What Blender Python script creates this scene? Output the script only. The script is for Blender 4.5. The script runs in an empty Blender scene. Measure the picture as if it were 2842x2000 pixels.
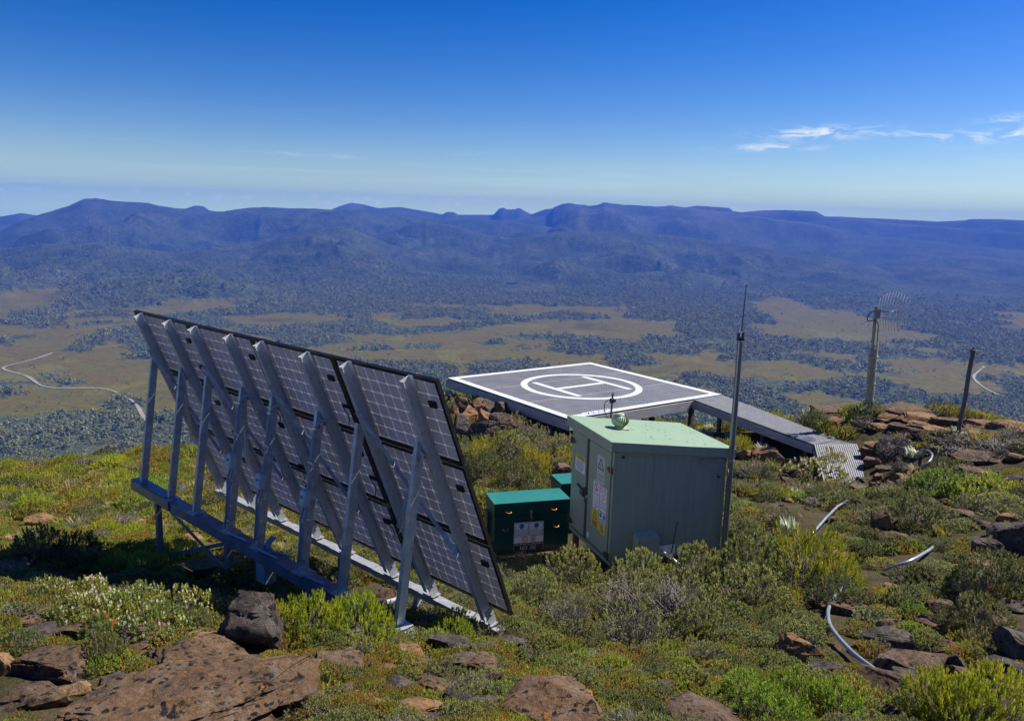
import bpy, bmesh, math, random
import numpy as np
from mathutils import Matrix, Vector

sc = bpy.context.scene
col = sc.collection
RAD = math.radians

# ------------------------------------------------------------------ camera
F_PX, PITCH, ROLL = 2216.0, RAD(10.13), RAD(1.614)      # photograph is 2842 x 2000
fw = np.array([0, math.cos(PITCH), -math.sin(PITCH)])
_up0 = np.array([0, math.sin(PITCH), math.cos(PITCH)])
_rt0 = np.array([1.0, 0, 0])
rt = math.cos(ROLL) * _rt0 + math.sin(ROLL) * _up0
up = -math.sin(ROLL) * _rt0 + math.cos(ROLL) * _up0
cam_d = bpy.data.cameras.new('camera')
cam = bpy.data.objects.new('camera', cam_d)
col.objects.link(cam)
cam_d.sensor_width = 36.0
cam_d.lens = F_PX / 2842 * 36.0
cam_d.clip_start = 0.1
cam_d.clip_end = 90000
cam.matrix_world = Matrix(((rt[0], up[0], -fw[0], 0), (rt[1], up[1], -fw[1], 0), (rt[2], up[2], -fw[2], 0), (0, 0, 0, 1)))
sc.camera = cam

# ------------------------------------------------------------------ sun and sky
SUN_AZ, SUN_EL = RAD(67), RAD(47)                        # azimuth to the right of the view
SUN = np.array([math.sin(SUN_AZ) * math.cos(SUN_EL), math.cos(SUN_AZ) * math.cos(SUN_EL), math.sin(SUN_EL)])
sd = bpy.data.lights.new('sun', 'SUN')
sd.energy = 5.0
sd.angle = RAD(0.55)
sd.color = (1.0, 0.94, 0.84)
so = bpy.data.objects.new('sun', sd)
col.objects.link(so)
so.rotation_euler = Vector(SUN).to_track_quat('Z', 'Y').to_euler()

world = bpy.data.worlds.new('World')
sc.world = world
world.use_nodes = True
SKY_STRENGTH = 0.106
HAZE_DENSITY = 0.000115
HAZE_COLOR = (0.068, 0.235, 0.985)

sc.view_settings.view_transform = 'Standard'
sc.view_settings.look = 'None'
sc.view_settings.gamma = 1.0
sc.view_settings.use_curve_mapping = False
sc.view_settings.exposure = 0.6
sc.cycles.use_denoising = True
sc.cycles.max_bounces = 6
sc.cycles.diffuse_bounces = 4
sc.cycles.glossy_bounces = 3
sc.cycles.transmission_bounces = 3
sc.cycles.volume_bounces = 0
sc.cycles.transparent_max_bounces = 4
sc.cycles.sample_clamp_indirect = 6.0


def ray(x, y):
    return fw + rt * (x - 1421.0) / F_PX - up * (y - 1000.0) / F_PX


def at_d(x, y, d):
    v = ray(x, y)
    return v * (d / v[1])


def at_z(x, y, z):
    v = ray(x, y)
    return v * (z / v[2])


def pix(P):
    P = np.asarray(P, float)
    d = P @ fw
    d = np.where(d < 0.01, 0.01, d)
    return 1421 + F_PX * (P @ rt) / d, 1000 - F_PX * (P @ up) / d


def azel(x, y):
    v = ray(x, y)
    return math.atan2(v[0], v[1]), math.atan2(v[2], math.hypot(v[0], v[1]))


def build_sky():
    nt = world.node_tree
    N, L = nt.nodes, nt.links
    for n in list(N):
        N.remove(n)
    out = N.new('ShaderNodeOutputWorld')
    bg = N.new('ShaderNodeBackground')
    bg.inputs['Strength'].default_value = SKY_STRENGTH
    L.new(bg.outputs[0], out.inputs['Surface'])
    sky = N.new('ShaderNodeTexSky')
    sky.sky_type = 'NISHITA'
    sky.sun_disc = False
    sky.sun_elevation = SUN_EL
    sky.sun_rotation = SUN_AZ
    sky.altitude = 900
    sky.air_density = 1.0
    sky.dust_density = 0.8
    sky.ozone_density = 3.0
    hsv = N.new('ShaderNodeHueSaturation')
    hsv.inputs['Hue'].default_value = 0.517
    hsv.inputs['Saturation'].default_value = 1.36
    gm = N.new('ShaderNodeGamma')
    gm.inputs['Gamma'].default_value = 1.3
    half = N.new('ShaderNodeVectorMath')
    half.operation = 'SCALE'
    half.inputs['Scale'].default_value = 0.5
    L.new(sky.outputs[0], half.inputs[0])
    L.new(half.outputs[0], gm.inputs['Color'])
    L.new(gm.outputs[0], hsv.inputs['Color'])
    tc = N.new('ShaderNodeTexCoord')
    sep = N.new('ShaderNodeSeparateXYZ')
    L.new(tc.outputs['Generated'], sep.inputs[0])

    def M(op, a, b=None, c=None):
        n = N.new('ShaderNodeMath')
        n.operation = op
        for i, v in enumerate((a, b, c)):
            if v is None:
                continue
            if isinstance(v, (int, float)):
                n.inputs[i].default_value = v
            else:
                L.new(v, n.inputs[i])
        return n.outputs[0]
    az = M('ARCTAN2', sep.outputs[0], sep.outputs[1])
    el = M('ARCSINE', sep.outputs[2])

    def noise(sx, sy, detail, rough, off=0.0, dist=0.0):
        cb = N.new('ShaderNodeCombineXYZ')
        L.new(M('MULTIPLY', az, sx), cb.inputs[0])
        L.new(M('MULTIPLY', el, sy), cb.inputs[1])
        cb.inputs[2].default_value = off
        n = N.new('ShaderNodeTexNoise')
        n.inputs['Scale'].default_value = 1
        n.inputs['Detail'].default_value = detail
        n.inputs['Roughness'].default_value = rough
        n.inputs['Distortion'].default_value = dist
        L.new(cb.outputs[0], n.inputs['Vector'])
        return n.outputs['Fac']

    def blob(x, y, w, h, tilt=0.0):
        a0, e0 = azel(x, y)
        da = M('SUBTRACT', az, a0)
        de = M('SUBTRACT', M('SUBTRACT', el, e0), M('MULTIPLY', da, tilt))
        q = M('ADD', M('POWER', M('ABSOLUTE', M('DIVIDE', da, w / F_PX)), 2.0), M('POWER', M('ABSOLUTE', M('DIVIDE', de, h / F_PX)), 2.0))
        return M('POWER', 2.718, M('MULTIPLY', q, -1.0))
    n1 = noise(26, 110, 7, 0.62, 3.1, 0.9)
    n2 = noise(60, 170, 7, 0.65, 8.3, 0.5)
    wisps = None
    for b in ((2265, 372, 120, 15, 0.03), (2150, 409, 120, 9, 0.02), (2450, 372, 190, 8, 0.0), (2628, 382, 46, 15, 0.0), (2790, 371, 100, 13, 0.12), (2830, 325, 70, 9, 0.1), (2700, 535, 190, 6, 0.05), (1300, 425, 90, 5, 0.08), (1400, 513, 70, 5, 0.0), (860, 430, 130, 5, 0.0), (2560, 548, 130, 6, 0.0)):
        v = blob(*b)
        k = 1.0 if b[3] >= 13 else (0.62 if b[3] > 6 else 0.3)
        v = M('MULTIPLY', v, k)
        wisps = v if wisps is None else M('MAXIMUM', wisps, v)
    dens = M('MULTIPLY', wisps, M('MULTIPLY', M('SUBTRACT', n1, 0.44), 6.5))
    # row of small cumulus low over the horizon, all the way round
    e_lo = 0.003
    band = M('POWER', 2.718, M('MULTIPLY', M('POWER', M('ABSOLUTE', M('DIVIDE', M('SUBTRACT', el, e_lo + 0.010), 0.0080)), 2.0), -1.0))
    cum = M('MULTIPLY', band, M('MULTIPLY', M('SUBTRACT', n2, 0.53), 9.0))
    thin = M('MULTIPLY', M('MULTIPLY', M('SUBTRACT', noise(3.5, 75, 5, 0.6, 1.7, 0.6), 0.52), 1.1), M('POWER', 2.718, M('MULTIPLY', M('POWER', M('ABSOLUTE', M('DIVIDE', M('SUBTRACT', el, 0.035), 0.04)), 2.0), -1.0)))
    veil = M('MULTIPLY', M('POWER', 2.718, M('MULTIPLY', M('POWER', M('ABSOLUTE', M('DIVIDE', M('MAXIMUM', el, 0.0), 0.034)), 1.2), -1.0)), 0.88)
    f = M('MAXIMUM', M('MAXIMUM', dens, cum), thin)
    cl = N.new('ShaderNodeClamp')
    L.new(f, cl.inputs[0])
    mv = N.new('ShaderNodeMix')
    mv.data_type = 'RGBA'
    L.new(veil, mv.inputs['Factor'])
    L.new(hsv.outputs[0], mv.inputs[6])
    mv.inputs[7].default_value = (6.0, 8.3, 4.6, 1)
    mx = N.new('ShaderNodeMix')
    mx.data_type = 'RGBA'
    L.new(M('MULTIPLY', cl.outputs[0], 0.85), mx.inputs['Factor'])
    L.new(mv.outputs[2], mx.inputs[6])
    mx.inputs[7].default_value = (6.4, 6.9, 6.8, 1)
    L.new(mx.outputs[2], bg.inputs['Color'])


build_sky()

# ------------------------------------------------------------------ noise helpers
rng = np.random.default_rng(7)
_perm = rng.permutation(512)
_perm = np.concatenate([_perm, _perm, _perm])
_gr = rng.uniform(-1, 1, 2048)


def vnoise(x, y):
    x = np.asarray(x, float); y = np.asarray(y, float)
    xi = np.floor(x).astype(int); yi = np.floor(y).astype(int)
    xf = x - xi; yf = y - yi
    u = xf * xf * xf * (xf * (xf * 6 - 15) + 10); v = yf * yf * yf * (yf * (yf * 6 - 15) + 10)

    def g(a, b):
        return _gr[_perm[(_perm[a % 512] + b) % 512] % 2048]
    return (g(xi, yi) * (1 - u) + g(xi + 1, yi) * u) * (1 - v) + (g(xi, yi + 1) * (1 - u) + g(xi + 1, yi + 1) * u) * v


def fbm(x, y, o=4, g=0.5):
    s = 0; a = 1; t = 0
    for i in range(o):
        s = s + a * vnoise(x * 2 ** i + 17.3 * i, y * 2 ** i - 9.1 * i); t += a; a *= g
    return s / t


def ridged(x, y, o=4):
    s = 0; a = 1; t = 0
    for i in range(o):
        s = s + a * (1 - np.abs(vnoise(x * 2 ** i + 31.7 * i, y * 2 ** i + 5.3 * i)) * 2); t += a; a *= 0.5
    return s / t


def sst(a, b, x):
    t = np.clip((x - a) / (b - a), 0, 1)
    return t * t * (3 - 2 * t)


# ------------------------------------------------------------------ height of the land
CP = np.array([
    (0, 0, -1.75), (-3, 1, -2.0), (3, 1, -2.0), (0, -6, -0.7), (-8, -4, -1.6), (8, -4, -1.6), (-9, 3, -3.0), (9, 4, -3.2),
    (-3.27, 4.7, -3.42), (-1.59, 4.6, -3.3), (0, 4.8, -3.4), (1.83, 5.2, -3.65), (4.3, 6, -4.05),
    (-3.23, 7, -3.70), (-4.74, 7.5, -3.90), (-6.5, 7, -3.9), (-2.2, 6.8, -3.76),
    (-6.05, 10, -4.95), (-4.98, 11.2, -5.24), (-3.48, 10.2, -4.87), (-3.6, 8.6, -4.72), (-8, 10, -4.95),
    (-7.22, 12.5, -5.5), (-10, 16, -6.4), (-13.7, 24, -8.3), (-16, 24, -8.6), (-11.8, 26, -8.8), (-7, 18, -6.7), (-5, 22, -7.4), (-20, 18, -7.6),
    (-1.06, 7.35, -4.22), (0, 8.5, -4.72), (-1.5, 9.5, -4.92), (-3, 12, -5.3),
    (1.7, 12.2, -5.72), (3.7, 12.9, -5.72), (0.3, 12.2, -5.72), (0.4, 13.4, -5.98), (1.1, 13.9, -5.98), (1.2, 14.8, -6.0), (3, 15, -5.95), (2.5, 13.5, -5.8), (-0.8, 13.5, -5.98),
    (1.2, 8, -4.65), (1.5, 10, -5.15), (3, 9, -4.8), (4.68, 8.8, -4.55), (3.2, 7, -4.3), (1.5, 6.3, -4.05),
    (7.08, 11.5, -4.8), (6, 14.5, -5.55), (9, 15, -5.35), (12, 16, -5.0), (8.6, 19.3, -6.40), (8.5, 21.3, -6.35), (6.5, 18, -6.2), (16, 15, -4.8),
    (10.55, 23, -5.58), (11.58, 20, -5.2), (15.2, 23, -5.9), (8.5, 24.5, -6.15), (13, 24.5, -5.75), (12, 27, -7.2), (20, 24, -6.6),
    (2.4, 26.7, -6.9), (-2, 27.2, -6.3), (7, 25.5, -6.75), (2.2, 22, -6.4), (4.5, 31, -7.9), (-0.6, 20, -6.0), (-0.8, 24, -6.2), (2, 17, -6.05), (5, 22, -6.5)])


def _tps(r2):
    return np.where(r2 > 1e-12, 0.5 * r2 * np.log(np.maximum(r2, 1e-12)), 0)


_n = len(CP)
_A = np.zeros((_n + 3, _n + 3))
_d2 = ((CP[:, None, :2] - CP[None, :, :2]) ** 2).sum(2)
_A[:_n, :_n] = _tps(_d2) + np.eye(_n) * 0.6
_A[:_n, _n] = 1; _A[:_n, _n + 1:] = CP[:, :2]
_A[_n, :_n] = 1; _A[_n + 1:, :_n] = CP[:, :2].T
_w = np.linalg.solve(_A, np.concatenate([CP[:, 2], np.zeros(3)]))


def h_top(x, y):
    s = _w[_n] + _w[_n + 1] * x + _w[_n + 2] * y
    for i in range(_n):
        s = s + _w[i] * _tps((x - CP[i, 0]) ** 2 + (y - CP[i, 1]) ** 2)
    return s


FLOOR = -300.0


def prof(pts, r0):
    P = [azel(*p) for p in pts]
    a = np.array([p[0] for p in P]); z = np.array([math.tan(p[1]) * r0 for p in P])
    return a, z


# mountain ridges: skyline seen from the camera, distance of the crest, run-out in front, run-out behind, taper at the ends
RIDGES = []


def ridge(r0, wf, wb, pts, ends=0.05, power=1.25, spur=0.5, fs=900.0):
    a, z = prof(pts, r0)
    RIDGES.append((r0, wf, wb, a, z, ends, power, spur, fs))


ridge(8700, 900, 300, [(-400, 612), (0, 600), (60, 590), (110, 597), (150, 594), (250, 600), (430, 577), (480, 575), (515, 578), (528, 573), (540, 569), (565, 571), (580, 582), (620, 588), (900, 590), (940, 573), (975, 562), (1010, 567), (1050, 577), (1110, 573), (1180, 585), (1228, 592), (1240, 584), (1262, 584), (1270, 592), (1370, 590), (1385, 572), (1394, 568), (1410, 575), (1432, 573), (1440, 569), (1455, 578), (1475, 589), (1500, 580), (1515, 575), (1545, 573), (1700, 600), (1880, 590), (1900, 573), (1935, 568), (2025, 573), (2034, 582), (2060, 585), (2120, 578), (2180, 576), (2265, 580), (2290, 595), (2330, 596), (2400, 601), (2440, 603), (2600, 612), (2680, 609), (2690, 606), (2780, 606), (2842, 609), (3300, 612)], power=0.8, spur=0.25, fs=1500)
ridge(8250, 900, 500, [(1960, 640), (2060, 618), (2180, 612), (2300, 613), (2360, 605), (2400, 603), (2440, 612), (2500, 617), (2650, 628), (2842, 640), (3300, 660)], spur=0.3)
ridge(6600, 3100, 2200, [(-500, 720), (-200, 680), (0, 640), (60, 612), (120, 590), (190, 570), (230, 552), (265, 547), (300, 553), (340, 556), (380, 557), (410, 560), (440, 568), (500, 576), (560, 584), (620, 586), (660, 580), (690, 576), (740, 573), (800, 577), (850, 577), (900, 580), (960, 584), (1040, 592), (1100, 594), (1200, 603), (1300, 606), (1420, 612), (1500, 625), (1600, 640)], power=1.3, spur=0.62, fs=1000)
ridge(7600, 3900, 2500, [(1250, 660), (1400, 612), (1460, 604), (1520, 598), (1535, 577), (1560, 565), (1580, 562), (1605, 566), (1630, 571), (1660, 565), (1677, 559), (1695, 562), (1730, 568), (1800, 571), (1870, 570), (1920, 574), (1960, 582), (2040, 590), (2120, 600), (2200, 612), (2280, 622), (2330, 635), (2400, 652), (2500, 662), (2600, 672), (2842, 695), (3200, 720)], power=1.15, spur=0.5, fs=1150)
ridge(5200, 1700, 1200, [(1130, 742), (1240, 712), (1320, 690), (1400, 664), (1480, 648), (1560, 640), (1700, 640), (1850, 650), (2000, 668), (2200, 700), (2400, 730)], spur=0.5, fs=500)
ridge(4700, 1500, 900, [(480, 770), (580, 735), (680, 695), (790, 652), (860, 634), (920, 625), (980, 634), (1050, 662), (1150, 706), (1250, 742), (1330, 765)], spur=0.5, fs=500)
ridge(5400, 1200, 900, [(1000, 690), (1080, 650), (1130, 622), (1180, 609), (1230, 618), (1290, 632), (1400, 660)], spur=0.4, fs=500)
ridge(4300, 1200, 900, [(-300, 700), (0, 690), (120, 676), (260, 672), (400, 690), (480, 700), (560, 690), (700, 720), (800, 745)], spur=0.5, fs=450)
ridge(3000, 420, 500, [(90, 835), (180, 812), (260, 796), (340, 781), (420, 771), (485, 765), (560, 766), (640, 774), (740, 795), (830, 818)], spur=0.4, fs=220)
ridge(3300, 420, 500, [(-500, 690), (-200, 700), (0, 738), (80, 768), (160, 795), (240, 812)], spur=0.4, fs=220)


def height(x, y):
    x = np.asarray(x, float); y = np.asarray(y, float)
    r = np.hypot(x, y)
    az = np.arctan2(x, y)
    near = h_top(np.clip(x, -40, 40), np.clip(y, -25, 45))
    near = near + 0.10 * fbm(x * 0.9, y * 0.9, 4) * sst(2, 5, r)
    slope = -7.0 - 0.43 * (r - 27) + 2.5 * fbm(x * 0.02, y * 0.02, 3) * sst(40, 90, r)
    w = sst(26.5, 36, r)
    hill = near * (1 - w) + slope * w
    if r.size == 0 or r.max() < 280: return hill
    fl = FLOOR + 4.5 * fbm(x / 420, y / 420, 3) * sst(300, 900, r)
    k = 14.0
    hh = np.clip((hill - fl) / k, -30, 30)
    z = np.where(r > 300, fl + k * np.log1p(np.exp(hh)), hill)
    for (r0, wf, wb, a, zz, ends, power, spur, fs) in RIDGES:
        zs = np.interp(az, a, zz)
        out = np.maximum(np.maximum(a[0] - az, az - a[-1]), 0)
        zs = FLOOR + (zs - FLOOR) * (1 - sst(0, ends, out))
        wx = x + fs * 0.35 * fbm(x / fs * 0.7 + 11, y / fs * 0.7, 2); wy = y + fs * 0.35 * fbm(x / fs * 0.7, y / fs * 0.7 + 23, 2)
        n = ridged(wx / fs, wy / fs, 5)
        n2 = fbm(x / fs * 0.6 + 40, y / fs * 0.6, 3)
        t = (r0 - r) / wf
        tc = np.clip(t, 0, 1)
        bump = 4 * tc * (1 - tc)
        g = np.where(t >= 0, (1 - tc) ** power, np.clip(1 - (r - r0) / wb, 0, 1))
        g = g + (spur * 1.25 * (n - 0.48) + spur * 0.4 * n2) * bump ** 0.8 * (1 - 0.35 * tc)
        g = np.where(t >= 1, 0, g)
        # small roughness on the crest
        crest = (zs - FLOOR) * 0.03 * (ridged(x / 260.0, y / 260.0, 4) - 0.4) * np.exp(-np.abs(r - r0) / 260.0) * 1.1 * (spur > 0.3)
        z = np.maximum(z, FLOOR - 3 + (zs - FLOOR + 3) * np.clip(g, 0, 1.2) + crest)
    return z


def ground_hit(px, py):
    v = ray(px, py)
    t = np.arange(2.5, 60, 0.05)
    P = t[:, None] * v[None, :]
    hz = height(P[:, 0], P[:, 1])
    below = P[:, 2] < hz
    i = int(np.argmax(below)) if below.any() else len(t) - 1
    return P[i]


def gz(x, y):
    return float(height(np.array([x]), np.array([y]))[0])


# ------------------------------------------------------------------ materials
def nodes_of(name):
    m = bpy.data.materials.new(name)
    m.use_nodes = True
    nt = m.node_tree
    b = nt.nodes['Principled BSDF']
    return m, nt, b


def ramp(nt, stops):
    r = nt.nodes.new('ShaderNodeValToRGB')
    e = r.color_ramp.elements
    while len(e) > 1:
        e.remove(e[-1])
    for i, (p, c) in enumerate(stops):
        el = e[0] if i == 0 else e.new(p)
        el.position = p
        el.color = (*c, 1) if len(c) == 3 else c
    return r


def noise_node(nt, scale, detail=5, rough=0.6, vec=None, dist=0.0):
    n = nt.nodes.new('ShaderNodeTexNoise')
    n.inputs['Scale'].default_value = scale
    n.inputs['Detail'].default_value = detail
    n.inputs['Roughness'].default_value = rough
    n.inputs['Distortion'].default_value = dist
    if vec is not None:
        nt.links.new(vec, n.inputs['Vector'])
    return n


def mixc(nt, fac, a, b, mode='MIX'):
    m = nt.nodes.new('ShaderNodeMix')
    m.data_type = 'RGBA'
    m.blend_type = mode
    for sock, v in ((m.inputs['Factor'], fac), (m.inputs[6], a), (m.inputs[7], b)):
        if isinstance(v, (int, float)):
            sock.default_value = v
        elif isinstance(v, tuple):
            sock.default_value = (*v, 1)
        else:
            nt.links.new(v, sock)
    return m.outputs[2]


def pmat(name, c1, c2=None, scale=6.0, rough=0.6, metal=0.0, bump=0.0, bscale=None, stretch=None, lo=0.35, hi=0.65, spec=None, c3=None):
    m, nt, b = nodes_of(name)
    tc = nt.nodes.new('ShaderNodeTexCoord')
    vec = tc.outputs['Object']
    if stretch:
        mp = nt.nodes.new('ShaderNodeMapping')
        mp.inputs['Scale'].default_value = stretch
        nt.links.new(vec, mp.inputs['Vector'])
        vec = mp.outputs[0]
    if c2 is None:
        c2 = tuple(min(1, v * 1.18) for v in c1)
    n = noise_node(nt, scale, 6, 0.65, vec)
    r = ramp(nt, [(lo, c1), (hi, c2)])
    nt.links.new(n.outputs['Fac'], r.inputs[0])
    cc = r.outputs[0]
    if c3 is not None:
        n3 = noise_node(nt, scale * 3.1, 6, 0.7, vec)
        r3 = ramp(nt, [(0.58, (0, 0, 0)), (0.70, (1, 1, 1))])
        nt.links.new(n3.outputs['Fac'], r3.inputs[0])
        cc = mixc(nt, r3.outputs[0], cc, c3)
    nt.links.new(cc, b.inputs['Base Color'])
    b.inputs['Roughness'].default_value = rough
    b.inputs['Metallic'].default_value = metal
    if spec is not None:
        b.inputs['Specular IOR Level'].default_value = spec
    if bump:
        n2 = noise_node(nt, bscale or scale * 4, 5, 0.6, vec)
        bp = nt.nodes.new('ShaderNodeBump')
        bp.inputs['Strength'].default_value = bump
        bp.inputs['Distance'].default_value = 0.02
        nt.links.new(n2.outputs['Fac'], bp.inputs['Height'])
        nt.links.new(bp.outputs[0], b.inputs['Normal'])
    return m


def leaf_mat(name, hue=0.0, val=0.22, trans=0.42, gain=1.95):
    m, nt, b = nodes_of(name)
    at = nt.nodes.new('ShaderNodeAttribute')
    at.attribute_name = 'col'
    oi = nt.nodes.new('ShaderNodeObjectInfo')
    hs = nt.nodes.new('ShaderNodeHueSaturation')
    mr = nt.nodes.new('ShaderNodeMapRange')
    mr.inputs['To Min'].default_value = gain * (1 - val)
    mr.inputs['To Max'].default_value = gain * (1 + val)
    nt.links.new(oi.outputs['Random'], mr.inputs['Value'])
    nt.links.new(mr.outputs[0], hs.inputs['Value'])
    mr2 = nt.nodes.new('ShaderNodeMapRange')
    mr2.inputs['To Min'].default_value = 0.5 - 0.028
    mr2.inputs['To Max'].default_value = 0.5 + 0.014
    wn = nt.nodes.new('ShaderNodeTexWhiteNoise')
    wn.noise_dimensions = '1D'
    nt.links.new(oi.outputs['Random'], wn.inputs['W'])
    nt.links.new(wn.outputs['Value'], mr2.inputs['Value'])
    nt.links.new(mr2.outputs[0], hs.inputs['Hue'])
    nt.links.new(at.outputs['Color'], hs.inputs['Color'])
    nt.links.new(hs.outputs[0], b.inputs['Base Color'])
    b.inputs['Roughness'].default_value = 0.55
    b.inputs['Specular IOR Level'].default_value = 0.35
    tr = nt.nodes.new('ShaderNodeBsdfTranslucent')
    nt.links.new(hs.outputs[0], tr.inputs['Color'])
    ms = nt.nodes.new('ShaderNodeMixShader')
    ms.inputs[0].default_value = trans
    nt.links.new(b.outputs[0], ms.inputs[1])
    nt.links.new(tr.outputs[0], ms.inputs[2])
    nt.links.new(ms.outputs[0], nt.nodes['Material Output'].inputs['Surface'])
    return m


def rock_mat(name, base, warm, pale, lichen=0.0, black=0.5, bumpk=0.6):
    m, nt, b = nodes_of(name)
    L = nt.links
    tc = nt.nodes.new('ShaderNodeTexCoord')
    oi = nt.nodes.new('ShaderNodeObjectInfo')
    add = nt.nodes.new('ShaderNodeVectorMath')
    add.operation = 'MULTIPLY_ADD'
    cmb = nt.nodes.new('ShaderNodeCombineXYZ')
    for i in range(3):
        L.new(oi.outputs['Random'], cmb.inputs[i])
    L.new(cmb.outputs[0], add.inputs[0])
    add.inputs[1].default_value = (37, 53, 71)
    L.new(tc.outputs['Object'], add.inputs[2])
    v = add.outputs[0]
    n1 = noise_node(nt, 3.2, 9, 0.72, v, 0.6)
    r1 = ramp(nt, [(0.34, base), (0.5, warm), (0.68, pale)])
    L.new(n1.outputs['Fac'], r1.inputs[0])
    c = r1.outputs[0]
    n0 = noise_node(nt, 26, 7, 0.8, v)
    r0 = ramp(nt, [(0.28, (0.25, 0.25, 0.25)), (0.5, (0.95, 0.95, 0.95)), (0.72, (1.5, 1.45, 1.4))])
    L.new(n0.outputs['Fac'], r0.inputs[0])
    c = mixc(nt, 0.9, c, r0.outputs[0], 'MULTIPLY')
    # grey crust lichen
    n2 = noise_node(nt, 5.0, 8, 0.78, v, 1.0)
    r2 = ramp(nt, [(0.54, (0, 0, 0)), (0.62, (0.75, 0.75, 0.75))])
    L.new(n2.outputs['Fac'], r2.inputs[0])
    c = mixc(nt, r2.outputs[0], c, (0.15, 0.145, 0.13))
    # black lichen: spots and ragged patches
    wob = noise_node(nt, 18, 4, 0.6, v)
    vv = nt.nodes.new('ShaderNodeVectorMath'); vv.operation = 'MULTIPLY_ADD'
    L.new(wob.outputs['Color'], vv.inputs[0]); vv.inputs[1].default_value = (0.07, 0.07, 0.07); L.new(v, vv.inputs[2])
    vo = nt.nodes.new('ShaderNodeTexVoronoi')
    vo.inputs['Scale'].default_value = 15
    L.new(vv.outputs[0], vo.inputs['Vector'])
    r3 = ramp(nt, [(0.28, (1, 1, 1)), (0.36, (0, 0, 0))])
    L.new(vo.outputs['Distance'], r3.inputs[0])
    n3_ = noise_node(nt, 3.3, 5, 0.65, v)
    r4 = ramp(nt, [(0.44, (0, 0, 0)), (0.52, (1, 1, 1))])
    L.new(n3_.outputs['Fac'], r4.inputs[0])
    mm = nt.nodes.new('ShaderNodeMath'); mm.operation = 'MULTIPLY'
    L.new(r3.outputs[0], mm.inputs[0]); L.new(r4.outputs[0], mm.inputs[1])
    n6 = noise_node(nt, 6.5, 7, 0.75, v, 0.7)
    r6 = ramp(nt, [(0.56, (0, 0, 0)), (0.62, (1, 1, 1))])
    L.new(n6.outputs['Fac'], r6.inputs[0])
    mx = nt.nodes.new('ShaderNodeMath'); mx.operation = 'MAXIMUM'
    L.new(mm.outputs[0], mx.inputs[0]); L.new(r6.outputs[0], mx.inputs[1])
    mk = nt.nodes.new('ShaderNodeMath'); mk.operation = 'MULTIPLY'
    L.new(mx.outputs[0], mk.inputs[0]); mk.inputs[1].default_value = black
    c = mixc(nt, mk.outputs[0], c, (0.016, 0.014, 0.014))
    if lichen > 0:
        n5 = noise_node(nt, 5.5, 6, 0.7, v, 0.5)
        r5 = ramp(nt, [(0.71 - 0.06 * lichen, (0, 0, 0)), (0.74 - 0.06 * lichen, (0.9, 0.9, 0.9))])
        L.new(n5.outputs['Fac'], r5.inputs[0])
        c = mixc(nt, r5.outputs[0], c, (0.42, 0.17, 0.025))
    L.new(c, b.inputs['Base Color'])
    b.inputs['Roughness'].default_value = 0.92
    b.inputs['Specular IOR Level'].default_value = 0.2
    nb = noise_node(nt, 8, 10, 0.75, v, 0.4)
    bp = nt.nodes.new('ShaderNodeBump')
    bp.inputs['Strength'].default_value = bumpk
    bp.inputs['Distance'].default_value = 0.09
    L.new(nb.outputs['Fac'], bp.inputs['Height'])
    L.new(bp.outputs[0], b.inputs['Normal'])
    return m


MT = {}
MT['galv'] = pmat('galvanised_steel', (0.54, 0.56, 0.58), (0.70, 0.72, 0.74), 14, 0.5, 0.12, 0.05, 60, c3=(0.42, 0.44, 0.46))
MT['galv_rail'] = pmat('galvanised_steel_sunlit_copy', (0.30, 0.31, 0.32), (0.42, 0.43, 0.44), 10, 0.5, 0.25, 0.05, 60, c3=(0.24, 0.25, 0.25))  # darker copy of galv for sunlit rails; galv is lightened for shaded beams
MT['galv_leg'] = pmat('weathered_galvanised_steel', (0.40, 0.43, 0.47), (0.62, 0.66, 0.72), 9, 0.40, 0.45, 0.1, 50, c3=(0.17, 0.18, 0.20))
MT['steel_dark'] = pmat('painted_steel_rail', (0.17, 0.20, 0.26), (0.27, 0.30, 0.37), 5, 0.42, 0.35, 0.05, 40)
MT['black_frame'] = pmat('black_anodised_frame', (0.010, 0.010, 0.011), (0.022, 0.022, 0.024), 8, 0.42, 0.3)
MT['backsheet'] = pmat('white_backsheet', (0.66, 0.66, 0.68), (0.74, 0.74, 0.76), 3, 0.5)


def _glow_sheet():
    m = pmat('white_translucent_backsheet', (0.80, 0.80, 0.80), (0.86, 0.86, 0.85), 3, 0.5)
    nt = m.node_tree
    tr = nt.nodes.new('ShaderNodeBsdfTranslucent'); tr.inputs['Color'].default_value = (0.85, 0.85, 0.83, 1)
    ms = nt.nodes.new('ShaderNodeMixShader'); ms.inputs[0].default_value = 0.26
    nt.links.new(nt.nodes['Principled BSDF'].outputs[0], ms.inputs[1]); nt.links.new(tr.outputs[0], ms.inputs[2])
    nt.links.new(ms.outputs[0], nt.nodes['Material Output'].inputs['Surface'])
    return m


MT['backsheet'] = _glow_sheet()
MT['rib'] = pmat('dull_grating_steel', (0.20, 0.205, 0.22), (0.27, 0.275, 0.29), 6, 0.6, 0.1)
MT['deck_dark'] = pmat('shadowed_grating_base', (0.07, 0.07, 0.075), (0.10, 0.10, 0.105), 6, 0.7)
MT['cell'] = pmat('solar_cell_back', (0.80, 0.78, 0.88), (0.88, 0.84, 0.90), 0.9, 0.36, 0.0, spec=0.6)

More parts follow.
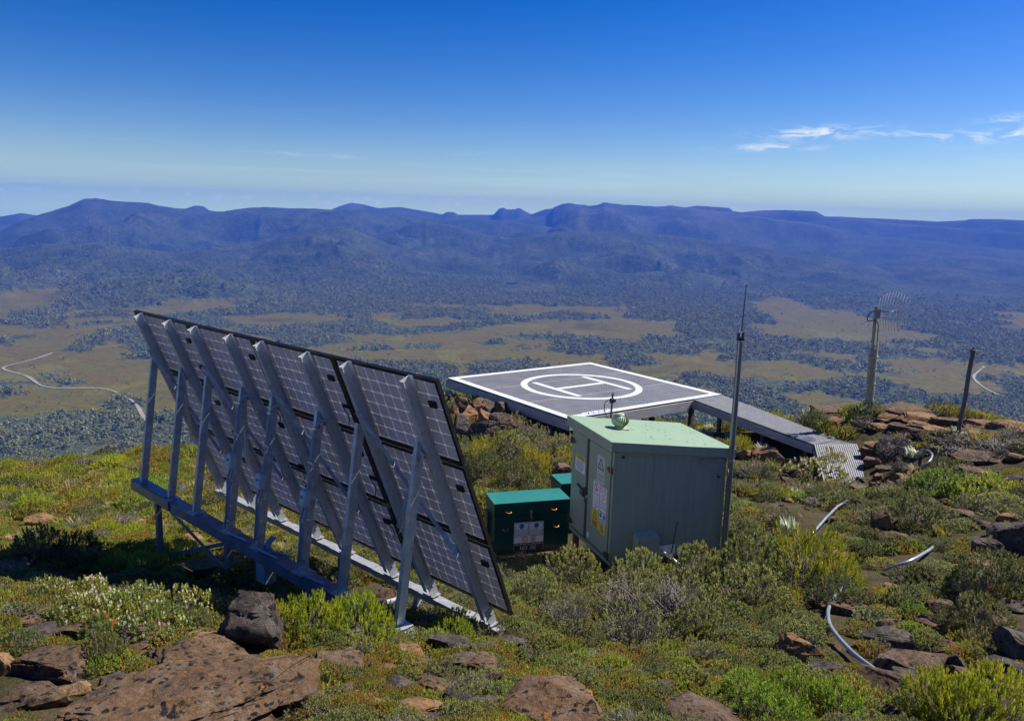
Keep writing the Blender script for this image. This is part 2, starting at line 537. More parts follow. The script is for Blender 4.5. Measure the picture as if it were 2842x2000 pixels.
_nt = MT['cell'].node_tree
_tr = _nt.nodes.new('ShaderNodeBsdfTranslucent'); _tr.inputs['Color'].default_value = (0.80, 0.78, 0.88, 1)
_ms = _nt.nodes.new('ShaderNodeMixShader'); _ms.inputs[0].default_value = 0.42
_nt.links.new(_nt.nodes['Principled BSDF'].outputs[0], _ms.inputs[1]); _nt.links.new(_tr.outputs[0], _ms.inputs[2])
_nt.links.new(_ms.outputs[0], _nt.nodes['Material Output'].inputs['Surface'])
MT['conduit'] = pmat('grey_pvc_conduit', (0.34, 0.37, 0.42), (0.42, 0.45, 0.50), 5, 0.35)
MT['box_white'] = pmat('white_switch_box', (0.62, 0.63, 0.65), (0.72, 0.73, 0.74), 6, 0.4)
MT['box_grey'] = pmat('grey_junction_box', (0.36, 0.39, 0.44), (0.43, 0.46, 0.5), 4, 0.5)
MT['cable'] = pmat('black_cable', (0.008, 0.008, 0.009), (0.014, 0.014, 0.015), 9, 0.5)
MT['shed'] = pmat('green_shed_panel', (0.205, 0.265, 0.225), (0.255, 0.315, 0.265), 2.2, 0.45, 0.0, 0.04, 30, (7, 7, 0.5), c3=(0.19, 0.235, 0.205))
MT['shed_roof'] = pmat('green_shed_roof', (0.245, 0.355, 0.225), (0.275, 0.385, 0.25), 1.2, 0.5, 0.0, 0.03, 25, c3=(0.25, 0.345, 0.225))
MT['shed_trim'] = pmat('dark_door_seal', (0.030, 0.030, 0.034), (0.06, 0.055, 0.055), 12, 0.5)
MT['rust'] = pmat('rusty_hinge', (0.035, 0.03, 0.032), (0.08, 0.05, 0.04), 30, 0.6)
MT['turbine'] = pmat('pale_green_ventilator', (0.33, 0.42, 0.25), (0.42, 0.5, 0.32), 8, 0.4)
MT['sign_white'] = pmat('white_sign', (0.62, 0.64, 0.72), (0.70, 0.72, 0.78), 5, 0.5)
MT['sign_grey'] = pmat('faded_grey_sign', (0.40, 0.43, 0.44), (0.48, 0.5, 0.5), 6, 0.5)
MT['sign_yellow'] = pmat('yellow_sign', (0.55, 0.42, 0.03), (0.62, 0.48, 0.05), 5, 0.5)
MT['print_black'] = pmat('black_print', (0.015, 0.015, 0.02), (0.025, 0.025, 0.03), 5, 0.5)
MT['print_blue'] = pmat('blue_print', (0.03, 0.09, 0.42), (0.05, 0.12, 0.48), 5, 0.5)
MT['print_red'] = pmat('red_print', (0.42, 0.04, 0.05), (0.48, 0.06, 0.07), 5, 0.5)
MT['print_violet'] = pmat('faded_violet_print', (0.14, 0.13, 0.36), (0.2, 0.19, 0.42), 5, 0.5)
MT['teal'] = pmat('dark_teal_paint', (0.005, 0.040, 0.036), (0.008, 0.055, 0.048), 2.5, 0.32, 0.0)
MT['teal_lid'] = pmat('teal_lit_lid_top', (0.020, 0.165, 0.130), (0.030, 0.20, 0.160), 2.5, 0.38, 0.0)  # box teal lightened for the lid top, its lit look put into the colour
MT['copper'] = pmat('copper_latch', (0.50, 0.15, 0.05), (0.65, 0.24, 0.09), 40, 0.5, 0.6)
MT['brass'] = pmat('brass_padlock', (0.55, 0.38, 0.13), (0.65, 0.5, 0.25), 30, 0.35, 0.8)
MT['pole'] = pmat('blue_grey_mast', (0.13, 0.155, 0.21), (0.19, 0.21, 0.27), 5, 0.33, 0.6, 0.03, 30, (1, 1, 0.2))
MT['black'] = pmat('black_plastic', (0.010, 0.010, 0.012), (0.02, 0.02, 0.023), 10, 0.45)
MT['steel_bright'] = pmat('bright_steel', (0.62, 0.62, 0.63), (0.78, 0.78, 0.78), 12, 0.25, 0.9)
MT['wood_pale'] = pmat('weathered_grey_timber', (0.30, 0.29, 0.28), (0.46, 0.44, 0.43), 5, 0.8, 0.0, 0.25, 30, (0.6, 0.6, 7), c3=(0.22, 0.19, 0.17))
MT['wood_post'] = pmat('grey_brown_timber', (0.10, 0.085, 0.075), (0.20, 0.17, 0.15), 8, 0.85, 0.0, 0.4, 30, (8, 8, 0.7))
MT['wood_dark'] = pmat('dark_timber', (0.07, 0.06, 0.055), (0.12, 0.10, 0.09), 8, 0.85, 0.0, 0.2)
MT['paint_white'] = pmat('white_deck_paint', (0.58, 0.58, 0.58), (0.72, 0.72, 0.71), 9, 0.65, 0.0, 0.1, 60, c3=(0.33, 0.33, 0.34))
MT['olive_pole'] = pmat('olive_pole_paint', (0.34, 0.31, 0.18), (0.44, 0.40, 0.25), 6, 0.5, 0.1, 0.05)
MT['cream_pole'] = pmat('cream_conduit', (0.58, 0.54, 0.34), (0.68, 0.63, 0.42), 6, 0.5)
MT['hose'] = pmat('silver_blue_pipe', (0.26, 0.29, 0.36), (0.38, 0.41, 0.47), 6, 0.32, 0.35)
MT['track'] = pmat('pale_gravel_track', (0.24, 0.215, 0.165), (0.36, 0.325, 0.26), 0.15, 0.9, c3=(0.16, 0.15, 0.09))
MT['rock'] = rock_mat('brown_rock', (0.070, 0.050, 0.038), (0.155, 0.098, 0.060), (0.22, 0.155, 0.105), 0.4, 0.85, 0.8)
MT['rock_lichen'] = rock_mat('lichen_spotted_rock', (0.080, 0.056, 0.040), (0.185, 0.110, 0.058), (0.25, 0.175, 0.115), 1.0, 1.0, 0.8)
MT['rock_orange'] = rock_mat('orange_rock', (0.115, 0.070, 0.040), (0.27, 0.145, 0.064), (0.36, 0.235, 0.125), 0.3, 0.55, 0.7)
MT['rock_grey'] = rock_mat('grey_rock', (0.045, 0.040, 0.037), (0.100, 0.082, 0.070), (0.17, 0.14, 0.115), 0.2, 0.7, 0.8)
MT['leaf'] = leaf_mat('heath_leaves')
MT['leaf_far'] = leaf_mat('eucalypt_leaves', val=0.3, trans=0.35, gain=1.6)
MT['twig'] = pmat('grey_twigs', (0.17, 0.145, 0.13), (0.30, 0.27, 0.25), 20, 0.85)
MT['bark'] = pmat('pale_gum_bark', (0.30, 0.28, 0.25), (0.42, 0.40, 0.36), 1, 0.8)


def grating_mat():
    m, nt, b = nodes_of('steel_grating')
    L = nt.links
    tc = nt.nodes.new('ShaderNodeTexCoord')
    mp = nt.nodes.new('ShaderNodeMapping')
    mp.inputs['Rotation'].default_value = (0, 0, -RAD(35.94))
    L.new(tc.outputs['Object'], mp.inputs[0])
    ck = nt.nodes.new('ShaderNodeTexBrick')
    ck.inputs['Scale'].default_value = 1.0
    ck.inputs['Brick Width'].default_value = 0.075
    ck.inputs['Row Height'].default_value = 0.040
    ck.inputs['Mortar Size'].default_value = 0.011
    ck.inputs['Color1'].default_value = (0.045, 0.043, 0.047, 1)
    ck.inputs['Color2'].default_value = (0.066, 0.062, 0.066, 1)
    ck.inputs['Mortar'].default_value = (0.24, 0.235, 0.245, 1)
    L.new(mp.outputs[0], ck.inputs['Vector'])
    n = noise_node(nt, 1.3, 4, 0.6, tc.outputs['Object'])
    r = ramp(nt, [(0.3, (0.8, 0.8, 0.8)), (0.7, (1.2, 1.2, 1.2))])
    L.new(n.outputs['Fac'], r.inputs[0])
    L.new(mixc(nt, 1.0, ck.outputs['Color'], r.outputs[0], 'MULTIPLY'), b.inputs['Base Color'])
    b.inputs['Roughness'].default_value = 0.55
    b.inputs['Metallic'].default_value = 0.2
    return m


MT['grating'] = grating_mat()


def ground_mat():
    m, nt, b = nodes_of('land')
    L = nt.links
    tc = nt.nodes.new('ShaderNodeTexCoord')
    v = tc.outputs['Object']

    def attr(n):
        a = nt.nodes.new('ShaderNodeAttribute'); a.attribute_name = n
        return a
    # near: stony peat and moss
    n1 = noise_node(nt, 1.7, 8, 0.7, v, 0.5)
    r1 = ramp(nt, [(0.34, (0.035, 0.032, 0.016)), (0.47, (0.075, 0.068, 0.028)), (0.57, (0.10, 0.075, 0.045)), (0.68, (0.17, 0.115, 0.07))])
    L.new(n1.outputs['Fac'], r1.inputs[0])
    n2 = noise_node(nt, 40, 6, 0.75, v)
    r2 = ramp(nt, [(0.3, (0.5, 0.5, 0.5)), (0.7, (1.45, 1.45, 1.45))])
    L.new(n2.outputs['Fac'], r2.inputs[0])
    near = mixc(nt, 1.0, r1.outputs[0], r2.outputs[0], 'MULTIPLY')
    # grassy slope
    n7 = noise_node(nt, 2.3, 8, 0.7, v, 0.3)
    r7 = ramp(nt, [(0.33, (0.075, 0.085, 0.012)), (0.5, (0.135, 0.135, 0.022)), (0.66, (0.18, 0.15, 0.045))])
    L.new(n7.outputs['Fac'], r7.inputs[0])
    grass = mixc(nt, 1.0, r7.outputs[0], r2.outputs[0], 'MULTIPLY')
    near = mixc(nt, attr('grass').outputs['Fac'], near, grass)
    # moor
    n3 = noise_node(nt, 0.006, 9, 0.68, v, 0.6)
    r3 = ramp(nt, [(0.34, (0.075, 0.060, 0.006)), (0.45, (0.118, 0.106, 0.008)), (0.53, (0.115, 0.084, 0.009)), (0.6, (0.130, 0.122, 0.010)), (0.7, (0.145, 0.122, 0.014))])
    L.new(n3.outputs['Fac'], r3.inputs[0])
    n4 = noise_node(nt, 0.07, 8, 0.8, v)
    r4 = ramp(nt, [(0.28, (0.45, 0.5, 0.5)), (0.45, (0.9, 0.92, 0.9)), (0.72, (1.35, 1.3, 1.25))])
    L.new(n4.outputs['Fac'], r4.inputs[0])
    moor = mixc(nt, 1.0, r3.outputs[0], r4.outputs[0], 'MULTIPLY')
    # forest floor and far forest
    n5 = noise_node(nt, 0.055, 7, 0.8, v, 0.2)
    r5 = ramp(nt, [(0.32, (0.014, 0.022, 0.012)), (0.5, (0.060, 0.076, 0.036)), (0.66, (0.130, 0.140, 0.070))])
    L.new(n5.outputs['Fac'], r5.inputs[0])
    n6 = noise_node(nt, 0.0042, 8, 0.7, v, 0.6)
    r6 = ramp(nt, [(0.33, (0.50, 0.62, 0.62)), (0.5, (0.95, 1.0, 0.95)), (0.66, (1.55, 1.4, 1.15))])
    L.new(n6.outputs['Fac'], r6.inputs[0])
    forest = mixc(nt, 1.0, r5.outputs[0], r6.outputs[0], 'MULTIPLY')
    rockc = mixc(nt, attr('bare').outputs['Fac'], forest, (0.155, 0.120, 0.095))
    far = mixc(nt, attr('moor').outputs['Fac'], rockc, moor)
    c = mixc(nt, attr('far').outputs['Fac'], near, far)
    L.new(c, b.inputs['Base Color'])
    b.inputs['Roughness'].default_value = 0.95
    b.inputs['Specular IOR Level'].default_value = 0.1
    # bump: fine near the camera, tree-sized far away
    bp = nt.nodes.new('ShaderNodeBump')
    bp.inputs['Strength'].default_value = 0.8
    bp.inputs['Distance'].default_value = 0.05
    L.new(n2.outputs['Fac'], bp.inputs['Height'])
    bf = nt.nodes.new('ShaderNodeBump')
    bf.inputs['Strength'].default_value = 1.0
    bf.inputs['Distance'].default_value = 14.0
    fm = nt.nodes.new('ShaderNodeMath'); fm.operation = 'MULTIPLY'
    L.new(n5.outputs['Fac'], fm.inputs[0]); L.new(attr('wood').outputs['Fac'], fm.inputs[1])
    L.new(fm.outputs[0], bf.inputs['Height'])
    L.new(bp.outputs[0], bf.inputs['Normal'])
    L.new(bf.outputs[0], b.inputs['Normal'])
    return m


MT['land'] = ground_mat()


# ------------------------------------------------------------------ object helpers
def tag(o, label=None, cat=None, group=None, kind=None):
    if label: o['label'] = label
    if cat: o['category'] = cat
    if group: o['group'] = group
    if kind: o['kind'] = kind
    return o


def thing(name, label, cat, loc, group=None):
    o = bpy.data.objects.new(name, None)
    o.empty_display_size = 0.2
    col.objects.link(o)
    o.location = [float(v) for v in loc]
    return tag(o, label, cat, group)


def root_loc(o):
    p = np.zeros(3)
    while o is not None:
        p = p + np.array(o.location); o = o.parent
    return p


class MB:
    """collects shapes in world coordinates, links them as one mesh"""

    def __init__(s):
        s.v = []; s.f = []; s.n = 0

    def add(s, v, f):
        v = np.asarray(v, float)
        s.v.append(v)
        s.f += [tuple(i + s.n for i in q) for q in f]
        s.n += len(v)
        return s

    def obox(s, c, ax, ay, az, sx, sy, sz):
        c = np.asarray(c, float); ax = np.asarray(ax, float) * sx / 2; ay = np.asarray(ay, float) * sy / 2; az = np.asarray(az, float) * sz / 2
        V = [c - ax - ay - az, c + ax - ay - az, c + ax + ay - az, c - ax + ay - az, c - ax - ay + az, c + ax - ay + az, c + ax + ay + az, c - ax + ay + az]
        return s.add(V, [(0, 3, 2, 1), (4, 5, 6, 7), (0, 1, 5, 4), (1, 2, 6, 5), (2, 3, 7, 6), (3, 0, 4, 7)])

    def bar(s, p, q, side, w, h):
        p = np.asarray(p, float); q = np.asarray(q, float)
        d = q - p; ln = np.linalg.norm(d); d /= ln
        side = np.asarray(side, float); side = side - d * (side @ d); side /= np.linalg.norm(side)
        return s.obox((p + q) / 2, d, side, np.cross(d, side), ln, w, h)

    def prism(s, poly, vec):
        P = np.asarray(poly, float); n = len(P); vec = np.asarray(vec, float)
        return s.add(np.concatenate([P, P + vec]), [tuple(range(n - 1, -1, -1)), tuple(range(n, 2 * n))] + [(i, (i + 1) % n, n + (i + 1) % n, n + i) for i in range(n)])

    def channel(s, p, q, webdir, flangedir, depth, flange, t=0.006):
        """C section from p to q; web spans `depth` along webdir, flanges run along flangedir"""
        p = np.asarray(p, float); q = np.asarray(q, float); a = np.asarray(webdir, float); b = np.asarray(flangedir, float)
        pts = [(0, 0), (depth, 0), (depth, flange), (depth - t, flange), (depth - t, t), (t, t), (t, flange), (0, flange)]
        return s.prism([p + a * x + b * y for x, y in pts], q - p)

    def tube(s, pts, r, n=8, cap=True):
        P = np.asarray(pts, float); m = len(P)
        R = np.full(m, r) if np.isscalar(r) else np.asarray(r, float)
        T = np.gradient(P, axis=0); T /= np.linalg.norm(T, axis=1)[:, None] + 1e-12
        ref = np.array([0, 0, 1.0]) if abs(T[0][2]) < 0.9 else np.array([1.0, 0, 0])
        V = []
        u = np.cross(T[0], ref); u /= np.linalg.norm(u)
        for i in range(m):
            u = u - T[i] * (u @ T[i]); u /= np.linalg.norm(u)
            w = np.cross(T[i], u)
            for k in range(n):
                a = 2 * math.pi * k / n
                V.append(P[i] + R[i] * (math.cos(a) * u + math.sin(a) * w))
        Fc = [(i * n + k, i * n + (k + 1) % n, (i + 1) * n + (k + 1) % n, (i + 1) * n + k) for i in range(m - 1) for k in range(n)]
        if cap:
            Fc += [tuple(range(n - 1, -1, -1)), tuple((m - 1) * n + k for k in range(n))]
        return s.add(V, Fc)

    def ring(s, c, ax, ay, r0, r1, h, n=48, vec=None):
        """flat annulus with thickness"""
        c = np.asarray(c, float); ax = np.asarray(ax, float); ay = np.asarray(ay, float)
        up_ = np.cross(ax, ay) * h
        V = []
        for k in range(n):
            a = 2 * math.pi * k / n; d = math.cos(a) * ax + math.sin(a) * ay
            V += [c + d * r0, c + d * r1, c + d * r1 + up_, c + d * r0 + up_]
        Fc = []
        for k in range(n):
            i = 4 * k; j = 4 * ((k + 1) % n)
            for q in range(4):
                Fc.append((i + q, j + q, j + (q + 1) % 4, i + (q + 1) % 4))
        return s.add(V, Fc)

    def disc(s, c, ax, ay, r, h, n=24):
        P = [np.asarray(c, float) + r * (math.cos(2 * math.pi * k / n) * np.asarray(ax, float) + math.sin(2 * math.pi * k / n) * np.asarray(ay, float)) for k in range(n)]
        return s.prism(P, np.cross(ax, ay) * h)

    def build(s, name, mat, parent=None, smooth=False, loc=None, bevel=0.0):
        V = np.concatenate(s.v)
        o0 = root_loc(parent) if parent is not None else (np.zeros(3) if loc is None else np.asarray(loc, float))
        me = bpy.data.meshes.new(name)
        me.from_pydata((V - o0).tolist(), [], s.f)
        me.update()
        bm = bmesh.new(); bm.from_mesh(me)
        bmesh.ops.recalc_face_normals(bm, faces=bm.faces)
        if bevel:
            es = [e for e in bm.edges if len(e.link_faces) == 2 and e.calc_face_angle(0) > 0.6]
            bmesh.ops.bevel(bm, geom=es, offset=bevel, segments=1, affect='EDGES', profile=0.5)
        bm.to_mesh(me); bm.free()
        me.materials.append(MT[mat] if isinstance(mat, str) else mat)
        if smooth:
            for p in me.polygons: p.use_smooth = True
            try:
                me.set_sharp_from_angle(angle=RAD(40))
            except Exception:
                pass
        o = bpy.data.objects.new(name, me)
        col.objects.link(o)
        if parent is not None:
            o.parent = parent
        else:
            o.location = o0
        return o


_font_cache = {}


def text_verts(body, size):
    k = (body, size)
    if k not in _font_cache:
        cu = bpy.data.curves.new('txt', 'FONT')
        cu.body = body; cu.size = size; cu.align_x = 'CENTER'; cu.align_y = 'CENTER'; cu.resolution_u = 2
        ob = bpy.data.objects.new('txt', cu)
        me = ob.to_mesh()
        V = np.array([v.co[:] for v in me.vertices]); Fc = [tuple(p.vertices) for p in me.polygons]
        ob.to_mesh_clear()
        bpy.data.objects.remove(ob); bpy.data.curves.remove(cu)
        _font_cache[k] = (V, Fc)
    return _font_cache[k]


def add_text(mb, body, size, c, ax, ay, width=None):
    V, Fc = text_verts(body, size)
    if len(V) == 0: return
    sx = 1.0
    if width:
        sx = width / (V[:, 0].max() - V[:, 0].min())
    mb.add(np.asarray(c) + V[:, :1] * sx * np.asarray(ax) + V[:, 1:2] * np.asarray(ay), Fc)


# ------------------------------------------------------------------ land sheet
def zm(ox, oy, s):
    return lambda pts: np.array([(ox + x / s, oy + y / s) for x, y in pts])


_I = zm(0, 0, 1.0); _Z = zm(900, 500, 2.296); _Y = zm(1250, 800, 3.061); _W = zm(2200, 780, 3.438)
MOORS = [
    _I([(-400, 815), (120, 810), (225, 800), (130, 850), (300, 862), (430, 850), (560, 832), (705, 828), (690, 842), (560, 862), (440, 870), (400, 905), (300, 925), (420, 1000), (480, 1030), (600, 1130), (560, 1150), (330, 1147), (0, 1157), (-400, 1160)]),
    _Z([(1010, 805), (1300, 795), (1930, 812), (1860, 860), (1740, 880), (1730, 850), (1550, 825), (1300, 850), (1050, 835)]),
    _Z([(1740, 880), (1860, 860), (1900, 885), (2200, 915), (2296, 965), (2100, 990), (2040, 1015), (1750, 1005), (1600, 975), (1450, 980), (1395, 945), (1395, 905), (1700, 898)]),
    _Z([(250, 865), (390, 852), (520, 858), (430, 885), (540, 890), (900, 878), (980, 885), (700, 915), (450, 925), (350, 910)]),
    _Z([(410, 765), (600, 785), (900, 790), (1000, 778), (1010, 805), (850, 800), (600, 800)]),
    _Z([(-250, 1075), (130, 1040), (190, 990), (590, 992), (560, 1030), (520, 1070), (720, 1065), (760, 1040), (900, 1035), (1050, 1055), (1140, 1050), (1150, 1015), (1370, 1015), (1350, 1040), (1200, 1070), (1050, 1100), (860, 1120), (600, 1145), (0, 1130), (-250, 1110)]),
    _Y([(150, 640), (370, 570), (520, 555), (700, 500), (800, 490), (820, 520), (930, 535), (1200, 580), (1330, 590), (1330, 660), (1190, 640), (750, 660), (760, 605), (600, 595), (400, 600)]),
    _Y([(1690, 570), (2010, 575), (2100, 545), (2296, 540), (2296, 700), (1960, 710), (1800, 760), (1500, 720), (1560, 680), (1800, 660)]),
    _Y([(0, 690), (100, 650), (200, 660), (160, 700), (250, 720), (0, 760)]),
    _Y([(1540, 690), (1900, 680), (1960, 700), (1850, 740), (2000, 800), (2296, 850), (2296, 918), (2250, 890), (1800, 760)]),
    _W([(0, 240), (180, 270), (600, 330), (900, 380), (1100, 400), (1000, 440), (700, 440), (400, 420), (0, 390)]),
    _W([(390, 860), (650, 870), (1000, 880), (1350, 890), (1650, 940), (1900, 960), (1980, 1000), (1950, 1050), (1500, 1060), (1150, 1050), (1080, 990), (880, 940), (700, 930)]),
    _W([(50, 1100), (400, 1120), (800, 1190), (1000, 1200), (1490, 1200), (1510, 1250), (900, 1270), (600, 1270), (250, 1220), (0, 1150)]),
    _W([(800, 575), (1100, 620), (1500, 650), (1300, 665), (900, 630)]),
    _W([(1960, 310), (2400, 280), (2400, 460), (2000, 440)]),
    _W([(0, 640), (300, 680), (700, 710), (500, 740), (100, 700), (0, 690)]),
    _W([(830, 780), (1000, 760), (1200, 810), (1000, 850), (830, 830)]),
    _I([(2105, 835), (2140, 820), (2250, 855), (2290, 880), (2200, 895), (2110, 870)]),
    _I([(1120, 930), (1400, 905), (1500, 885), (1560, 905), (1450, 932), (1250, 952), (1150, 948)]), _I([(2080, 905), (2400, 900), (2600, 930), (2400, 942), (2150, 928)]), _I([(1950, 1010), (2200, 1005), (2350, 1040), (2150, 1056), (1980, 1040)]), _I([(2480, 1000), (2900, 1010), (2900, 1036), (2600, 1042)]), _I([(620, 880), (900, 870), (1000, 883), (850, 897), (650, 897)]), _I([(1180, 985), (1400, 970), (1560, 985), (1420, 1002), (1230, 1005)]), _I([(420, 905), (620, 915), (760, 935), (640, 950), (450, 930)])]
for _k in range(1, len(MOORS)):
    _c = MOORS[_k].mean(0)
    MOORS[_k] = _c + (MOORS[_k] - _c) * np.array([1.04, 1.16])
ISLES = [
    _I([(-100, 900), (0, 880), (60, 860), (110, 848), (165, 860), (170, 880), (160, 905), (0, 908)]),
    _I([(205, 872), (260, 857), (350, 865), (350, 878), (210, 882)]), _I([(200, 895), (260, 887), (320, 895), (318, 902), (205, 905)]),
    _I([(140, 985), (200, 960), (250, 925), (330, 905), (420, 900), (430, 990), (370, 995), (355, 950), (290, 960), (200, 985)]),
    _I([(-50, 945), (60, 932), (90, 928), (40, 948), (0, 968)]), _I([(85, 1042), (130, 1038), (200, 1072), (130, 1080), (115, 1065)]),
    _I([(-50, 1063), (40, 1067), (80, 1092), (40, 1104), (-50, 1104)]), _I([(300, 1112), (330, 1098), (370, 1108), (375, 1137), (310, 1140)]),
    _I([(395, 1105), (345, 1085), (400, 1110), (395, 1135)]), _Z([(225, 1075), (240, 1045), (300, 1033), (440, 1060), (450, 1088)])]
ROAD_A = zm(0, 800, 2.938)([(430, 540), (300, 585), (150, 622), (60, 640), (15, 650), (2, 657), (15, 668), (60, 682), (120, 698), (190, 712), (235, 730), (285, 770), (350, 812), (420, 824), (500, 826), (600, 825), (700, 822), (780, 822), (850, 828), (930, 850), (990, 878), (1050, 905), (1100, 940), (1135, 990), (1165, 1050), (1190, 1085), (1230, 1130)])
ROAD_B = _W([(1830, 810), (1805, 830), (1760, 870), (1722, 905), (1728, 935), (1760, 975), (1820, 1030), (1885, 1072), (1960, 1100)])


def in_poly(px, py, P):
    c = np.zeros(px.shape, bool)
    j = len(P) - 1
    for i in range(len(P)):
        xi, yi = P[i]; xj, yj = P[j]
        t = ((yi > py) != (yj > py)) & (px < (xj - xi) * (py - yi) / (yj - yi + 1e-9) + xi)
        c ^= t
        j = i
    return c


def moor_mask(x, y, lift=0.0):
    """True on open moor; the clearings lie on the valley floor"""
    x = np.asarray(x, float); y = np.asarray(y, float)
    r = np.hypot(x, y)
    wx = x + 48 * fbm(x / 70, y / 70, 5, 0.65) * r / 1500; wy = y + 75 * fbm(x / 70 + 9, y / 70 + 4, 5, 0.65) * r / 1500
    px, py = pix(np.stack([wx, wy, FLOOR + lift + np.zeros_like(wx)], -1))
    m = np.zeros(px.shape, bool)
    for P in MOORS: m |= in_poly(px, py, P)
    for P in ISLES: m &= ~in_poly(px, py, P)
    return m & (y > 300)


def polyline(P, step):
    P = np.asarray(P, float)
    d = np.concatenate([[0], np.cumsum(np.linalg.norm(np.diff(P, axis=0), axis=1))])
    n = max(2, int(d[-1] / step))
    t = np.linspace(0, d[-1], n)
    Q = np.stack([np.interp(t, d, P[:, k]) for k in range(P.shape[1])], 1)
    for _ in range(3):
        Q[1:-1] = (Q[:-2] + 2 * Q[1:-1] + Q[2:]) / 4
    return Q


ROADS = []
for rp in (ROAD_A, ROAD_B):
    W3 = np.array([at_z(x, y, FLOOR)[:2] for x, y in rp])
    ROADS.append(polyline(W3, 14.0))


def build_land():
    az_d = np.radians(np.arange(-38, 38.01, 0.15))
    az_c = np.radians(np.concatenate([np.arange(-180, -38, 4.0), np.arange(40, 180, 4.0)]))
    az = np.sort(np.concatenate([az_d, az_c]))
    rr = [0.6]
    while rr[-1] < 38: rr.append(rr[-1] * 1.013 if rr[-1] > 3 else rr[-1] + 0.15)
    while rr[-1] < 780: rr.append(rr[-1] * 1.07)
    while rr[-1] < 8300: rr.append(rr[-1] * 1.0092)
    while rr[-1] < 8990: rr.append(rr[-1] * 1.008)
    r = np.array(rr)
    A, Rr = np.meshgrid(az, r)
    X = Rr * np.sin(A); Y = Rr * np.cos(A)
    Z = height(X.ravel(), Y.ravel()).reshape(X.shape)
    na, nr = len(az), len(r)
    V = np.stack([X, Y, Z], -1).reshape(-1, 3)
    V = np.concatenate([V, [[0, 0, gz(0, 0)]]])
    idx = np.arange(nr * na).reshape(nr, na)
    nxt = np.roll(idx, -1, axis=1)
    Q = np.stack([idx[:-1], nxt[:-1], nxt[1:], idx[1:]], -1).reshape(-1, 4)[:, ::-1]
    fan = np.stack([np.full(na, nr * na), idx[0], nxt[0]], -1)
    me = bpy.data.meshes.new('terrain')
    nq, nf = len(Q), len(fan)
    me.vertices.add(len(V)); me.vertices.foreach_set('co', V.ravel())
    me.loops.add(nq * 4 + nf * 3)
    me.loops.foreach_set('vertex_index', np.concatenate([Q.ravel(), fan[:, ::-1].ravel()]))
    me.polygons.add(nq + nf)
    me.polygons.foreach_set('loop_start', np.concatenate([np.arange(nq) * 4, nq * 4 + np.arange(nf) * 3]))
    me.polygons.foreach_set('loop_total', np.concatenate([np.full(nq, 4), np.full(nf, 3)]))
    me.polygons.foreach_set('use_smooth', np.ones(nq + nf, bool))
    me.update(calc_edges=True)
    me.validate()
    x, y, z = V[:, 0], V[:, 1], V[:, 2]
    rad = np.hypot(x, y)
    mo = moor_mask(x, y) & (z < FLOOR + 14)
    moor = mo.astype(float)
    far = sst(60, 300, rad)
    wood = sst(400, 900, rad) * (1 - moor) * (0.25 + 0.75 * sst(2600, 4000, rad))
    # bare stony ground high on the mountains
    bare = sst(-60, 60, z + 50 * fbm(x / 500, y / 500, 4)) * (rad > 3500) * np.clip(0.3 + 1.6 * fbm(x / 350, y / 220, 4), 0, 1) * 0.8
    grs = np.clip(sst(-2.6, -4.6, x + 0.5 * fbm(x, y, 2)) * sst(9.6, 11.0, y - 0.12 * (x + 5)), 0, 1)
    for nm, a in (('moor', moor), ('far', far), ('wood', wood), ('bare', bare), ('grass', grs)):
        at = me.attributes.new(nm, 'FLOAT', 'POINT')
        at.data.foreach_set('value', a.astype(np.float32))
    me.materials.append(MT['land'])
    o = bpy.data.objects.new('terrain', me)
    col.objects.link(o)
    tag(o, 'rocky hilltop falling away to a wide valley with mountains beyond', 'terrain', kind='structure')


build_land()


def build_roads():
    for k, C in enumerate(ROADS):
        T = np.gradient(C, axis=0); T /= np.linalg.norm(T, axis=1)[:, None]
        Nn = np.stack([-T[:, 1], T[:, 0]], 1)
        wd = (2.5 + 0.9 * vnoise(np.arange(len(C)) * 0.35, k * 5.0))[:, None]
        V = []
        for s in (-1, 0, 1):
            p = C + Nn * wd * s
            V.append(np.stack([p[:, 0], p[:, 1], height(p[:, 0], p[:, 1]) + 0.9], 1))
        n = len(C)
        V = np.concatenate(V)
        Fc = [(j * n + i, j * n + i + 1, (j + 1) * n + i + 1, (j + 1) * n + i) for j in range(2) for i in range(n - 1)]
        mb = MB(); mb.add(V, Fc)
        o = mb.build('gravel_track', 'track')
        tag(o, ['pale gravel track winding across the moor on the left', 'short bend of pale gravel track among trees on the right'][k], 'track', kind='structure')
    # lake in the middle of the valley
    m, nt, b = nodes_of('lake_water')
    b.inputs['Base Color'].default_value = (0.02, 0.05, 0.10, 1); b.inputs['Roughness'].default_value = 0.08
    P = [at_z(x, y, FLOOR + 9) for x, y in ((1398, 783), (1420, 778), (1452, 779), (1480, 774), (1510, 771), (1525, 775), (1500, 778), (1470, 783), (1440, 785), (1410, 786))]
    mb = MB(); mb.prism(P, (0, 0, -2.0))
    MT['lake'] = m
    tag(mb.build('lake', 'lake'), 'small blue lake in the forest at the foot of the mountains', 'lake', kind='structure')


build_roads()


# ------------------------------------------------------------------ instancing of uncountable growth
def proto_collection(name, meshes):
    c = bpy.data.collections.new(name)
    for i, me in enumerate(meshes):
        o = bpy.data.objects.new('%s_%02d' % (name, i), me)
        c.objects.link(o)
    return c


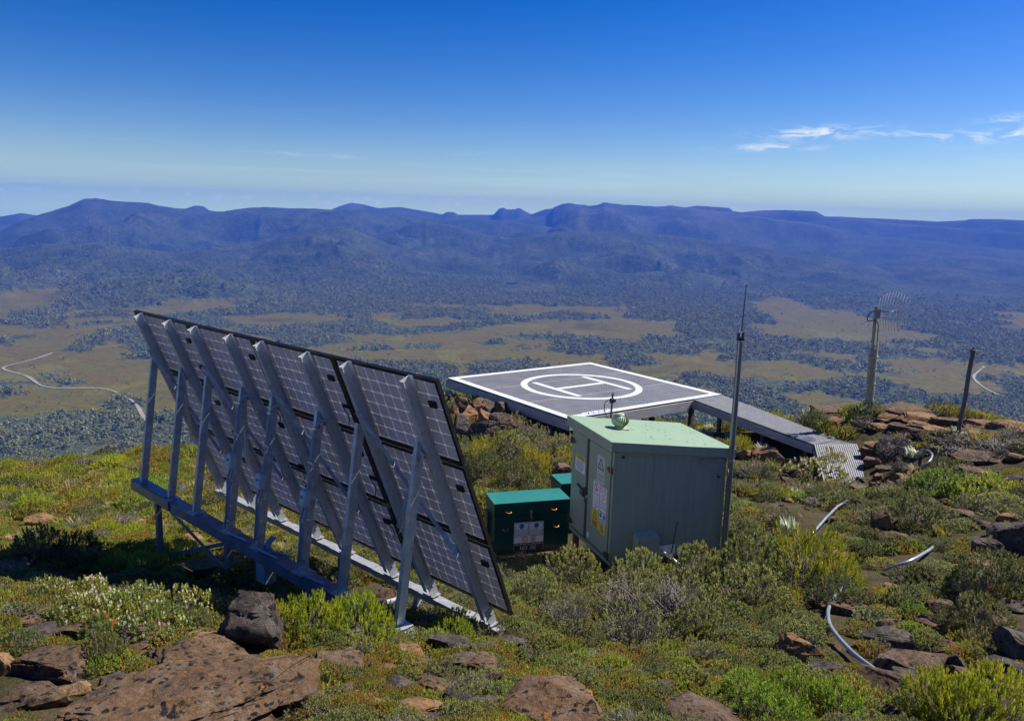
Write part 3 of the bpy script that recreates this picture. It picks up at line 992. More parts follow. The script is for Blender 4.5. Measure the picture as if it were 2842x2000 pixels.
def scatter(name, P, scale, rot, idx, coll, label, cat, tilt=None):
    me = bpy.data.meshes.new(name)
    n = len(P)
    me.vertices.add(n); me.vertices.foreach_set('co', np.asarray(P, np.float32).ravel())
    S = np.asarray(scale, np.float32)
    if S.ndim == 1: S = np.repeat(S[:, None], 3, 1)
    R_ = np.zeros((n, 3), np.float32); R_[:, 2] = rot
    if tilt is not None: R_[:, :2] = tilt
    a = me.attributes.new('scl', 'FLOAT_VECTOR', 'POINT'); a.data.foreach_set('vector', S.ravel())
    a = me.attributes.new('rotv', 'FLOAT_VECTOR', 'POINT'); a.data.foreach_set('vector', R_.ravel())
    a = me.attributes.new('pick', 'INT', 'POINT'); a.data.foreach_set('value', np.asarray(idx, np.int32))
    o = bpy.data.objects.new(name, me)
    col.objects.link(o)
    ng = bpy.data.node_groups.new(name + '_nodes', 'GeometryNodeTree')
    ng.interface.new_socket('Geometry', in_out='INPUT', socket_type='NodeSocketGeometry')
    ng.interface.new_socket('Geometry', in_out='OUTPUT', socket_type='NodeSocketGeometry')
    N, L = ng.nodes, ng.links
    gi = N.new('NodeGroupInput'); go = N.new('NodeGroupOutput')
    iop = N.new('GeometryNodeInstanceOnPoints')
    ci = N.new('GeometryNodeCollectionInfo')
    ci.inputs['Collection'].default_value = coll
    ci.inputs['Separate Children'].default_value = True
    ci.inputs['Reset Children'].default_value = True

    def at(nm, t):
        q = N.new('GeometryNodeInputNamedAttribute'); q.data_type = t; q.inputs['Name'].default_value = nm
        return q.outputs['Attribute']
    L.new(gi.outputs[0], iop.inputs['Points'])
    L.new(ci.outputs[0], iop.inputs['Instance'])
    iop.inputs['Pick Instance'].default_value = True
    L.new(at('pick', 'INT'), iop.inputs['Instance Index'])
    er = N.new('FunctionNodeEulerToRotation')
    L.new(at('rotv', 'FLOAT_VECTOR'), er.inputs[0])
    L.new(er.outputs[0], iop.inputs['Rotation'])
    L.new(at('scl', 'FLOAT_VECTOR'), iop.inputs['Scale'])
    L.new(iop.outputs[0], go.inputs[0])
    md = o.modifiers.new('scatter', 'NODES')
    md.node_group = ng
    tag(o, label, cat, kind='stuff')
    return o


def mesh_np(name, V, F_, mats, fmat=None, colr=None, smooth=False):
    """triangle mesh from arrays with a per-vertex colour"""
    me = bpy.data.meshes.new(name)
    V = np.asarray(V, np.float32); F_ = np.asarray(F_, np.int32)
    nf = len(F_)
    me.vertices.add(len(V)); me.vertices.foreach_set('co', V.ravel())
    me.loops.add(nf * 3); me.loops.foreach_set('vertex_index', F_.ravel())
    me.polygons.add(nf)
    me.polygons.foreach_set('loop_start', np.arange(nf) * 3); me.polygons.foreach_set('loop_total', np.full(nf, 3))
    if fmat is not None: me.polygons.foreach_set('material_index', np.asarray(fmat, np.int32))
    if smooth: me.polygons.foreach_set('use_smooth', np.ones(nf, bool))
    me.update(calc_edges=True)
    if colr is not None:
        a = me.color_attributes.new('col', 'FLOAT_COLOR', 'POINT')
        a.data.foreach_set('color', np.concatenate([np.asarray(colr, np.float32), np.ones((len(V), 1), np.float32)], 1).ravel())
    for m in mats: me.materials.append(m)
    return me


def tri_tube(paths, radii, n=3):
    """many thin tapering tubes: paths (k, m, 3), radii (k, m)"""
    k, m, _ = paths.shape
    T = np.gradient(paths, axis=1); T /= np.linalg.norm(T, axis=2, keepdims=True) + 1e-9
    ref = np.tile(np.array([0.31, 0.83, 0.47]), (k, m, 1))
    U = np.cross(T, ref); U /= np.linalg.norm(U, axis=2, keepdims=True) + 1e-9
    W_ = np.cross(T, U)
    V = []
    for j in range(n):
        a = 2 * math.pi * j / n
        V.append(paths + radii[..., None] * (math.cos(a) * U + math.sin(a) * W_))
    V = np.stack(V, 2)                                   # k, m, n, 3
    id_ = np.arange(k * m * n).reshape(k, m, n)
    a = id_[:, :-1]; b = np.roll(id_, -1, 2)[:, :-1]; c = np.roll(id_, -1, 2)[:, 1:]; d = id_[:, 1:]
    Fc = np.concatenate([np.stack([a, b, c], -1).reshape(-1, 3), np.stack([a, c, d], -1).reshape(-1, 3)])
    return V.reshape(-1, 3), Fc


def gum_tree(seed, h, w, crown0, nleaf, tone):
    g = np.random.default_rng(seed)
    # clumps through the crown
    nc = 7
    cc = np.stack([g.normal(0, w * 0.24, nc), g.normal(0, w * 0.24, nc), g.uniform(crown0 * h, 0.92 * h, nc)], 1)
    cr = g.uniform(0.16, 0.27, nc) * w
    pick = g.integers(0, nc, nleaf)
    d = g.normal(size=(nleaf, 3)); d /= np.linalg.norm(d, axis=1)[:, None]
    p = cc[pick] + d * (cr[pick] * g.uniform(0.6, 1.05, nleaf))[:, None]
    p[:, 2] = np.clip(p[:, 2], crown0 * h * 0.8, h)
    s = g.uniform(0.10, 0.19, nleaf) * w
    n = d + g.normal(0, 0.25, (nleaf, 3)); n[:, 2] += 0.45; n /= np.linalg.norm(n, axis=1)[:, None]
    u = np.cross(n, g.normal(size=(nleaf, 3))); u /= np.linalg.norm(u, axis=1)[:, None]
    v = np.cross(n, u)
    V = np.stack([p - u * s[:, None], p - v * (s * 0.8)[:, None], p + u * s[:, None], p + v * (s * 0.8)[:, None]], 1).reshape(-1, 3)
    b = np.arange(nleaf)[:, None] * 4
    Fc = np.concatenate([b + [0, 1, 2], b + [0, 2, 3]])
    base = np.array(tone)
    cl = base * g.uniform(0.82, 1.18, (nleaf, 1)) * (1 + g.normal(0, 0.06, (nleaf, 3)))
    cl = np.repeat(cl, 4, 0)
    tp = np.array([[[0, 0, -1.0], [g.normal(0, .15), g.normal(0, .15), h * 0.35], [g.normal(0, .4), g.normal(0, .4), h * 0.8]]])
    TV, TF = tri_tube(tp, np.array([[0.02, 0.016, 0.007]]) * h, 4)
    tc_ = np.tile(np.array([0.36, 0.34, 0.30]), (len(TV), 1))
    fm = np.concatenate([np.zeros(len(Fc)), np.ones(len(TF))])
    return mesh_np('gum_tree', np.concatenate([V, TV]), np.concatenate([Fc, TF + len(V)]), [MT['leaf_far'], MT['bark']], fm, np.concatenate([cl, tc_]))


def build_forest():
    tones = [(0.172, 0.185, 0.056), (0.150, 0.165, 0.054), (0.190, 0.198, 0.070), (0.130, 0.150, 0.048), (0.178, 0.178, 0.062), (0.112, 0.130, 0.042)]
    protos = [gum_tree(100 + i, 1.0, (0.62, 0.72, 0.58, 0.8, 0.66, 0.5)[i], (0.42, 0.36, 0.5, 0.3, 0.45, 0.25)[i], (76, 84, 70, 88, 76, 70)[i], tones[i]) for i in range(6)]
    coll = proto_collection('gum_tree_kinds', protos)
    g = np.random.default_rng(5)
    P = []; S = []
    for (r0, r1, sp, hh) in ((560, 1000, 7.0, 9.5), (1000, 1800, 8.0, 9.5), (1800, 2900, 11.0, 10.5), (2900, 4300, 15.0, 11.5)):
        area = 0.5 * RAD(74) * (r1 ** 2 - r0 ** 2)
        n = int(area / sp ** 2)
        r = np.sqrt(g.uniform(r0 ** 2, r1 ** 2, n)); a = g.uniform(-RAD(37), RAD(37), n)
        x = r * np.sin(a); y = r * np.cos(a)
        mo = moor_mask(x, y) | moor_mask(x, y, 0.75 * hh)
        dn = fbm(x / 170, y / 170, 3)
        keep = (~mo & (dn > -0.62)) | (mo & (g.uniform(size=n) < 0.02 + 0.16 * sst(0.15, 0.45, fbm(x / 130 + 7, y / 130, 3))))
        for C in ROADS:
            d2 = np.full(n, 1e9)
            for q in C[::2]: d2 = np.minimum(d2, (x - q[0]) ** 2 + (y - q[1]) ** 2)
            keep &= d2 > 11 ** 2
        keep &= g.uniform(size=n) > sst(3000, 4250, r) * 0.95
        z = height(x, y)
        px, py = pix(np.stack([x, y, z], 1))
        keep &= ~((px > 1385) & (px < 1535) & (py > 766) & (py < 812) & (r > 3000))
        x, y, z, mo, dn = x[keep], y[keep], z[keep], mo[keep], dn[keep]
        s = hh * g.uniform(0.45, 1.3, len(x)) * np.where(mo, g.uniform(0.22, 0.6, len(x)), 1.0) * (1 + 0.25 * dn)
        P.append(np.stack([x, y, z - 0.3], 1)); S.append(s)
    P = np.concatenate(P); S = np.concatenate(S)
    n = len(P)
    print('forest trees', n)
    sx = S * g.uniform(0.85, 1.25, n)
    scatter('eucalypt_forest', P, np.stack([sx, sx, S], 1), g.uniform(0, 6.28, n), g.integers(0, 6, n), coll, 'grey green eucalypt forest spread over the valley between open moors', 'forest')


build_forest()


# ------------------------------------------------------------------ haze over the valley
def build_haze():
    m = bpy.data.materials.new('blue_haze')
    m.use_nodes = True
    nt = m.node_tree
    for n in list(nt.nodes): nt.nodes.remove(n)
    out = nt.nodes.new('ShaderNodeOutputMaterial')
    pv = nt.nodes.new('ShaderNodeVolumePrincipled')
    pv.inputs['Color'].default_value = (*HAZE_COLOR, 1)
    pv.inputs['Density'].default_value = HAZE_DENSITY
    pv.inputs['Anisotropy'].default_value = 0.0
    nt.links.new(pv.outputs[0], out.inputs['Volume'])
    MT['haze'] = m
    mb = MB()
    x0, x1, y0, y1, z0, z1 = -16500, 16500, -3000, 20800, -330, 205
    x0, y0, x1 = -9100, -9100, 9100; y1 = 9100
    mb.obox(((x0 + x1) / 2, (y0 + y1) / 2, (z0 + z1) / 2), (1, 0, 0), (0, 1, 0), (0, 0, 1), x1 - x0, y1 - y0, z1 - z0)
    tag(mb.build('haze', 'haze'), 'thin blue haze filling the valley air', 'haze', kind='stuff')


build_haze()


# ================================================================== SOLAR ARRAY
SY, ST = RAD(-42.2), RAD(67.56)
SU = np.array([math.cos(SY), math.sin(SY), 0.0])
_hn = np.array([-math.sin(SY), math.cos(SY), 0.0])
SV = np.array([0, 0, 1.0]) * math.sin(ST) - _hn * math.cos(ST)
SN = np.cross(SU, SV)                                   # out of the back, towards the camera
SO = np.array([-2.79, 10.03, -2.92])
UP = np.array([0, 0, 1.0])


def sp(u, v, n):
    return SO + SU * u + SV * v + SN * n


def build_array():
    base = sp(0, -1.7, 0.5); base[2] = gz(base[0], base[1])
    root = thing('solar_array', 'large tilted array of twelve solar panels on a galvanised steel frame', 'solar panels', base)
    CW, RH = 1.68, 1.02
    bu = [-3.05, -2.13, -1.37, -0.44, 0.29, 1.25, 2.01, 2.99]
    # panels
    cell_me = None
    rest = MB()
    order = [(3, 2), (3, 1), (3, 0), (2, 2), (2, 1)]
    for c in range(4):
        for r in range(3):
            u0 = -3.36 + c * CW + 0.008; u1 = u0 + CW - 0.016
            v0 = -1.53 + r * RH + 0.014; v1 = v0 + RH - 0.028
            fr = MB(); t = 0.036; dp = 0.042
            cu, cv = (u0 + u1) / 2, (v0 + v1) / 2
            fr.obox(sp(cu, v0 + t / 2, -dp / 2 + 0.02), SU, SV, SN, u1 - u0, t, dp)
            fr.obox(sp(cu, v1 - t / 2, -dp / 2 + 0.02), SU, SV, SN, u1 - u0, t, dp)
            fr.obox(sp(u0 + t / 2, cv, -dp / 2 + 0.02), SU, SV, SN, t, v1 - v0 - 2 * t, dp)
            fr.obox(sp(u1 - t / 2, cv, -dp / 2 + 0.02), SU, SV, SN, t, v1 - v0 - 2 * t, dp)
            bs = MB(); bs.obox(sp(cu, cv, -0.004), SU, SV, SN, u1 - u0 - 2 * t + 0.004, v1 - v0 - 2 * t + 0.004, 0.008)
            po = bs.build('solar_panel', 'backsheet', root)
            fr.build('panel_frame', 'black_frame', po)
            jb = MB(); jb.obox(sp(u1 - 0.17, v1 - 0.30, 0.016), SU, SV, SN, 0.10, 0.07, 0.024)
            jb.build('junction_box', 'black', po)
            # cells: ten across, six high, with clipped corners
            iu0, iu1, iv0, iv1 = u0 + t + 0.012, u1 - t - 0.012, v0 + t + 0.012, v1 - t - 0.012
            pw, ph = (iu1 - iu0) / 10, (iv1 - iv0) / 6
            a, b, k = pw / 2 - 0.0050, ph / 2 - 0.0050, 0.016
            octo = [(-a + k, -b), (a - k, -b), (a, -b + k), (a, b - k), (a - k, b), (-a + k, b), (-a, b - k), (-a, -b + k)]
            for i in range(10):
                for j in range(6):
                    ctr = sp(iu0 + (i + 0.5) * pw, iv0 + (j + 0.5) * ph, 0.0005)
                    if (c, r) in order:
                        if cell_me is None:
                            m0 = MB(); m0.prism([SU * x + SV * y for x, y in octo], SN * 0.0025)
                            o = m0.build('solar_cell', 'cell')
                            cell_me = o.data
                            bpy.data.objects.remove(o)
                        o = bpy.data.objects.new('solar_cell', cell_me)
                        col.objects.link(o); o.parent = po
                        o.location = [float(q) for q in ctr - base]
                    else:
                        rest.prism([ctr + SU * x + SV * y for x, y in octo], SN * 0.0025)
    tag(rest.build('solar_cells', 'cell', root), kind='stuff')
    # beams up the back of the panels
    for i, u in enumerate(bu):
        m = MB()
        s_ = 1 if i % 2 == 0 else 1
        m.channel(sp(u - 0.03, -1.64, 0.021), sp(u - 0.03, 1.515, 0.021), SN, SU * s_, 0.13, 0.062, 0.005)
        m.build('beam', 'galv', root)
        # foot bracket
        f = MB()
        f.obox(sp(u + 0.075, -1.60, 0.085), SU, SV, SN, 0.008, 0.22, 0.12)
        p = sp(u, -1.70, 0.06)
        f.obox(p + UP * -0.035, SU, _hn, UP, 0.19, 0.14, 0.010)
        br = f.build('foot_bracket', 'galv_rail', root)
        bt = MB()
        q = sp(u + 0.080, -1.58, 0.085); bt.tube([q, q + SU * 0.016], 0.013, 6)
        q = p - UP * 0.03 + SU * 0.05; bt.tube([q, q + UP * 0.02], 0.012, 6)
        bt.build('bolt', 'steel_dark', br)
        # rear leg
        top = sp(u - 0.035, 0.74, 0.16); bot = sp(u - 0.035, -0.825, 1.075)
        bot = bot + (bot - top) / np.linalg.norm(bot - top) * 0.02
        d = (bot - top) / np.linalg.norm(bot - top)
        wv = np.cross(d, SU); wv = wv if wv @ SN > 0 else -wv
        lg = MB(); lg.channel(top - d * 0.06 - wv * 0.05, bot - wv * 0.05, wv, -SU, 0.10, 0.052, 0.005)
        lo = lg.build('leg', 'galv_leg', root)
        pl = MB(); pl.obox(bot - SU * 0.02 - UP * 0.012, SU, _hn, UP, 0.20, 0.20, 0.010)
        pl.build('leg_plate', 'galv_leg', lo)
    # cross braces in each bay
    for c in range(4):
        ua, ub = bu[2 * c], bu[2 * c + 1]
        for (p, q, n) in ((sp(ua + 0.03, 0.98, 0.175), sp(ub + 0.0, -0.66, 0.175), 0), (sp(ub, 0.72, 0.192), sp(ua + 0.03, -0.60, 0.192), 1)):
            m = MB(); m.bar(p, q, np.cross(SN, q - p), 0.085, 0.008)
            dd = (q - p) / np.linalg.norm(q - p)
            sd_ = np.cross(SN, dd)
            m.bar(p + sd_ * 0.045 + SN * 0.024, q + sd_ * 0.045 + SN * 0.024, SN, 0.040, 0.006)
            m.build('brace', 'galv_leg' if n == 0 else 'galv', root)
    # front and rear base rails
    zf = -4.5
    fa = sp(-3.30, -1.69, 0.05); fb = sp(3.22, -1.69, 0.05)
    fa[2] = fb[2] = zf - 0.028
    m = MB()
    m.channel(fa - _hn * 0.065 - UP * 0.05, fb - _hn * 0.065 - UP * 0.05, _hn, -UP, 0.13, 0.075, 0.008)
    m2 = m.build('front_rail', 'galv_rail', root)
    for k in range(7):
        u = -2.9 + k * 0.93
        q = sp(u, -1.69, 0.05); q[2] = zf - 0.078
        b = MB(); b.obox(q + UP * 0.004, SU, _hn, UP, 0.16, 0.134, 0.006)
        b.build('rail_plate', 'galv_rail', m2)
    ra = sp(-3.34, -0.83, 1.09); rb = sp(2.36, -0.83, 1.09)
    zr = -4.105
    ra[2] = rb[2] = zr
    m = MB()
    m.channel(ra - _hn * 0.09 - UP * 0.018, rb - _hn * 0.09 - UP * 0.018, _hn, -UP, 0.18, 0.14, 0.010)
    rr_ = m.build('rear_rail', 'steel_dark', root)
    ext = MB(); e0 = ra - SU * 0.02 + UP * -0.006; ext.obox((e0 + ra + SU * 1.1) / 2, SU, _hn, UP, 1.12, 0.17, 0.008)
    ext.build('rail_plate', 'steel_dark', rr_)
    fl = MB(); q = sp(-2.55, -0.83, 1.09); q[2] = zr - 0.03
    fl.obox(ra + SU * 1.22 - UP * 0.08 - _hn * 0.105, SU, UP, _hn, 0.16, 0.14, 0.012)
    fl.build('splice_plate', 'steel_dark', rr_)
    # posts
    for (u, side) in ((-2.62, 'r'), (-0.55, 'r'), (1.25, 'r'), (-1.95, 'f'), (0.15, 'f'), (1.75, 'f'), (2.72, 'f')):
        if side == 'r':
            q = sp(u, -0.83, 1.09); zt = zr - 0.16
        else:
            q = sp(u, -1.69, 0.05); zt = zf - 0.10
        q[2] = 0
        g = gz(q[0], q[1]) - 0.15
        if zt - g < 0.08: g = zt - 0.12
        m = MB(); m.channel(q + UP * zt - SU * 0.04 - _hn * 0.04, q + UP * g - SU * 0.04 - _hn * 0.04, SU, _hn, 0.075, 0.075, 0.008)
        m.build('post', 'steel_dark' if side == 'r' or u < 1 else 'galv', root)
    # X brace between the left posts
    for (ua, za, ub, zb) in ((-2.60, zr - 0.2, -0.58, -4.80), (-2.58, -5.15, -0.58, zr - 0.22)):
        p = sp(ua, -0.83, 1.09); p[2] = za
        q = sp(ub, -0.83, 1.09); q[2] = zb
        n = _hn * (0.05 if ua == -2.60 else 0.07)
        m = MB(); m.bar(p + n, q + n, UP, 0.055, 0.012)
        m.build('brace', 'steel_dark', root)
    # last foot stands on its own plate and pin
    q = sp(2.955, -0.85, 1.09); q[2] = -4.15
    m = MB(); m.obox(q - UP * 0.015, SU, _hn, UP, 0.30, 0.24, 0.014); m.obox(q + SU * 0.06 - UP * 0.035 - _hn * 0.05, SU, _hn, UP, 0.24, 0.20, 0.014)
    m.tube([q - UP * 0.03 + SU * 0.03, q - UP * 0.30 + SU * 0.03], 0.012, 8)
    m.build('foot_plate', 'galv_rail', root)
    # conduits, switch boxes and junction box
    def leg_pt(u, s, off=0.0, du=0.0):
        top = sp(u, 0.74, 0.16); bot = sp(u, -0.825, 1.075)
        p = top + (bot - top) * s
        d = (bot - top) / np.linalg.norm(bot - top)
        wv = np.cross(d, SU); wv = wv if wv @ SN > 0 else -wv
        return p + wv * (0.068 + off) + SU * du
    for k, u in ((3, bu[3]), (4, bu[4]), (5, bu[5])):
        sb = (0.50, 0.55, 0.53)[k - 3]
        pts = [sp(u + 0.10, 0.66, 0.10), sp(u + 0.02, 0.74, 0.18), leg_pt(u, 0.06, 0.0, -0.03), leg_pt(u, sb - 0.06, 0.0, -0.03)]
        m = MB(); m.tube(polyline(np.array(pts), 0.06), 0.020, 8)
        m.build('conduit', 'conduit', root, True)
        b = MB(); d = leg_pt(u, sb + .05) - leg_pt(u, sb); d /= np.linalg.norm(d)
        wv = np.cross(d, SU); wv = wv if wv @ SN > 0 else -wv
        b.obox(leg_pt(u, sb, 0.02, -0.05), SU, d, wv, 0.115, 0.19, 0.085)
        bo = b.build('switch_box', 'box_white', root, bevel=0.012)
        kn = MB(); c = leg_pt(u, sb - 0.012, 0.063, -0.05); kn.tube([c, c + wv * 0.02], 0.018, 10)
        kn.build('switch_knob', 'conduit', bo)
        lo_ = MB()
        pts = [leg_pt(u, sb + 0.06, 0.0, -0.075), leg_pt(u, sb + 0.12, 0.03, -0.09), leg_pt(u, sb + 0.18, 0.03, -0.055), leg_pt(u, 0.97, 0.01, -0.055), leg_pt(u, 1.0, 0.03, -0.10), leg_pt(u, 1.01, 0.0, 0.12), leg_pt(u, 1.01, -0.03, 0.42)]
        lo_.tube(polyline(np.array(pts), 0.04), 0.016, 8)
        pts = [leg_pt(u, sb + 0.06, 0.0, -0.02), leg_pt(u, sb + 0.13, 0.03, -0.015), leg_pt(u, sb + 0.2, 0.02, -0.02), leg_pt(u, 0.95, 0.0, -0.02)]
        lo_.tube(polyline(np.array(pts), 0.04), 0.016, 8)
        lo_.build('conduit', 'conduit', root, True)
        for s in (0.08, 0.3, 0.66, 0.82, 0.93):
            cl = MB(); cl.obox(leg_pt(u, s, -0.008, -0.028), SU, d, wv, 0.085, 0.018, 0.045)
            cl.build('clip', 'steel_bright', root)
    jb = at_d(738, 1585, 9.28) ; jc = np.array([jb[0], jb[1], jb[2]])
    b = MB(); b.obox(jc, SU, _hn, UP, 0.21, 0.16, 0.25)
    jo = b.build('junction_box', 'box_grey', root, bevel=0.01)
    t = MB()
    for dx in (-0.05, -0.015, 0.02):
        t.tube(polyline(np.array([jc + SU * dx + UP * 0.12, jc + SU * (dx) + UP * 0.28, jc + SU * (dx + 0.03) + UP * 0.38 + _hn * 0.03, jc + SU * (dx + 0.06) + UP * 0.44 + _hn * 0.10]), 0.04), 0.014, 8)
    t.tube(polyline(np.array([jc + SU * 0.07 + UP * 0.12, jc + SU * 0.07 + UP * 0.22, jc + SU * 0.12 + UP * 0.31, jc + SU * 0.24 + UP * 0.31 + _hn * 0.05, jc + SU * 0.34 + UP * 0.25 + _hn * 0.15]), 0.04), 0.016, 8)
    t.build('conduit', 'conduit', jo, True)
    # loose black cables behind the panels
    g = random.Random(4)
    for (u, v) in ((-1.80, 0.85), (1.58, 0.90), (-0.10, 0.55), (1.56, -0.10), (-1.75, -0.25), (1.60, -0.75), (-0.12, -0.4)):
        P = [sp(u, v, 0.03)]
        for k in range(9):
            a = k / 8 * 5.5
            P.append(sp(u + 0.05 * math.sin(a) + g.uniform(-.02, .02), v - 0.045 * k + 0.05 * math.cos(a), 0.05 + 0.02 * math.sin(a * 2)))
        m = MB(); m.tube(polyline(np.array(P), 0.03), 0.006, 6)
        m.obox(sp(u + 0.06, v - 0.02, 0.035), SU, SV, SN, 0.12, 0.03, 0.03)
        m.build('cable', 'cable', root)
    tg = MB(); tg.obox(sp(1.70, -0.49, 0.06), SU, (SV + SN * .4) / np.linalg.norm(SV + SN * .4), np.cross(SU, SV), 0.09, 0.05, 0.003)
    MT['lime_tag'] = pmat('lime_tag', (0.45, 0.55, 0.05), None, 5, 0.6)
    tg.build('tag', 'lime_tag', root)


build_array()

# ================================================================== SHED
HP = np.array([1.69, 12.19, -5.51])
HYAW = 0.342
HA = np.array([math.cos(HYAW), math.sin(HYAW), 0.0]); HB = np.array([-math.sin(HYAW), math.cos(HYAW), 0.0])
SW, SL, SHN, SHF = 1.63, 2.07, 2.05, 1.80


def hp(a, b, z):
    return HP + HA * a + HB * b + UP * z


def build_shed():
    root = thing('equipment_shed', 'sage green metal equipment shed with double doors and warning signs', 'shed', hp(SL / 2, SW / 2, 0))
    # walls as four panels
    t = 0.04
    def hz(a): return SHN + (SHF - SHN) * a / SL
    m = MB(); m.prism([hp(0.02, t, 0.02), hp(SL, t, 0.02), hp(SL, t, hz(SL) - 0.02), hp(0.02, t, hz(0) - 0.02)], -HB * t)
    w = m.build('side_wall', 'shed', root)
    for a in (0.69, 1.375):
        s = MB(); s.obox(hp(a, -0.004, 0.93), HA, HB, UP, 0.012, 0.008, 1.78); s.build('seam', 'shed', w)
    s = MB()
    for k in range(9):
        p = hp(2.045, -0.002, 0.12 + 0.2 * k); s.tube([p, p - HB * 0.006], 0.007, 6)
    s.build('rivets', 'steel_bright', w)['kind'] = 'stuff'
    m = MB(); m.prism([hp(0.02, SW, 0.02), hp(SL, SW, 0.02), hp(SL, SW, hz(SL) - 0.02), hp(0.02, SW, hz(0) - 0.02)], -HB * t)
    m.build('side_wall', 'shed', root)
    m = MB(); m.obox(hp(SL - t / 2, SW / 2, hz(SL) / 2), HA, HB, UP, t, SW - 2 * t, hz(SL) - 0.06); m.build('back_wall', 'shed', root)
    m = MB(); m.obox(hp(SL / 2, SW / 2, 0.0), HA, HB, UP, SL - 0.1, SW - 0.1, 0.05); m.build('floor', 'shed_trim', root)
    m = MB()
    for a, b in ((0.08, 0.08), (0.08, SW - 0.08), (SL - 0.08, 0.08), (SL - 0.08, SW - 0.08), (SL / 2, 0.08)):
        p = hp(a, b, 0); m.obox(p - UP * 0.30, HA, HB, UP, 0.09, 0.09, 0.58)
    m.build('stump', 'wood_dark', root)
    # door frame and two doors on the left face
    m = MB()
    m.obox(hp(0.0, SW / 2, hz(0) - 0.105), HA, HB, UP, 0.05, SW, 0.10)
    m.obox(hp(0.0, SW / 2, 0.03), HA, HB, UP, 0.05, SW, 0.06)
    m.obox(hp(0.0, 0.035, 1.0), HA, HB, UP, 0.05, 0.07, 1.84)
    m.obox(hp(0.0, SW - 0.03, 1.0), HA, HB, UP, 0.05, 0.06, 1.84)
    m.build('door_frame', 'shed', root)
    m = MB(); m.obox(hp(-0.004, SW / 2, 1.0), HA, HB, UP, 0.03, SW - 0.14, 1.80); m.build('door_seal', 'shed_trim', root)
    doors = []
    for (b0, b1) in ((0.085, 0.895), (0.985, SW - 0.075)):
        d = MB(); d.obox(hp(-0.030, (b0 + b1) / 2, 0.99), HA, HB, UP, 0.024, b1 - b0, 1.75)
        doors.append(d.build('door', 'shed', root, bevel=0.006))
    m = MB(); m.obox(hp(-0.034, 0.94, 0.99), HA, HB, UP, 0.026, 0.075, 1.77); m.tube([hp(-0.05, 0.94, 0.75), hp(-0.05, 0.94, 1.02)], 0.03, 10)
    m.build('locking_bar', 'rust', root)
    # hinges
    for (b, z, k) in ((SW - 0.06, 1.67, 1), (SW - 0.06, 0.19, 1), (0.08, 1.58, 0), (0.08, 0.14, 0)):
        s = -1 if k else 1
        m = MB()
        m.prism([hp(-0.046, b - s * 0.05, z - 0.055), hp(-0.046, b + s * 0.05, z - 0.045), hp(-0.046, b + s * 0.14, z + 0.01), hp(-0.046, b + s * 0.05, z + 0.055), hp(-0.046, b - s * 0.05, z + 0.055)], HA * 0.008)
        m.tube([hp(-0.055, b - s * 0.05, z - 0.06), hp(-0.055, b - s * 0.05, z + 0.06)], 0.014, 8)
        m.build('hinge', 'rust', doors[k])
    m = MB(); p = hp(-0.06, 0.03, 1.60); m.tube([p - UP * 0.05, p + UP * 0.06], 0.010, 8); m.obox(p + UP * 0.065, HA, HB, UP, 0.03, 0.05, 0.006); m.build('hinge_pin', 'steel_bright', root)
    m = MB(); p = hp(-0.06, 0.03, 1.525); m.tube([p, p + UP * 0.03], 0.014, 8); m.build('hinge_pin', 'copper', root)
    # lock lever and padlock
    m = MB(); m.bar(hp(-0.07, 1.02, 0.92), hp(-0.07, 1.26, 0.97), HA, 0.02, 0.03); m.obox(hp(-0.06, 1.02, 0.90), HA, HB, UP, 0.05, 0.08, 0.14); m.build('lever', 'black', doors[1])
    m = MB(); m.obox(hp(-0.085, 1.12, 0.87), HA, HB, UP, 0.025, 0.05, 0.06); m.tube(polyline(np.array([hp(-0.085, 1.10, 0.90), hp(-0.085, 1.10, 0.94), hp(-0.085, 1.14, 0.94), hp(-0.085, 1.14, 0.90)]), 0.01), 0.005, 6); m.build('padlock', 'steel_dark', doors[1])
    m = MB(); m.tube(polyline(np.array([hp(-0.05, 0.83, 0.93), hp(-0.09, 0.83, 0.92), hp(-0.10, 0.83, 0.86), hp(-0.09, 0.83, 0.80), hp(-0.05, 0.83, 0.79)]), 0.02), 0.006, 6); m.build('wire_handle', 'steel_bright', doors[0])
    m = MB(); m.obox(hp(-0.0435, 0.80, 0.22), HA, HB, UP, 0.003, 0.07, 0.10); m.build('sticker', 'sign_white', doors[0])
    # roof with folded fascia
    ov, ova = 0.075, 0.12
    def rz(a): return hz(a) + 0.02
    c = [(-ova, -ov), (SL + ova, -ov), (SL + ova, SW + ov), (-ova, SW + ov)]
    m = MB(); m.prism([hp(a, b, rz(a)) for a, b in c], UP * 0.014)
    ro = m.build('roof', 'shed_roof', root)
    m = MB()
    for i in range(4):
        (a0, b0), (a1, b1) = c[i], c[(i + 1) % 4]
        p, q = hp(a0, b0, rz(a0) - 0.002), hp(a1, b1, rz(a1) - 0.002)
        inn = np.array(hp(SL / 2, SW / 2, 0)) - (p + q) / 2; inn[2] = 0
        dn = np.cross(UP, q - p); dn /= np.linalg.norm(dn); dn = dn if dn @ inn > 0 else -dn
        dep = 0.13 if i in (0, 2) else (0.16 if i == 3 else 0.12)
        m.prism([p, q, q - UP * dep, p - UP * dep], dn * 0.004)
    m.build('fascia', 'shed', ro)
    # whirling ventilator
    tb = hp(0.52, 0.92, rz(0.52) + 0.014)
    m = MB(); m.prism([tb + HA * x + HB * y - UP * 0.0 for x, y in ((-0.13, -0.13), (0.13, -0.13), (0.13, 0.13), (-0.13, 0.13))], UP * 0.010)
    m.tube([tb, tb + UP * 0.04], 0.085, 20)
    vb = m.build('ventilator_base', 'turbine', root)
    nv = 22
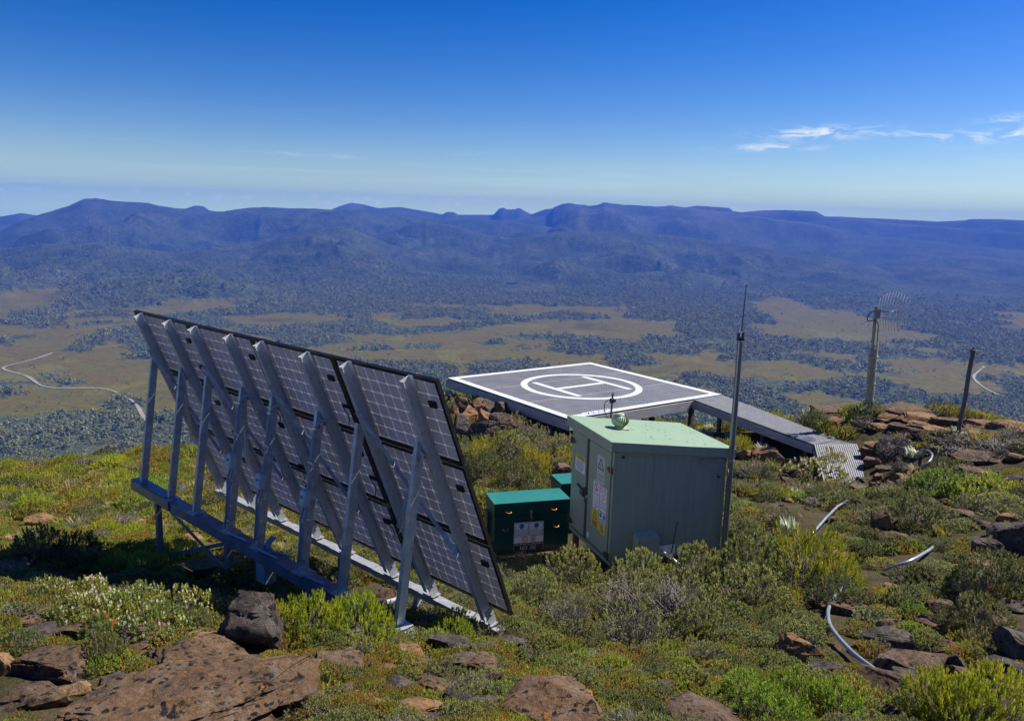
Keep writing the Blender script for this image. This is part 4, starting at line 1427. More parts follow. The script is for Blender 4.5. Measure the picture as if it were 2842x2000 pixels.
    for k in range(nv):
        P = []
        for s in np.linspace(0, 1, 9):
            ph = math.pi * (0.10 + 0.84 * s)
            r = 0.152 * math.sin(ph) ** 0.8
            P.append((r, 0.030 + 0.23 * s, k / nv * 2 * math.pi + 0.55 * s))
        V = []
        for (r, z, a) in P:
            for da, rr_ in ((0, 1.0), (2 * math.pi / nv * 1.05, 0.86)):
                V.append(tb + np.array([r * rr_ * math.cos(a + da), r * rr_ * math.sin(a + da), z]))
        b = MB(); b.add(V, [(2 * i, 2 * i + 1, 2 * i + 3, 2 * i + 2) for i in range(8)])
        b.build('ventilator_vane', 'turbine', vb, True)
    b = MB(); b.tube([tb + UP * 0.250, tb + UP * 0.262, tb + UP * 0.268], [0.075, 0.06, 0.02], 20); b.build('ventilator_cap', 'turbine', vb, True)
    b = MB(); b.tube([tb + UP * 0.03, tb + UP * 0.22], 0.075, 12); b.build('ventilator_core', 'shed_trim', vb, True)
    # fallen leaves and droppings on the roof
    g = np.random.default_rng(3); b = MB()
    for _ in range(46):
        a, bb = g.uniform(0.7, 2.1), g.uniform(-0.03, 1.65)
        p = hp(a, bb, rz(a) + 0.0165); an = g.uniform(0, 6.28); l = g.uniform(0.01, 0.026)
        x = HA * math.cos(an) + HB * math.sin(an); y = np.cross(UP, x)
        b.prism([p - x * l, p - y * l * 0.3, p + x * l, p + y * l * 0.3], UP * 0.002)
    lt = b.build('leaf_litter', 'wood_dark', ro); lt['kind'] = 'stuff'
    # vent hood, plate, pipe stub and rod on the long wall
    m = MB(); m.prism([hp(0.38, 0, 0.02), hp(0.38, -0.17, 0.02), hp(0.38, -0.17, 0.47), hp(0.38, 0, 0.54)], HA * 0.40); m.build('vent_hood', 'shed', root, bevel=0.004)
    m = MB(); m.obox(hp(1.0, -0.010, 0.16), HA, HB, UP, 0.36, 0.016, 0.17); m.build('pipe_plate', 'galv', root)
    m = MB(); m.tube(polyline(np.array([hp(0.93, -0.01, 0.15), hp(0.98, -0.14, 0.10), hp(1.10, -0.30, 0.02), hp(1.16, -0.36, -0.10)]), 0.04), 0.027, 10); m.build('pipe_stub', 'box_white', root, True)
    m = MB(); m.tube([hp(1.11, -0.02, 0.10), hp(1.18, -0.03, 0.64)], [0.010, 0.006], 6); m.build('rod', 'black', root)
    m = MB(); m.obox(hp(1.80, -0.014, 1.63), HA, HB, UP, 0.52, 0.022, 0.075); m.build('pole_bracket', 'steel_dark', root)
    for (a, z) in ((0.12, 1.82), (1.92, 1.35)):
        m = MB(); p = hp(a, 0, z); m.tube([p, p - HB * 0.04], 0.020, 8); m.build('lug', 'black', root)
    # ---------------- signs on the doors
    R_ = -HB; N_ = -HA

    def sign(b0, b1, z0, z1, mat, prints, name='sign', fold=0.0):
        o = MB(); o.obox(hp(-0.0445, (b0 + b1) / 2, (z0 + z1) / 2), HA, HB, UP, 0.003, b1 - b0, z1 - z0)
        so_ = o.build(name, mat, root, bevel=0.0)
        for pm, fn in prints:
            q = MB(); fn(q)
            if q.n: q.build('print', pm, so_)
        return so_

    def P(b, z): return hp(-0.0470, b, z)

    def bars(rows, b0, b1, h):
        def f(q):
            for z, k in rows:
                q.obox(P((b0 + b1) / 2, z), HA, HB, UP, 0.001, (b1 - b0) * k, h)
        return f

    def txt(lines, bc, h, w=None):
        def f(q):
            for z, s in lines: add_text(q, s, h, P(bc, z), R_, UP, w)
        return f

    def tri(bc, zc, s):
        def f(q):
            pts = [(0, s), (-s * 0.87, -s * 0.5), (s * 0.87, -s * 0.5)]
            for i in range(3):
                (x0, y0), (x1, y1) = pts[i], pts[(i + 1) % 3]
                q.bar(P(bc + x0, zc + y0), P(bc + x1, zc + y1), HA, 0.001, s * 0.16)
            q.obox(P(bc, zc + s * 0.05), HA, HB, UP, 0.001, s * 0.12, s * 0.45)
            q.disc(P(bc, zc - s * 0.26), R_, UP, s * 0.09, 0.001, 10)
        return f

    def ban(bc, zc, r):
        def f(q):
            q.ring(P(bc, zc), R_, UP, r * 0.82, r, 0.001, 24)
            q.bar(P(bc + r * 0.6, zc + r * 0.6), P(bc - r * 0.6, zc - r * 0.6), HA, 0.001, r * 0.17)
        return f

    def figure(bc, zc, r):
        def f(q):
            q.disc(P(bc, zc + r * 0.5), R_, UP, r * 0.16, 0.0008, 10); q.obox(P(bc, zc), HA, HB, UP, 0.0008, r * 0.3, r * 0.6)
            q.bar(P(bc, zc - 0.2 * r), P(bc - r * 0.25, zc - 0.75 * r), HA, 0.0008, r * 0.14); q.bar(P(bc, zc - 0.2 * r), P(bc + r * 0.25, zc - 0.75 * r), HA, 0.0008, r * 0.14)
        return f

    def border(b0, b1, z0, z1):
        def f(q):
            bc, zc = (b0 + b1) / 2, (z0 + z1) / 2
            for z in (z0 + 0.008, z1 - 0.008): q.obox(P(bc, z), HA, HB, UP, 0.0008, b1 - b0 - 0.012, 0.004)
            for b in (b0 + 0.008, b1 - 0.008): q.obox(P(b, zc), HA, HB, UP, 0.0008, 0.004, z1 - z0 - 0.02)
        return f
    sign(1.04, 1.43, 1.20, 1.49, 'sign_white', [('sign_yellow', lambda q: q.obox(P(1.235, 1.45), HA, HB, UP, 0.001, 0.388, 0.078)), ('print_violet', bars([(1.385, .8), (1.355, .9), (1.325, .86), (1.295, .9), (1.265, .8), (1.235, .6)], 1.06, 1.41, 0.013))], 'warning_sign')
    q = MB(); add_text(q, 'WARNING', 0.062, hp(-0.0484, 1.21, 1.452), R_, UP, 0.28); q.build('lettering', 'print_black', root)
    sign(0.28, 0.565, 1.26, 1.72, 'sign_grey', [('print_black', tri(0.42, 1.56, 0.12)), ('print_black', txt([(1.385, 'NON-IONIZING'), (1.32, 'RADIATION')], 0.42, 0.045, 0.22))], 'radiation_sign')
    sign(0.42, 0.68, 0.765, 1.245, 'sign_white', [('print_black', border(0.42, 0.68, 0.765, 1.245)), ('print_red', ban(0.55, 1.15, 0.075)), ('print_black', figure(0.55, 1.15, 0.072)), ('print_black', txt([(1.03, 'NO ENTRY')], 0.55, 0.05, 0.21)), ('print_violet', txt([(0.965, 'TO ANYONE BUT'), (0.92, 'AUTHORISED'), (0.875, 'PERSONNEL ONLY')], 0.55, 0.035, 0.2)), ('print_violet', bars([(0.83, .8), (0.80, .4)], 0.44, 0.66, 0.012))], 'no_entry_sign')
    sign(0.155, 0.413, 0.80, 1.235, 'sign_white', [('print_black', border(0.155, 0.413, 0.80, 1.235)), ('print_red', ban(0.345, 1.165, 0.046)), ('print_red', ban(0.225, 1.165, 0.046)), ('print_red', ban(0.285, 1.06, 0.05)), ('print_black', txt([(0.965, 'NO SMOKING'), (0.915, 'MATCHES OR'), (0.865, 'OPEN FLAMES')], 0.284, 0.042, 0.21))], 'no_smoking_sign')
    sign(0.42, 0.70, 0.45, 0.757, 'sign_yellow', [('print_black', tri(0.56, 0.65, 0.085)), ('print_black', bars([(0.55, .75), (0.515, .85), (0.48, .7)], 0.44, 0.68, 0.018))], 'hazard_sign')
    sign(0.160, 0.413, 0.60, 0.793, 'sign_white', [('print_black', border(0.16, 0.413, 0.60, 0.793)), ('print_blue', lambda q: (q.disc(P(0.345, 0.735), R_, UP, 0.042, 0.001, 20), q.disc(P(0.225, 0.735), R_, UP, 0.042, 0.001, 20))), ('print_violet', bars([(0.672, .85), (0.65, .9), (0.628, .8)], 0.175, 0.40, 0.010))], 'protection_sign')
    sign(0.165, 0.413, 0.435, 0.593, 'sign_yellow', [('print_black', tri(0.29, 0.51, 0.075))], 'hazard_sign')


build_shed()


def build_mast():
    base = hp(2.10, -0.075, 0)
    base = np.array([base[0], base[1], gz(base[0], base[1])])
    root = thing('antenna_mast', 'tall blue grey tube mast with whip antenna clamped to the shed corner', 'antenna mast', base)
    top = hp(2.10, -0.075, 3.62)
    bot = base - UP * 0.1
    m = MB(); m.tube([bot, top], 0.048, 20); m.build('tube', 'pole', root, True)
    m = MB(); m.tube([top, top + UP * 0.02], 0.052, 16); m.build('cap', 'pole', root, True)
    for z in (1.63,):
        q = hp(2.10, -0.075, z); m = MB(); m.tube([q - UP * 0.02, q + UP * 0.02], 0.055, 18); m.build('clamp', 'steel_dark', root, True)
    m = MB(); q = hp(2.04, -0.10, 1.36); m.tube(polyline(np.array([q, q + UP * 0.08 - HB * 0.03, q + UP * 0.14]), 0.02), 0.005, 6); m.build('hook', 'steel_bright', root)
    # bracket and whip
    m = MB(); q = top + UP * 0.02
    m.obox(q + UP * 0.035, HA, HB, UP, 0.11, 0.06, 0.05); m.obox(q + UP * 0.09 - HA * 0.045, HA, HB, UP, 0.016, 0.05, 0.10); m.obox(q + UP * 0.09 + HA * 0.035, HA, HB, UP, 0.016, 0.05, 0.12)
    m.tube([q + UP * 0.05 - HB * 0.05 + HA * 0.0, q + UP * 0.05 + HB * 0.05], 0.012, 8)
    m.build('bracket', 'black', root)
    m = MB(); m.tube([q + UP * 0.08 + HA * 0.01, q + UP * 0.16 + HA * 0.01], 0.016, 10); m.build('whip_mount', 'steel_bright', root, True)
    m = MB(); m.tube([q + UP * 0.12 + HA * 0.01, q + UP * 0.20 + HA * 0.012, q + UP * 0.92 + HA * 0.03], [0.012, 0.009, 0.008], 8); m.build('whip', 'black', root, True)


build_mast()


def build_yagi():
    base = hp(0.72, SW + 0.06, SHN - 0.09)
    root = thing('yagi_antenna', 'small yagi antenna on a short black mast behind the shed roof', 'antenna', base)
    m = MB(); top = base + UP * 0.50 + HA * 0.03; m.tube([base - UP * 0.3, top], 0.016, 10); m.build('mast', 'black', root, True)
    m = MB(); c = base + UP * 0.36 + HA * 0.02; m.obox(c, HA, HB, UP, 0.07, 0.06, 0.085); m.obox(c + HA * 0.05, HA, HB, UP, 0.05, 0.035, 0.05); m.build('clamp', 'black', root, bevel=0.004)
    m = MB(); e = c + HA * 0.80 + HB * 0.12 - UP * 0.09; m.tube([c, e], 0.008, 8); m.build('boom', 'steel_bright', root, True)
    for k, s in enumerate((0.22, 0.40, 0.62, 0.86, 0.98)):
        p = c + (e - c) * s; l = 0.10 - 0.01 * k
        m = MB(); m.tube([p - UP * l, p + UP * l], 0.004, 6); m.build('element', 'steel_bright', root)
    m = MB(); m.tube(polyline(np.array([c + UP * 0.02 - HA * 0.02, c - HA * 0.14, c - HA * 0.15 - UP * 0.15, c - HA * 0.08 - UP * 0.32, c - UP * 0.36]), 0.03), 0.007, 6); m.build('cable', 'cable', root, True)


build_yagi()


# ================================================================== BATTERY BOXES
def battery_box(loc, yaw, w, dp, h, label, front, K0=1.085):
    A = np.array([math.cos(yaw), math.sin(yaw), 0]); B = np.array([-math.sin(yaw), math.cos(yaw), 0])
    loc = np.asarray(loc, float)
    root = thing('battery_box', label, 'battery box', loc + A * w / 2 + B * dp / 2 - UP * 0.02)
    loc = loc.copy(); w /= K0; dp /= K0; h /= K0
    def p(a, b, z): return loc + (A * a + B * b + UP * z) * K0
    lid = 0.22
    m = MB(); m.obox(p(w / 2, dp / 2, (h - lid) / 2 - 0.03), A, B, UP, (w - 0.02) * K0, (dp - 0.02) * K0, (h - lid + 0.04) * K0); body = m.build('body', 'teal', root, bevel=0.004)
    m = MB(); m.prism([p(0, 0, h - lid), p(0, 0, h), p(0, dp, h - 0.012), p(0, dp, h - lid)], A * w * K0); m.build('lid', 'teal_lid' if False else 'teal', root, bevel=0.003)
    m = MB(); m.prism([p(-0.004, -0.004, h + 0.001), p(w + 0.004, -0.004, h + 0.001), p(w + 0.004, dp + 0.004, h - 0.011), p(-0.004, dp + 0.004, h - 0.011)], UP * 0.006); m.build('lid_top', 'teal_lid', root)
    m = MB(); m.obox(p(-0.03, dp * 0.62, 0.42), A, B, UP, 0.05, 0.22, 0.5); m.build('side_vent', 'teal', root, bevel=0.006)
    if not front: return root
    for (a, z) in ((0.245, h - 0.155), (1.03, h - 0.155), (0.20, h - 0.46), (1.08, h - 0.46)):
        m = MB(); c = p(a, -0.006, z)
        m.tube(polyline(np.array([c - A * 0.045 + UP * 0.012, c - A * 0.04 - B * 0.03, c - B * 0.035 - UP * 0.004, c + A * 0.04 - B * 0.03, c + A * 0.045 + UP * 0.012]), 0.01), 0.009, 8)
        m.obox(c - A * 0.045 + UP * 0.012, A, B, UP, 0.025, 0.012, 0.03); m.obox(c + A * 0.045 + UP * 0.012, A, B, UP, 0.025, 0.012, 0.03)
        m.build('handle', 'copper', root)
    m = MB(); c = p(0.635, -0.006, h - 0.17); m.obox(c, A, B, UP, 0.05, 0.014, 0.07); m.obox(c - UP * 0.065, A, B, UP, 0.03, 0.016, 0.05); m.build('hasp', 'steel_dark', root)
    m = MB(); m.obox(c - UP * 0.045 - B * 0.012, A, B, UP, 0.036, 0.012, 0.010); m.build('hasp_pin', 'steel_bright', root)
    m = MB(); m.obox(c - UP * 0.12 - B * 0.018, A, B, UP, 0.032, 0.02, 0.045); m.tube(polyline(np.array([c - UP * 0.10 - A * 0.01 - B * 0.018, c - UP * 0.06 - A * 0.01 - B * 0.018, c - UP * 0.06 + A * 0.01 - B * 0.018, c - UP * 0.10 + A * 0.01 - B * 0.018]), 0.01), 0.004, 6); m.build('padlock', 'brass', root)
    # warning sign: white plate with two blue discs, two red bans, black foot
    # laid out on a 0.40 x 0.425 grid and enlarged to the real plate
    KX, KZ = 1.28 * K0, 1.19 * K0
    def f(a, z, k=0.0): return p(0.348, 0, 0.03) + A * (a * KX) + UP * (z * KZ) - B * (0.001 + k)
    m = MB(); m.obox(f(0.20, 0.2125, 0.001), A, B, UP, 0.40 * KX, 0.004, 0.425 * KZ); sg = m.build('warning_sign', 'sign_white', root)
    K = 0.0045
    m = MB(); m.obox(f(0.20, 0.062, K - 0.001), A, B, UP, 0.396 * KX, 0.001, 0.122 * KZ)
    for a0, a1 in ((0.010, 0.192), (0.208, 0.390)):
        ac = (a0 + a1) / 2
        for z in (0.225, 0.412): m.obox(f(ac, z, K - 0.001), A, B, UP, (a1 - a0) * KX, 0.001, 0.007)
        for a in (a0, a1): m.obox(f(a, 0.3185, K - 0.001), A, B, UP, 0.007, 0.001, 0.18 * KZ)
    m.build('print', 'print_black', sg)
    m = MB()
    for ac in (0.101, 0.301): m.disc(f(ac, 0.372, K), A, UP, 0.046, 0.001, 24)
    m.build('print', 'print_blue', sg)
    m = MB()
    for ac in (0.150, 0.258):
        m.ring(f(ac, 0.173, K), A, UP, 0.045, 0.057, 0.001, 24); m.bar(f(ac - 0.026, 0.199, K), f(ac + 0.026, 0.147, K), B, 0.001, 0.010)
    m.build('print', 'print_red', sg)
    m = MB()
    for ac, L_ in ((0.101, ('FACE SHIELD OR', 'SAFETY GOGGLES', 'MUST BE WORN WHEN', 'WORKING ON BATTERIES')), (0.301, ('HAND', 'PROTECTION', 'MUST BE WORN WHEN', 'WORKING ON BATTERIES'))):
        for k, t_ in enumerate(L_): add_text(m, t_, 0.032, f(ac, 0.322 - 0.026 * k, K), A, UP, (0.165 if k > 0 or 'FACE' in t_ else 0.05) * KX)
    m.obox(f(0.145, 0.17, K), A, B, UP, 0.05, 0.001, 0.008); m.tube([f(0.258, 0.155, K), f(0.258, 0.185, K)], [0.010, 0.018], 8)
    m.build('print', 'print_black', sg)
    m = MB(); add_text(m, 'RISK OF BATTERY EXPLOSION', 0.046, f(0.20, 0.100, K), A, UP, 0.375 * KX); add_text(m, 'NO', 0.10, f(0.135, 0.045, K), A, UP, 0.10 * KX)
    for k, t_ in enumerate(('SMOKING', 'SPARKS', 'FLAMES')): add_text(m, t_, 0.030, f(0.262, 0.070 - 0.022 * k, K), A, UP, 0.08 * KX)
    m.build('print', 'box_white', sg)
    return root


battery_box((-0.239, 13.51, -5.978), 0.276, 1.43, 0.634, 0.96, 'dark teal metal battery box with copper handles and battery explosion sign', True)
battery_box((1.02, 14.72, -5.99), 0.276, 1.30, 0.63, 0.97, 'second teal battery box half hidden behind the shed doors', False)


# ================================================================== HELIPAD
PO = np.array([2.383, 26.671, -5.581])
PYAW = RAD(35.94)
PA = np.array([math.cos(PYAW), math.sin(PYAW), 0.0]); PB = np.array([-math.sin(PYAW), math.cos(PYAW), 0.0])


def pp(a, b, z=0.0):
    return PO + PA * a + PB * b + UP * z


def build_pad():
    root = thing('helipad', 'square helicopter pad of dark steel grating with white circle and H', 'helipad', (PO[0], PO[1], gz(PO[0], PO[1])))
    H = 3.3
    for k in range(6):
        b0 = -H + k * 2 * H / 6; b1 = b0 + 2 * H / 6
        for (a0, a1) in ((-H, -0.006), (0.006, H)):
            m = MB(); m.obox(pp((a0 + a1) / 2, (b0 + b1) / 2, -0.02), PA, PB, UP, a1 - a0, b1 - b0 - 0.016, 0.04)
            m.build('grating_sheet', 'grating', root)
    for k in range(1, 6):
        b0 = -H + k * 2 * H / 6
        m = MB(); m.obox(pp(0, b0, -0.012), PA, PB, UP, 2 * H, 0.012, 0.026); m.build('seam_strip', 'steel_bright' if k % 2 else 'galv', root)
    w = 0.26
    for nm, c, s in (('border_line', (0, -H + w / 2), (2 * H, w)), ('border_line', (0, H - w / 2), (2 * H, w)), ('border_line', (-H + w / 2, 0), (w, 2 * H - 2 * w)), ('border_line', (H - w / 2, 0), (w, 2 * H - 2 * w))):
        m = MB(); m.obox(pp(c[0], c[1], 0.003), PA, PB, UP, s[0], s[1], 0.006); m.build(nm, 'paint_white', root)
    m = MB(); m.ring(pp(0, 0, 0.001), PA, PB, 1.84, 2.07, 0.006, 96); m.build('circle_marking', 'paint_white', root)
    m = MB()
    for a in (-1.10, 1.12): m.obox(pp(a, 0, 0.004), PA, PB, UP, 0.21, 2.44, 0.006)
    m.obox(pp(0.01, 0.02, 0.004), PA, PB, UP, 2.0, 0.20, 0.006); m.build('letter_h_marking', 'paint_white', root)
    m = MB(); m.obox(pp(-2.02, -3.15, 0.009), PA, PB, UP, 1.06, 0.34, 0.006); pl = m.build('weight_plate', 'sign_white', root)
    m = MB(); add_text(m, "KILO'S", 0.30, pp(-2.02, -3.15, 0.0135), PA, PB, 0.88); m.build('lettering', 'print_black', pl)
    # timber edge beams
    d = 0.29
    m = MB(); m.obox(pp(-H - 0.022, 0, -0.045 - d / 2), PA, PB, UP, 0.045, 2 * H + 0.09, d); e1 = m.build('edge_beam', 'wood_pale', root)
    m = MB(); m.prism([pp(-H, -H - 0.022, -0.045), pp(2.0, -H - 0.022, -0.045), pp(1.65, -H - 0.022, -0.045 - d), pp(-H, -H - 0.022, -0.045 - d)], -PB * 0.045); m.build('edge_beam', 'wood_pale', root)
    m = MB(); m.obox(pp(H + 0.022, 0, -0.045 - d / 2), PA, PB, UP, 0.045, 2 * H, d); m.build('edge_beam', 'wood_pale', root)
    m = MB(); m.obox(pp(0, H + 0.022, -0.045 - d / 2), PA, PB, UP, 2 * H, 0.045, d); m.build('edge_beam', 'wood_pale', root)
    for k in range(9):
        m = MB(); q = pp(-H - 0.045, -3.1 + k * 0.78, -0.19 + 0.06 * (-1) ** k); m.tube([q, q - PA * 0.012], 0.014, 8); m.build('bolt', 'black', e1)
    for k in range(7):
        a = -2.7 + k * 0.9
        m = MB(); m.obox(pp(a, 0, -0.046 - 0.09), PA, PB, UP, 0.06, 2 * H - 0.1, 0.18); m.build('joist', 'wood_dark', root)
    for b in (-2.4, -0.2, 2.3):
        m = MB(); m.obox(pp(0, b, -0.23 - 0.11), PA, PB, UP, 2 * H - 0.3, 0.09, 0.20); m.build('bearer', 'wood_dark', root)
        for a in (-2.9, -0.9, 1.0, 2.9):
            q = pp(a, b); g = gz(q[0], q[1])
            if g < PO[2] - 0.48:
                m = MB(); m.obox(np.array([q[0], q[1], (g - 0.2 + PO[2] - 0.44) / 2]), PA, PB, UP, 0.14, 0.14, PO[2] - 0.44 - g + 0.2); m.build('post', 'wood_dark', root)


build_pad()


def build_walkway():
    # deck from the pad corner, then a turn, then a ramp to the ground
    zB, zE = -5.90, -6.33
    s0 = pp(1.86, -3.36); s1 = pp(3.26, -3.36)
    b0 = at_z(2259, 1235, zB); b1 = at_z(2327, 1220, zB)
    c1 = at_z(2378, 1233, zB - 0.03)
    e2 = at_z(2420, 1341, zE); e0 = at_z(2286, 1341, zE)
    s0[2] -= 0.02; s1[2] -= 0.02
    root = thing('walkway', 'ribbed steel walkway and ramp leading down from the helipad', 'walkway', (b0[0], b0[1], gz(b0[0], b0[1])))
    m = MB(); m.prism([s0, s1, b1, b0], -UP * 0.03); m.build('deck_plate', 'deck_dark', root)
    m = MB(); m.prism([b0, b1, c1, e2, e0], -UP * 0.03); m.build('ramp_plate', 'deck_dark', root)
    # raised ribs, too fine to count
    m = MB(); n = 74
    for k in range(n):
        t = (k + 0.5) / n
        p = s0 + (b0 - s0) * t; q = s1 + (b1 - s1) * t
        m.bar(p + UP * 0.012, q + UP * 0.012, b0 - s0, 0.042, 0.018)
    o = m.build('ribs', 'rib', root); o['kind'] = 'stuff'
    m = MB(); n = 21
    for k in range(n):
        t = (k + 0.5) / n
        p = b0 + (c1 - b0) * t; q = e0 + (e2 - e0) * t
        m.bar(p + UP * 0.014, q + UP * 0.014, c1 - b0, 0.038, 0.02)
    o = m.build('ribs', 'rib', root); o['kind'] = 'stuff'
    # timber side beams
    for (p, q, s) in ((s0, b0, -1), (s1, b1, 1), (b0, e0, -1)):
        d = q - p; nn = np.cross(UP, d); nn /= np.linalg.norm(nn); nn = nn * (1 if (nn @ (p - (s0 + s1 + b0 + b1) / 4)) > 0 else -1)
        m = MB(); m.prism([p - UP * 0.034, q - UP * 0.034, q - UP * 0.24, p - UP * 0.26], nn * 0.045); m.build('side_beam', 'wood_pale', root)
    for t in (0.25, 0.62, 0.95):
        for p in (s0 + (b0 - s0) * t, s1 + (b1 - s1) * t):
            g = gz(p[0], p[1]) - 0.15
            if p[2] - 0.24 > g:
                m = MB(); m.obox(np.array([p[0], p[1], (g + p[2] - 0.24) / 2]), PA, PB, UP, 0.1, 0.1, p[2] - 0.24 - g); m.build('post', 'wood_dark', root)


build_walkway()


# ================================================================== DISH ANTENNA, TIMBER POST
def build_dish():
    b = at_d(2405, 1158, 23.0)
    b[2] = max(b[2], gz(b[0], b[1]) - 0.02)
    root = thing('dish_antenna_pole', 'olive steel pole carrying a wire grid dish antenna on the rocky ridge', 'antenna', b)
    t = at_d(2432, 848, 23.0)
    ax = (t - b); ln = np.linalg.norm(ax); ax /= ln
    X = np.array([1.0, 0, 0]); X = X - ax * (X @ ax); X /= np.linalg.norm(X); Y = np.cross(ax, X)
    def P(x, y, s): return b + ax * (ln * s) + X * x + Y * y
    m = MB(); m.obox(P(0, 0, 0.29), X, Y, ax, 0.14, 0.14, ln * 0.66); m.build('lower_tube', 'olive_pole', root, bevel=0.008)
    m = MB(); m.tube([P(0.0, 0, 0.58), P(0.0, 0, 1.0)], 0.05, 16); m.build('upper_tube', 'olive_pole', root, True)
    m = MB(); m.tube([P(0.105, -0.04, 0.0), P(0.105, -0.04, 0.66), P(0.10, -0.03, 0.68)], 0.035, 12); m.build('conduit', 'cream_pole', root, True)
    for s in (0.16, 0.31, 0.44, 0.55, 0.66):
        m = MB(); m.obox(P(0.03, -0.0, s), X, Y, ax, 0.29 if s < .6 else .2, 0.20, 0.012); m.build('strap', 'steel_bright', root)
    m = MB(); m.obox(P(0, 0, -0.01), X, Y, ax, 0.36, 0.36, 0.02)
    for x, y in ((.13, .13), (-.13, .13), (.13, -.13), (-.13, -.13)): m.tube([P(x, y, -0.06), P(x, y, 0.035)], 0.012, 8)
    m.build('base_plate', 'galv', root)
    for s in (0.60,):
        m = MB(); m.tube([P(-0.22, 0, s - 0.04), P(0.20, 0, s - 0.045)], 0.009, 8); m.build('step_rung', 'galv', root)
    # parabolic grid: curved upright wires on two crossbars
    axd = np.array([math.cos(RAD(48)), math.sin(RAD(48)), 0.0]); lat = np.array([math.sin(RAD(48)), -math.cos(RAD(48)), 0.0])
    c0 = P(0.10, 0, 0.955); fl = 0.20
    dish = MB()
    for k in range(11):
        l = -0.40 + k * 0.08
        hgt = 0.56 * math.sqrt(max(0.15, 1 - (l / 0.52) ** 2))
        pts = []
        for zz in np.linspace(-hgt, hgt, 13):
            d = (zz * zz + l * l) / (4 * fl) * 0.62
            pts.append(c0 + axd * (d + 0.02) + lat * (l + 0.32) + UP * zz)
        w = MB(); w.tube(pts, 0.015, 6); w.build('grid_wire', 'paint_white', root, True)
    for zz in (-0.16, 0.16):
        w = MB(); w.tube([c0 + axd * ((zz * zz + l * l) / (4 * fl) * 0.62 + 0.01) + lat * (l + 0.32) + UP * zz for l in np.linspace(-0.42, 0.42, 9)], 0.008, 6); w.build('crossbar', 'galv', root, True)
    w = MB(); w.tube([c0 - axd * 0.05, c0 + lat * 0.32 + axd * 0.05], 0.022, 10); w.obox(P(0.05, 0, 0.93), X, Y, ax, 0.13, 0.12, 0.26); w.build('mount', 'steel_dark', root)
    w = MB(); w.tube([c0 + lat * 0.30, c0 + lat * 0.32 + axd * 0.30], 0.022, 10); w.build('feed_arm', 'steel_bright', root, True)
    w = MB(); w.tube([c0 + lat * 0.32 + axd * 0.30, c0 + lat * 0.32 + axd * 0.44], 0.030, 10); w.build('feed', 'black', root, True)
    w = MB(); w.tube(polyline(np.array([c0 + UP * 0.0, P(-0.15, -0.05, 0.95), P(-0.26, -0.05, 0.90), P(-0.24, -0.05, 0.86), P(-0.05, -0.08, 0.88), P(0.07, -0.09, 0.84), P(0.09, -0.06, 0.68)]), 0.03), 0.013, 8); w.build('cable', 'cable', root, True)


build_dish()


def build_post():
    b = at_d(2661, 1196, 20.0); b[2] = max(b[2], gz(b[0], b[1]) - 0.02)
    t = at_d(2701, 975, 20.0)
    root = thing('timber_post', 'leaning weathered grey timber post on the ridge at the right', 'post', b)
    d = t - b
    n1 = np.cross(d, [0, 1, 0]); n1 /= np.linalg.norm(n1)
    pts = [b - d * 0.05, b + d * 0.12 + n1 * 0.015, b + d * 0.4 - n1 * 0.02, b + d * 0.7 + n1 * 0.01, t]
    m = MB(); m.tube(polyline(np.array(pts), 0.1), 0.055, 10); m.build('shaft', 'wood_post', root, True)
    m = MB(); m.obox(t + UP * 0.0 + n1 * 0.01, [1, 0, 0], [0, 1, 0], UP, 0.11, 0.11, 0.12); m.tube([t - UP * 0.02, t + UP * 0.12], 0.03, 8); m.build('cap', 'wood_post', root, bevel=0.02)
    m = MB(); m.obox(t + np.array([0.08, -0.03, -0.03]), [1, 0, 0], [0, 1, 0], UP, 0.03, 0.06, 0.12); m.build('cap_plate', 'steel_bright', root)


build_post()


# ================================================================== CONDUITS ON THE GROUND
_V = zm(2200, 1200, 2.02)


PIPE_PTS = []


def ground_pipe(pts, r, lift, label, mat='hose', name='conduit_pipe', ends=0.0):
    P = []
    for i, (x, y) in enumerate(pts):
        g = ground_hit(x, y)
        s = i / (len(pts) - 1)
        P.append(ray(x, y) * 1.0 / 1.0 * 0 + g + UP * r)
    P = np.array(P)
    # lift off the ground towards the middle, keeping the line of sight
    for i in range(len(P)):
        s = i / (len(P) - 1)
        k = 0.03 + lift * math.sin(math.pi * s)
        v = P[i] / np.linalg.norm(P[i]); dz = k / max(0.15, -v[2] / math.hypot(v[0], v[1]) + 0.0)
        P[i] = P[i] * (1 - k / max(1.5, -P[i][2]))
    Q = polyline(P, 0.08)
    PIPE_PTS.extend(Q[::3, :2].tolist())
    m = MB(); m.tube(Q, r, 12)
    o = m.build(name, mat, None, True, loc=Q[0])
    tag(o, label, 'pipe')
    return o


ground_pipe(_V([(440, 322), (430, 330), (340, 365), (250, 420), (190, 480), (105, 577), (90, 600)]), 0.024, 0.30, 'silver pipe rising over rocks just below the foot of the ramp')
ground_pipe(_V([(742, 98), (770, 112), (785, 130), (770, 165), (730, 195), (695, 212), (670, 222)]), 0.024, 0.22, 'short hook shaped end of silver pipe among grey twigs near the ridge')
ground_pipe(_V([(790, 645), (765, 665), (690, 710), (640, 735), (535, 768), (510, 778)]), 0.024, 0.2, 'straight silver pipe crossing mossy ground right of the yellow bush')
ground_pipe(_V([(345, 826), (325, 840), (260, 890), (215, 950), (195, 1010), (200, 1070), (215, 1105), (260, 1165), (340, 1250), (450, 1335), (475, 1350)]), 0.024, 0.10, 'long curved silver pipe running down beside the rock steps')
ground_pipe([(1020, 1675), (1045, 1682), (1064, 1682), (1080, 1676), (1100, 1670)], 0.035, 0.02, 'dark blue and white corrugated conduit beside the last array leg', 'conduit', 'corrugated_conduit')


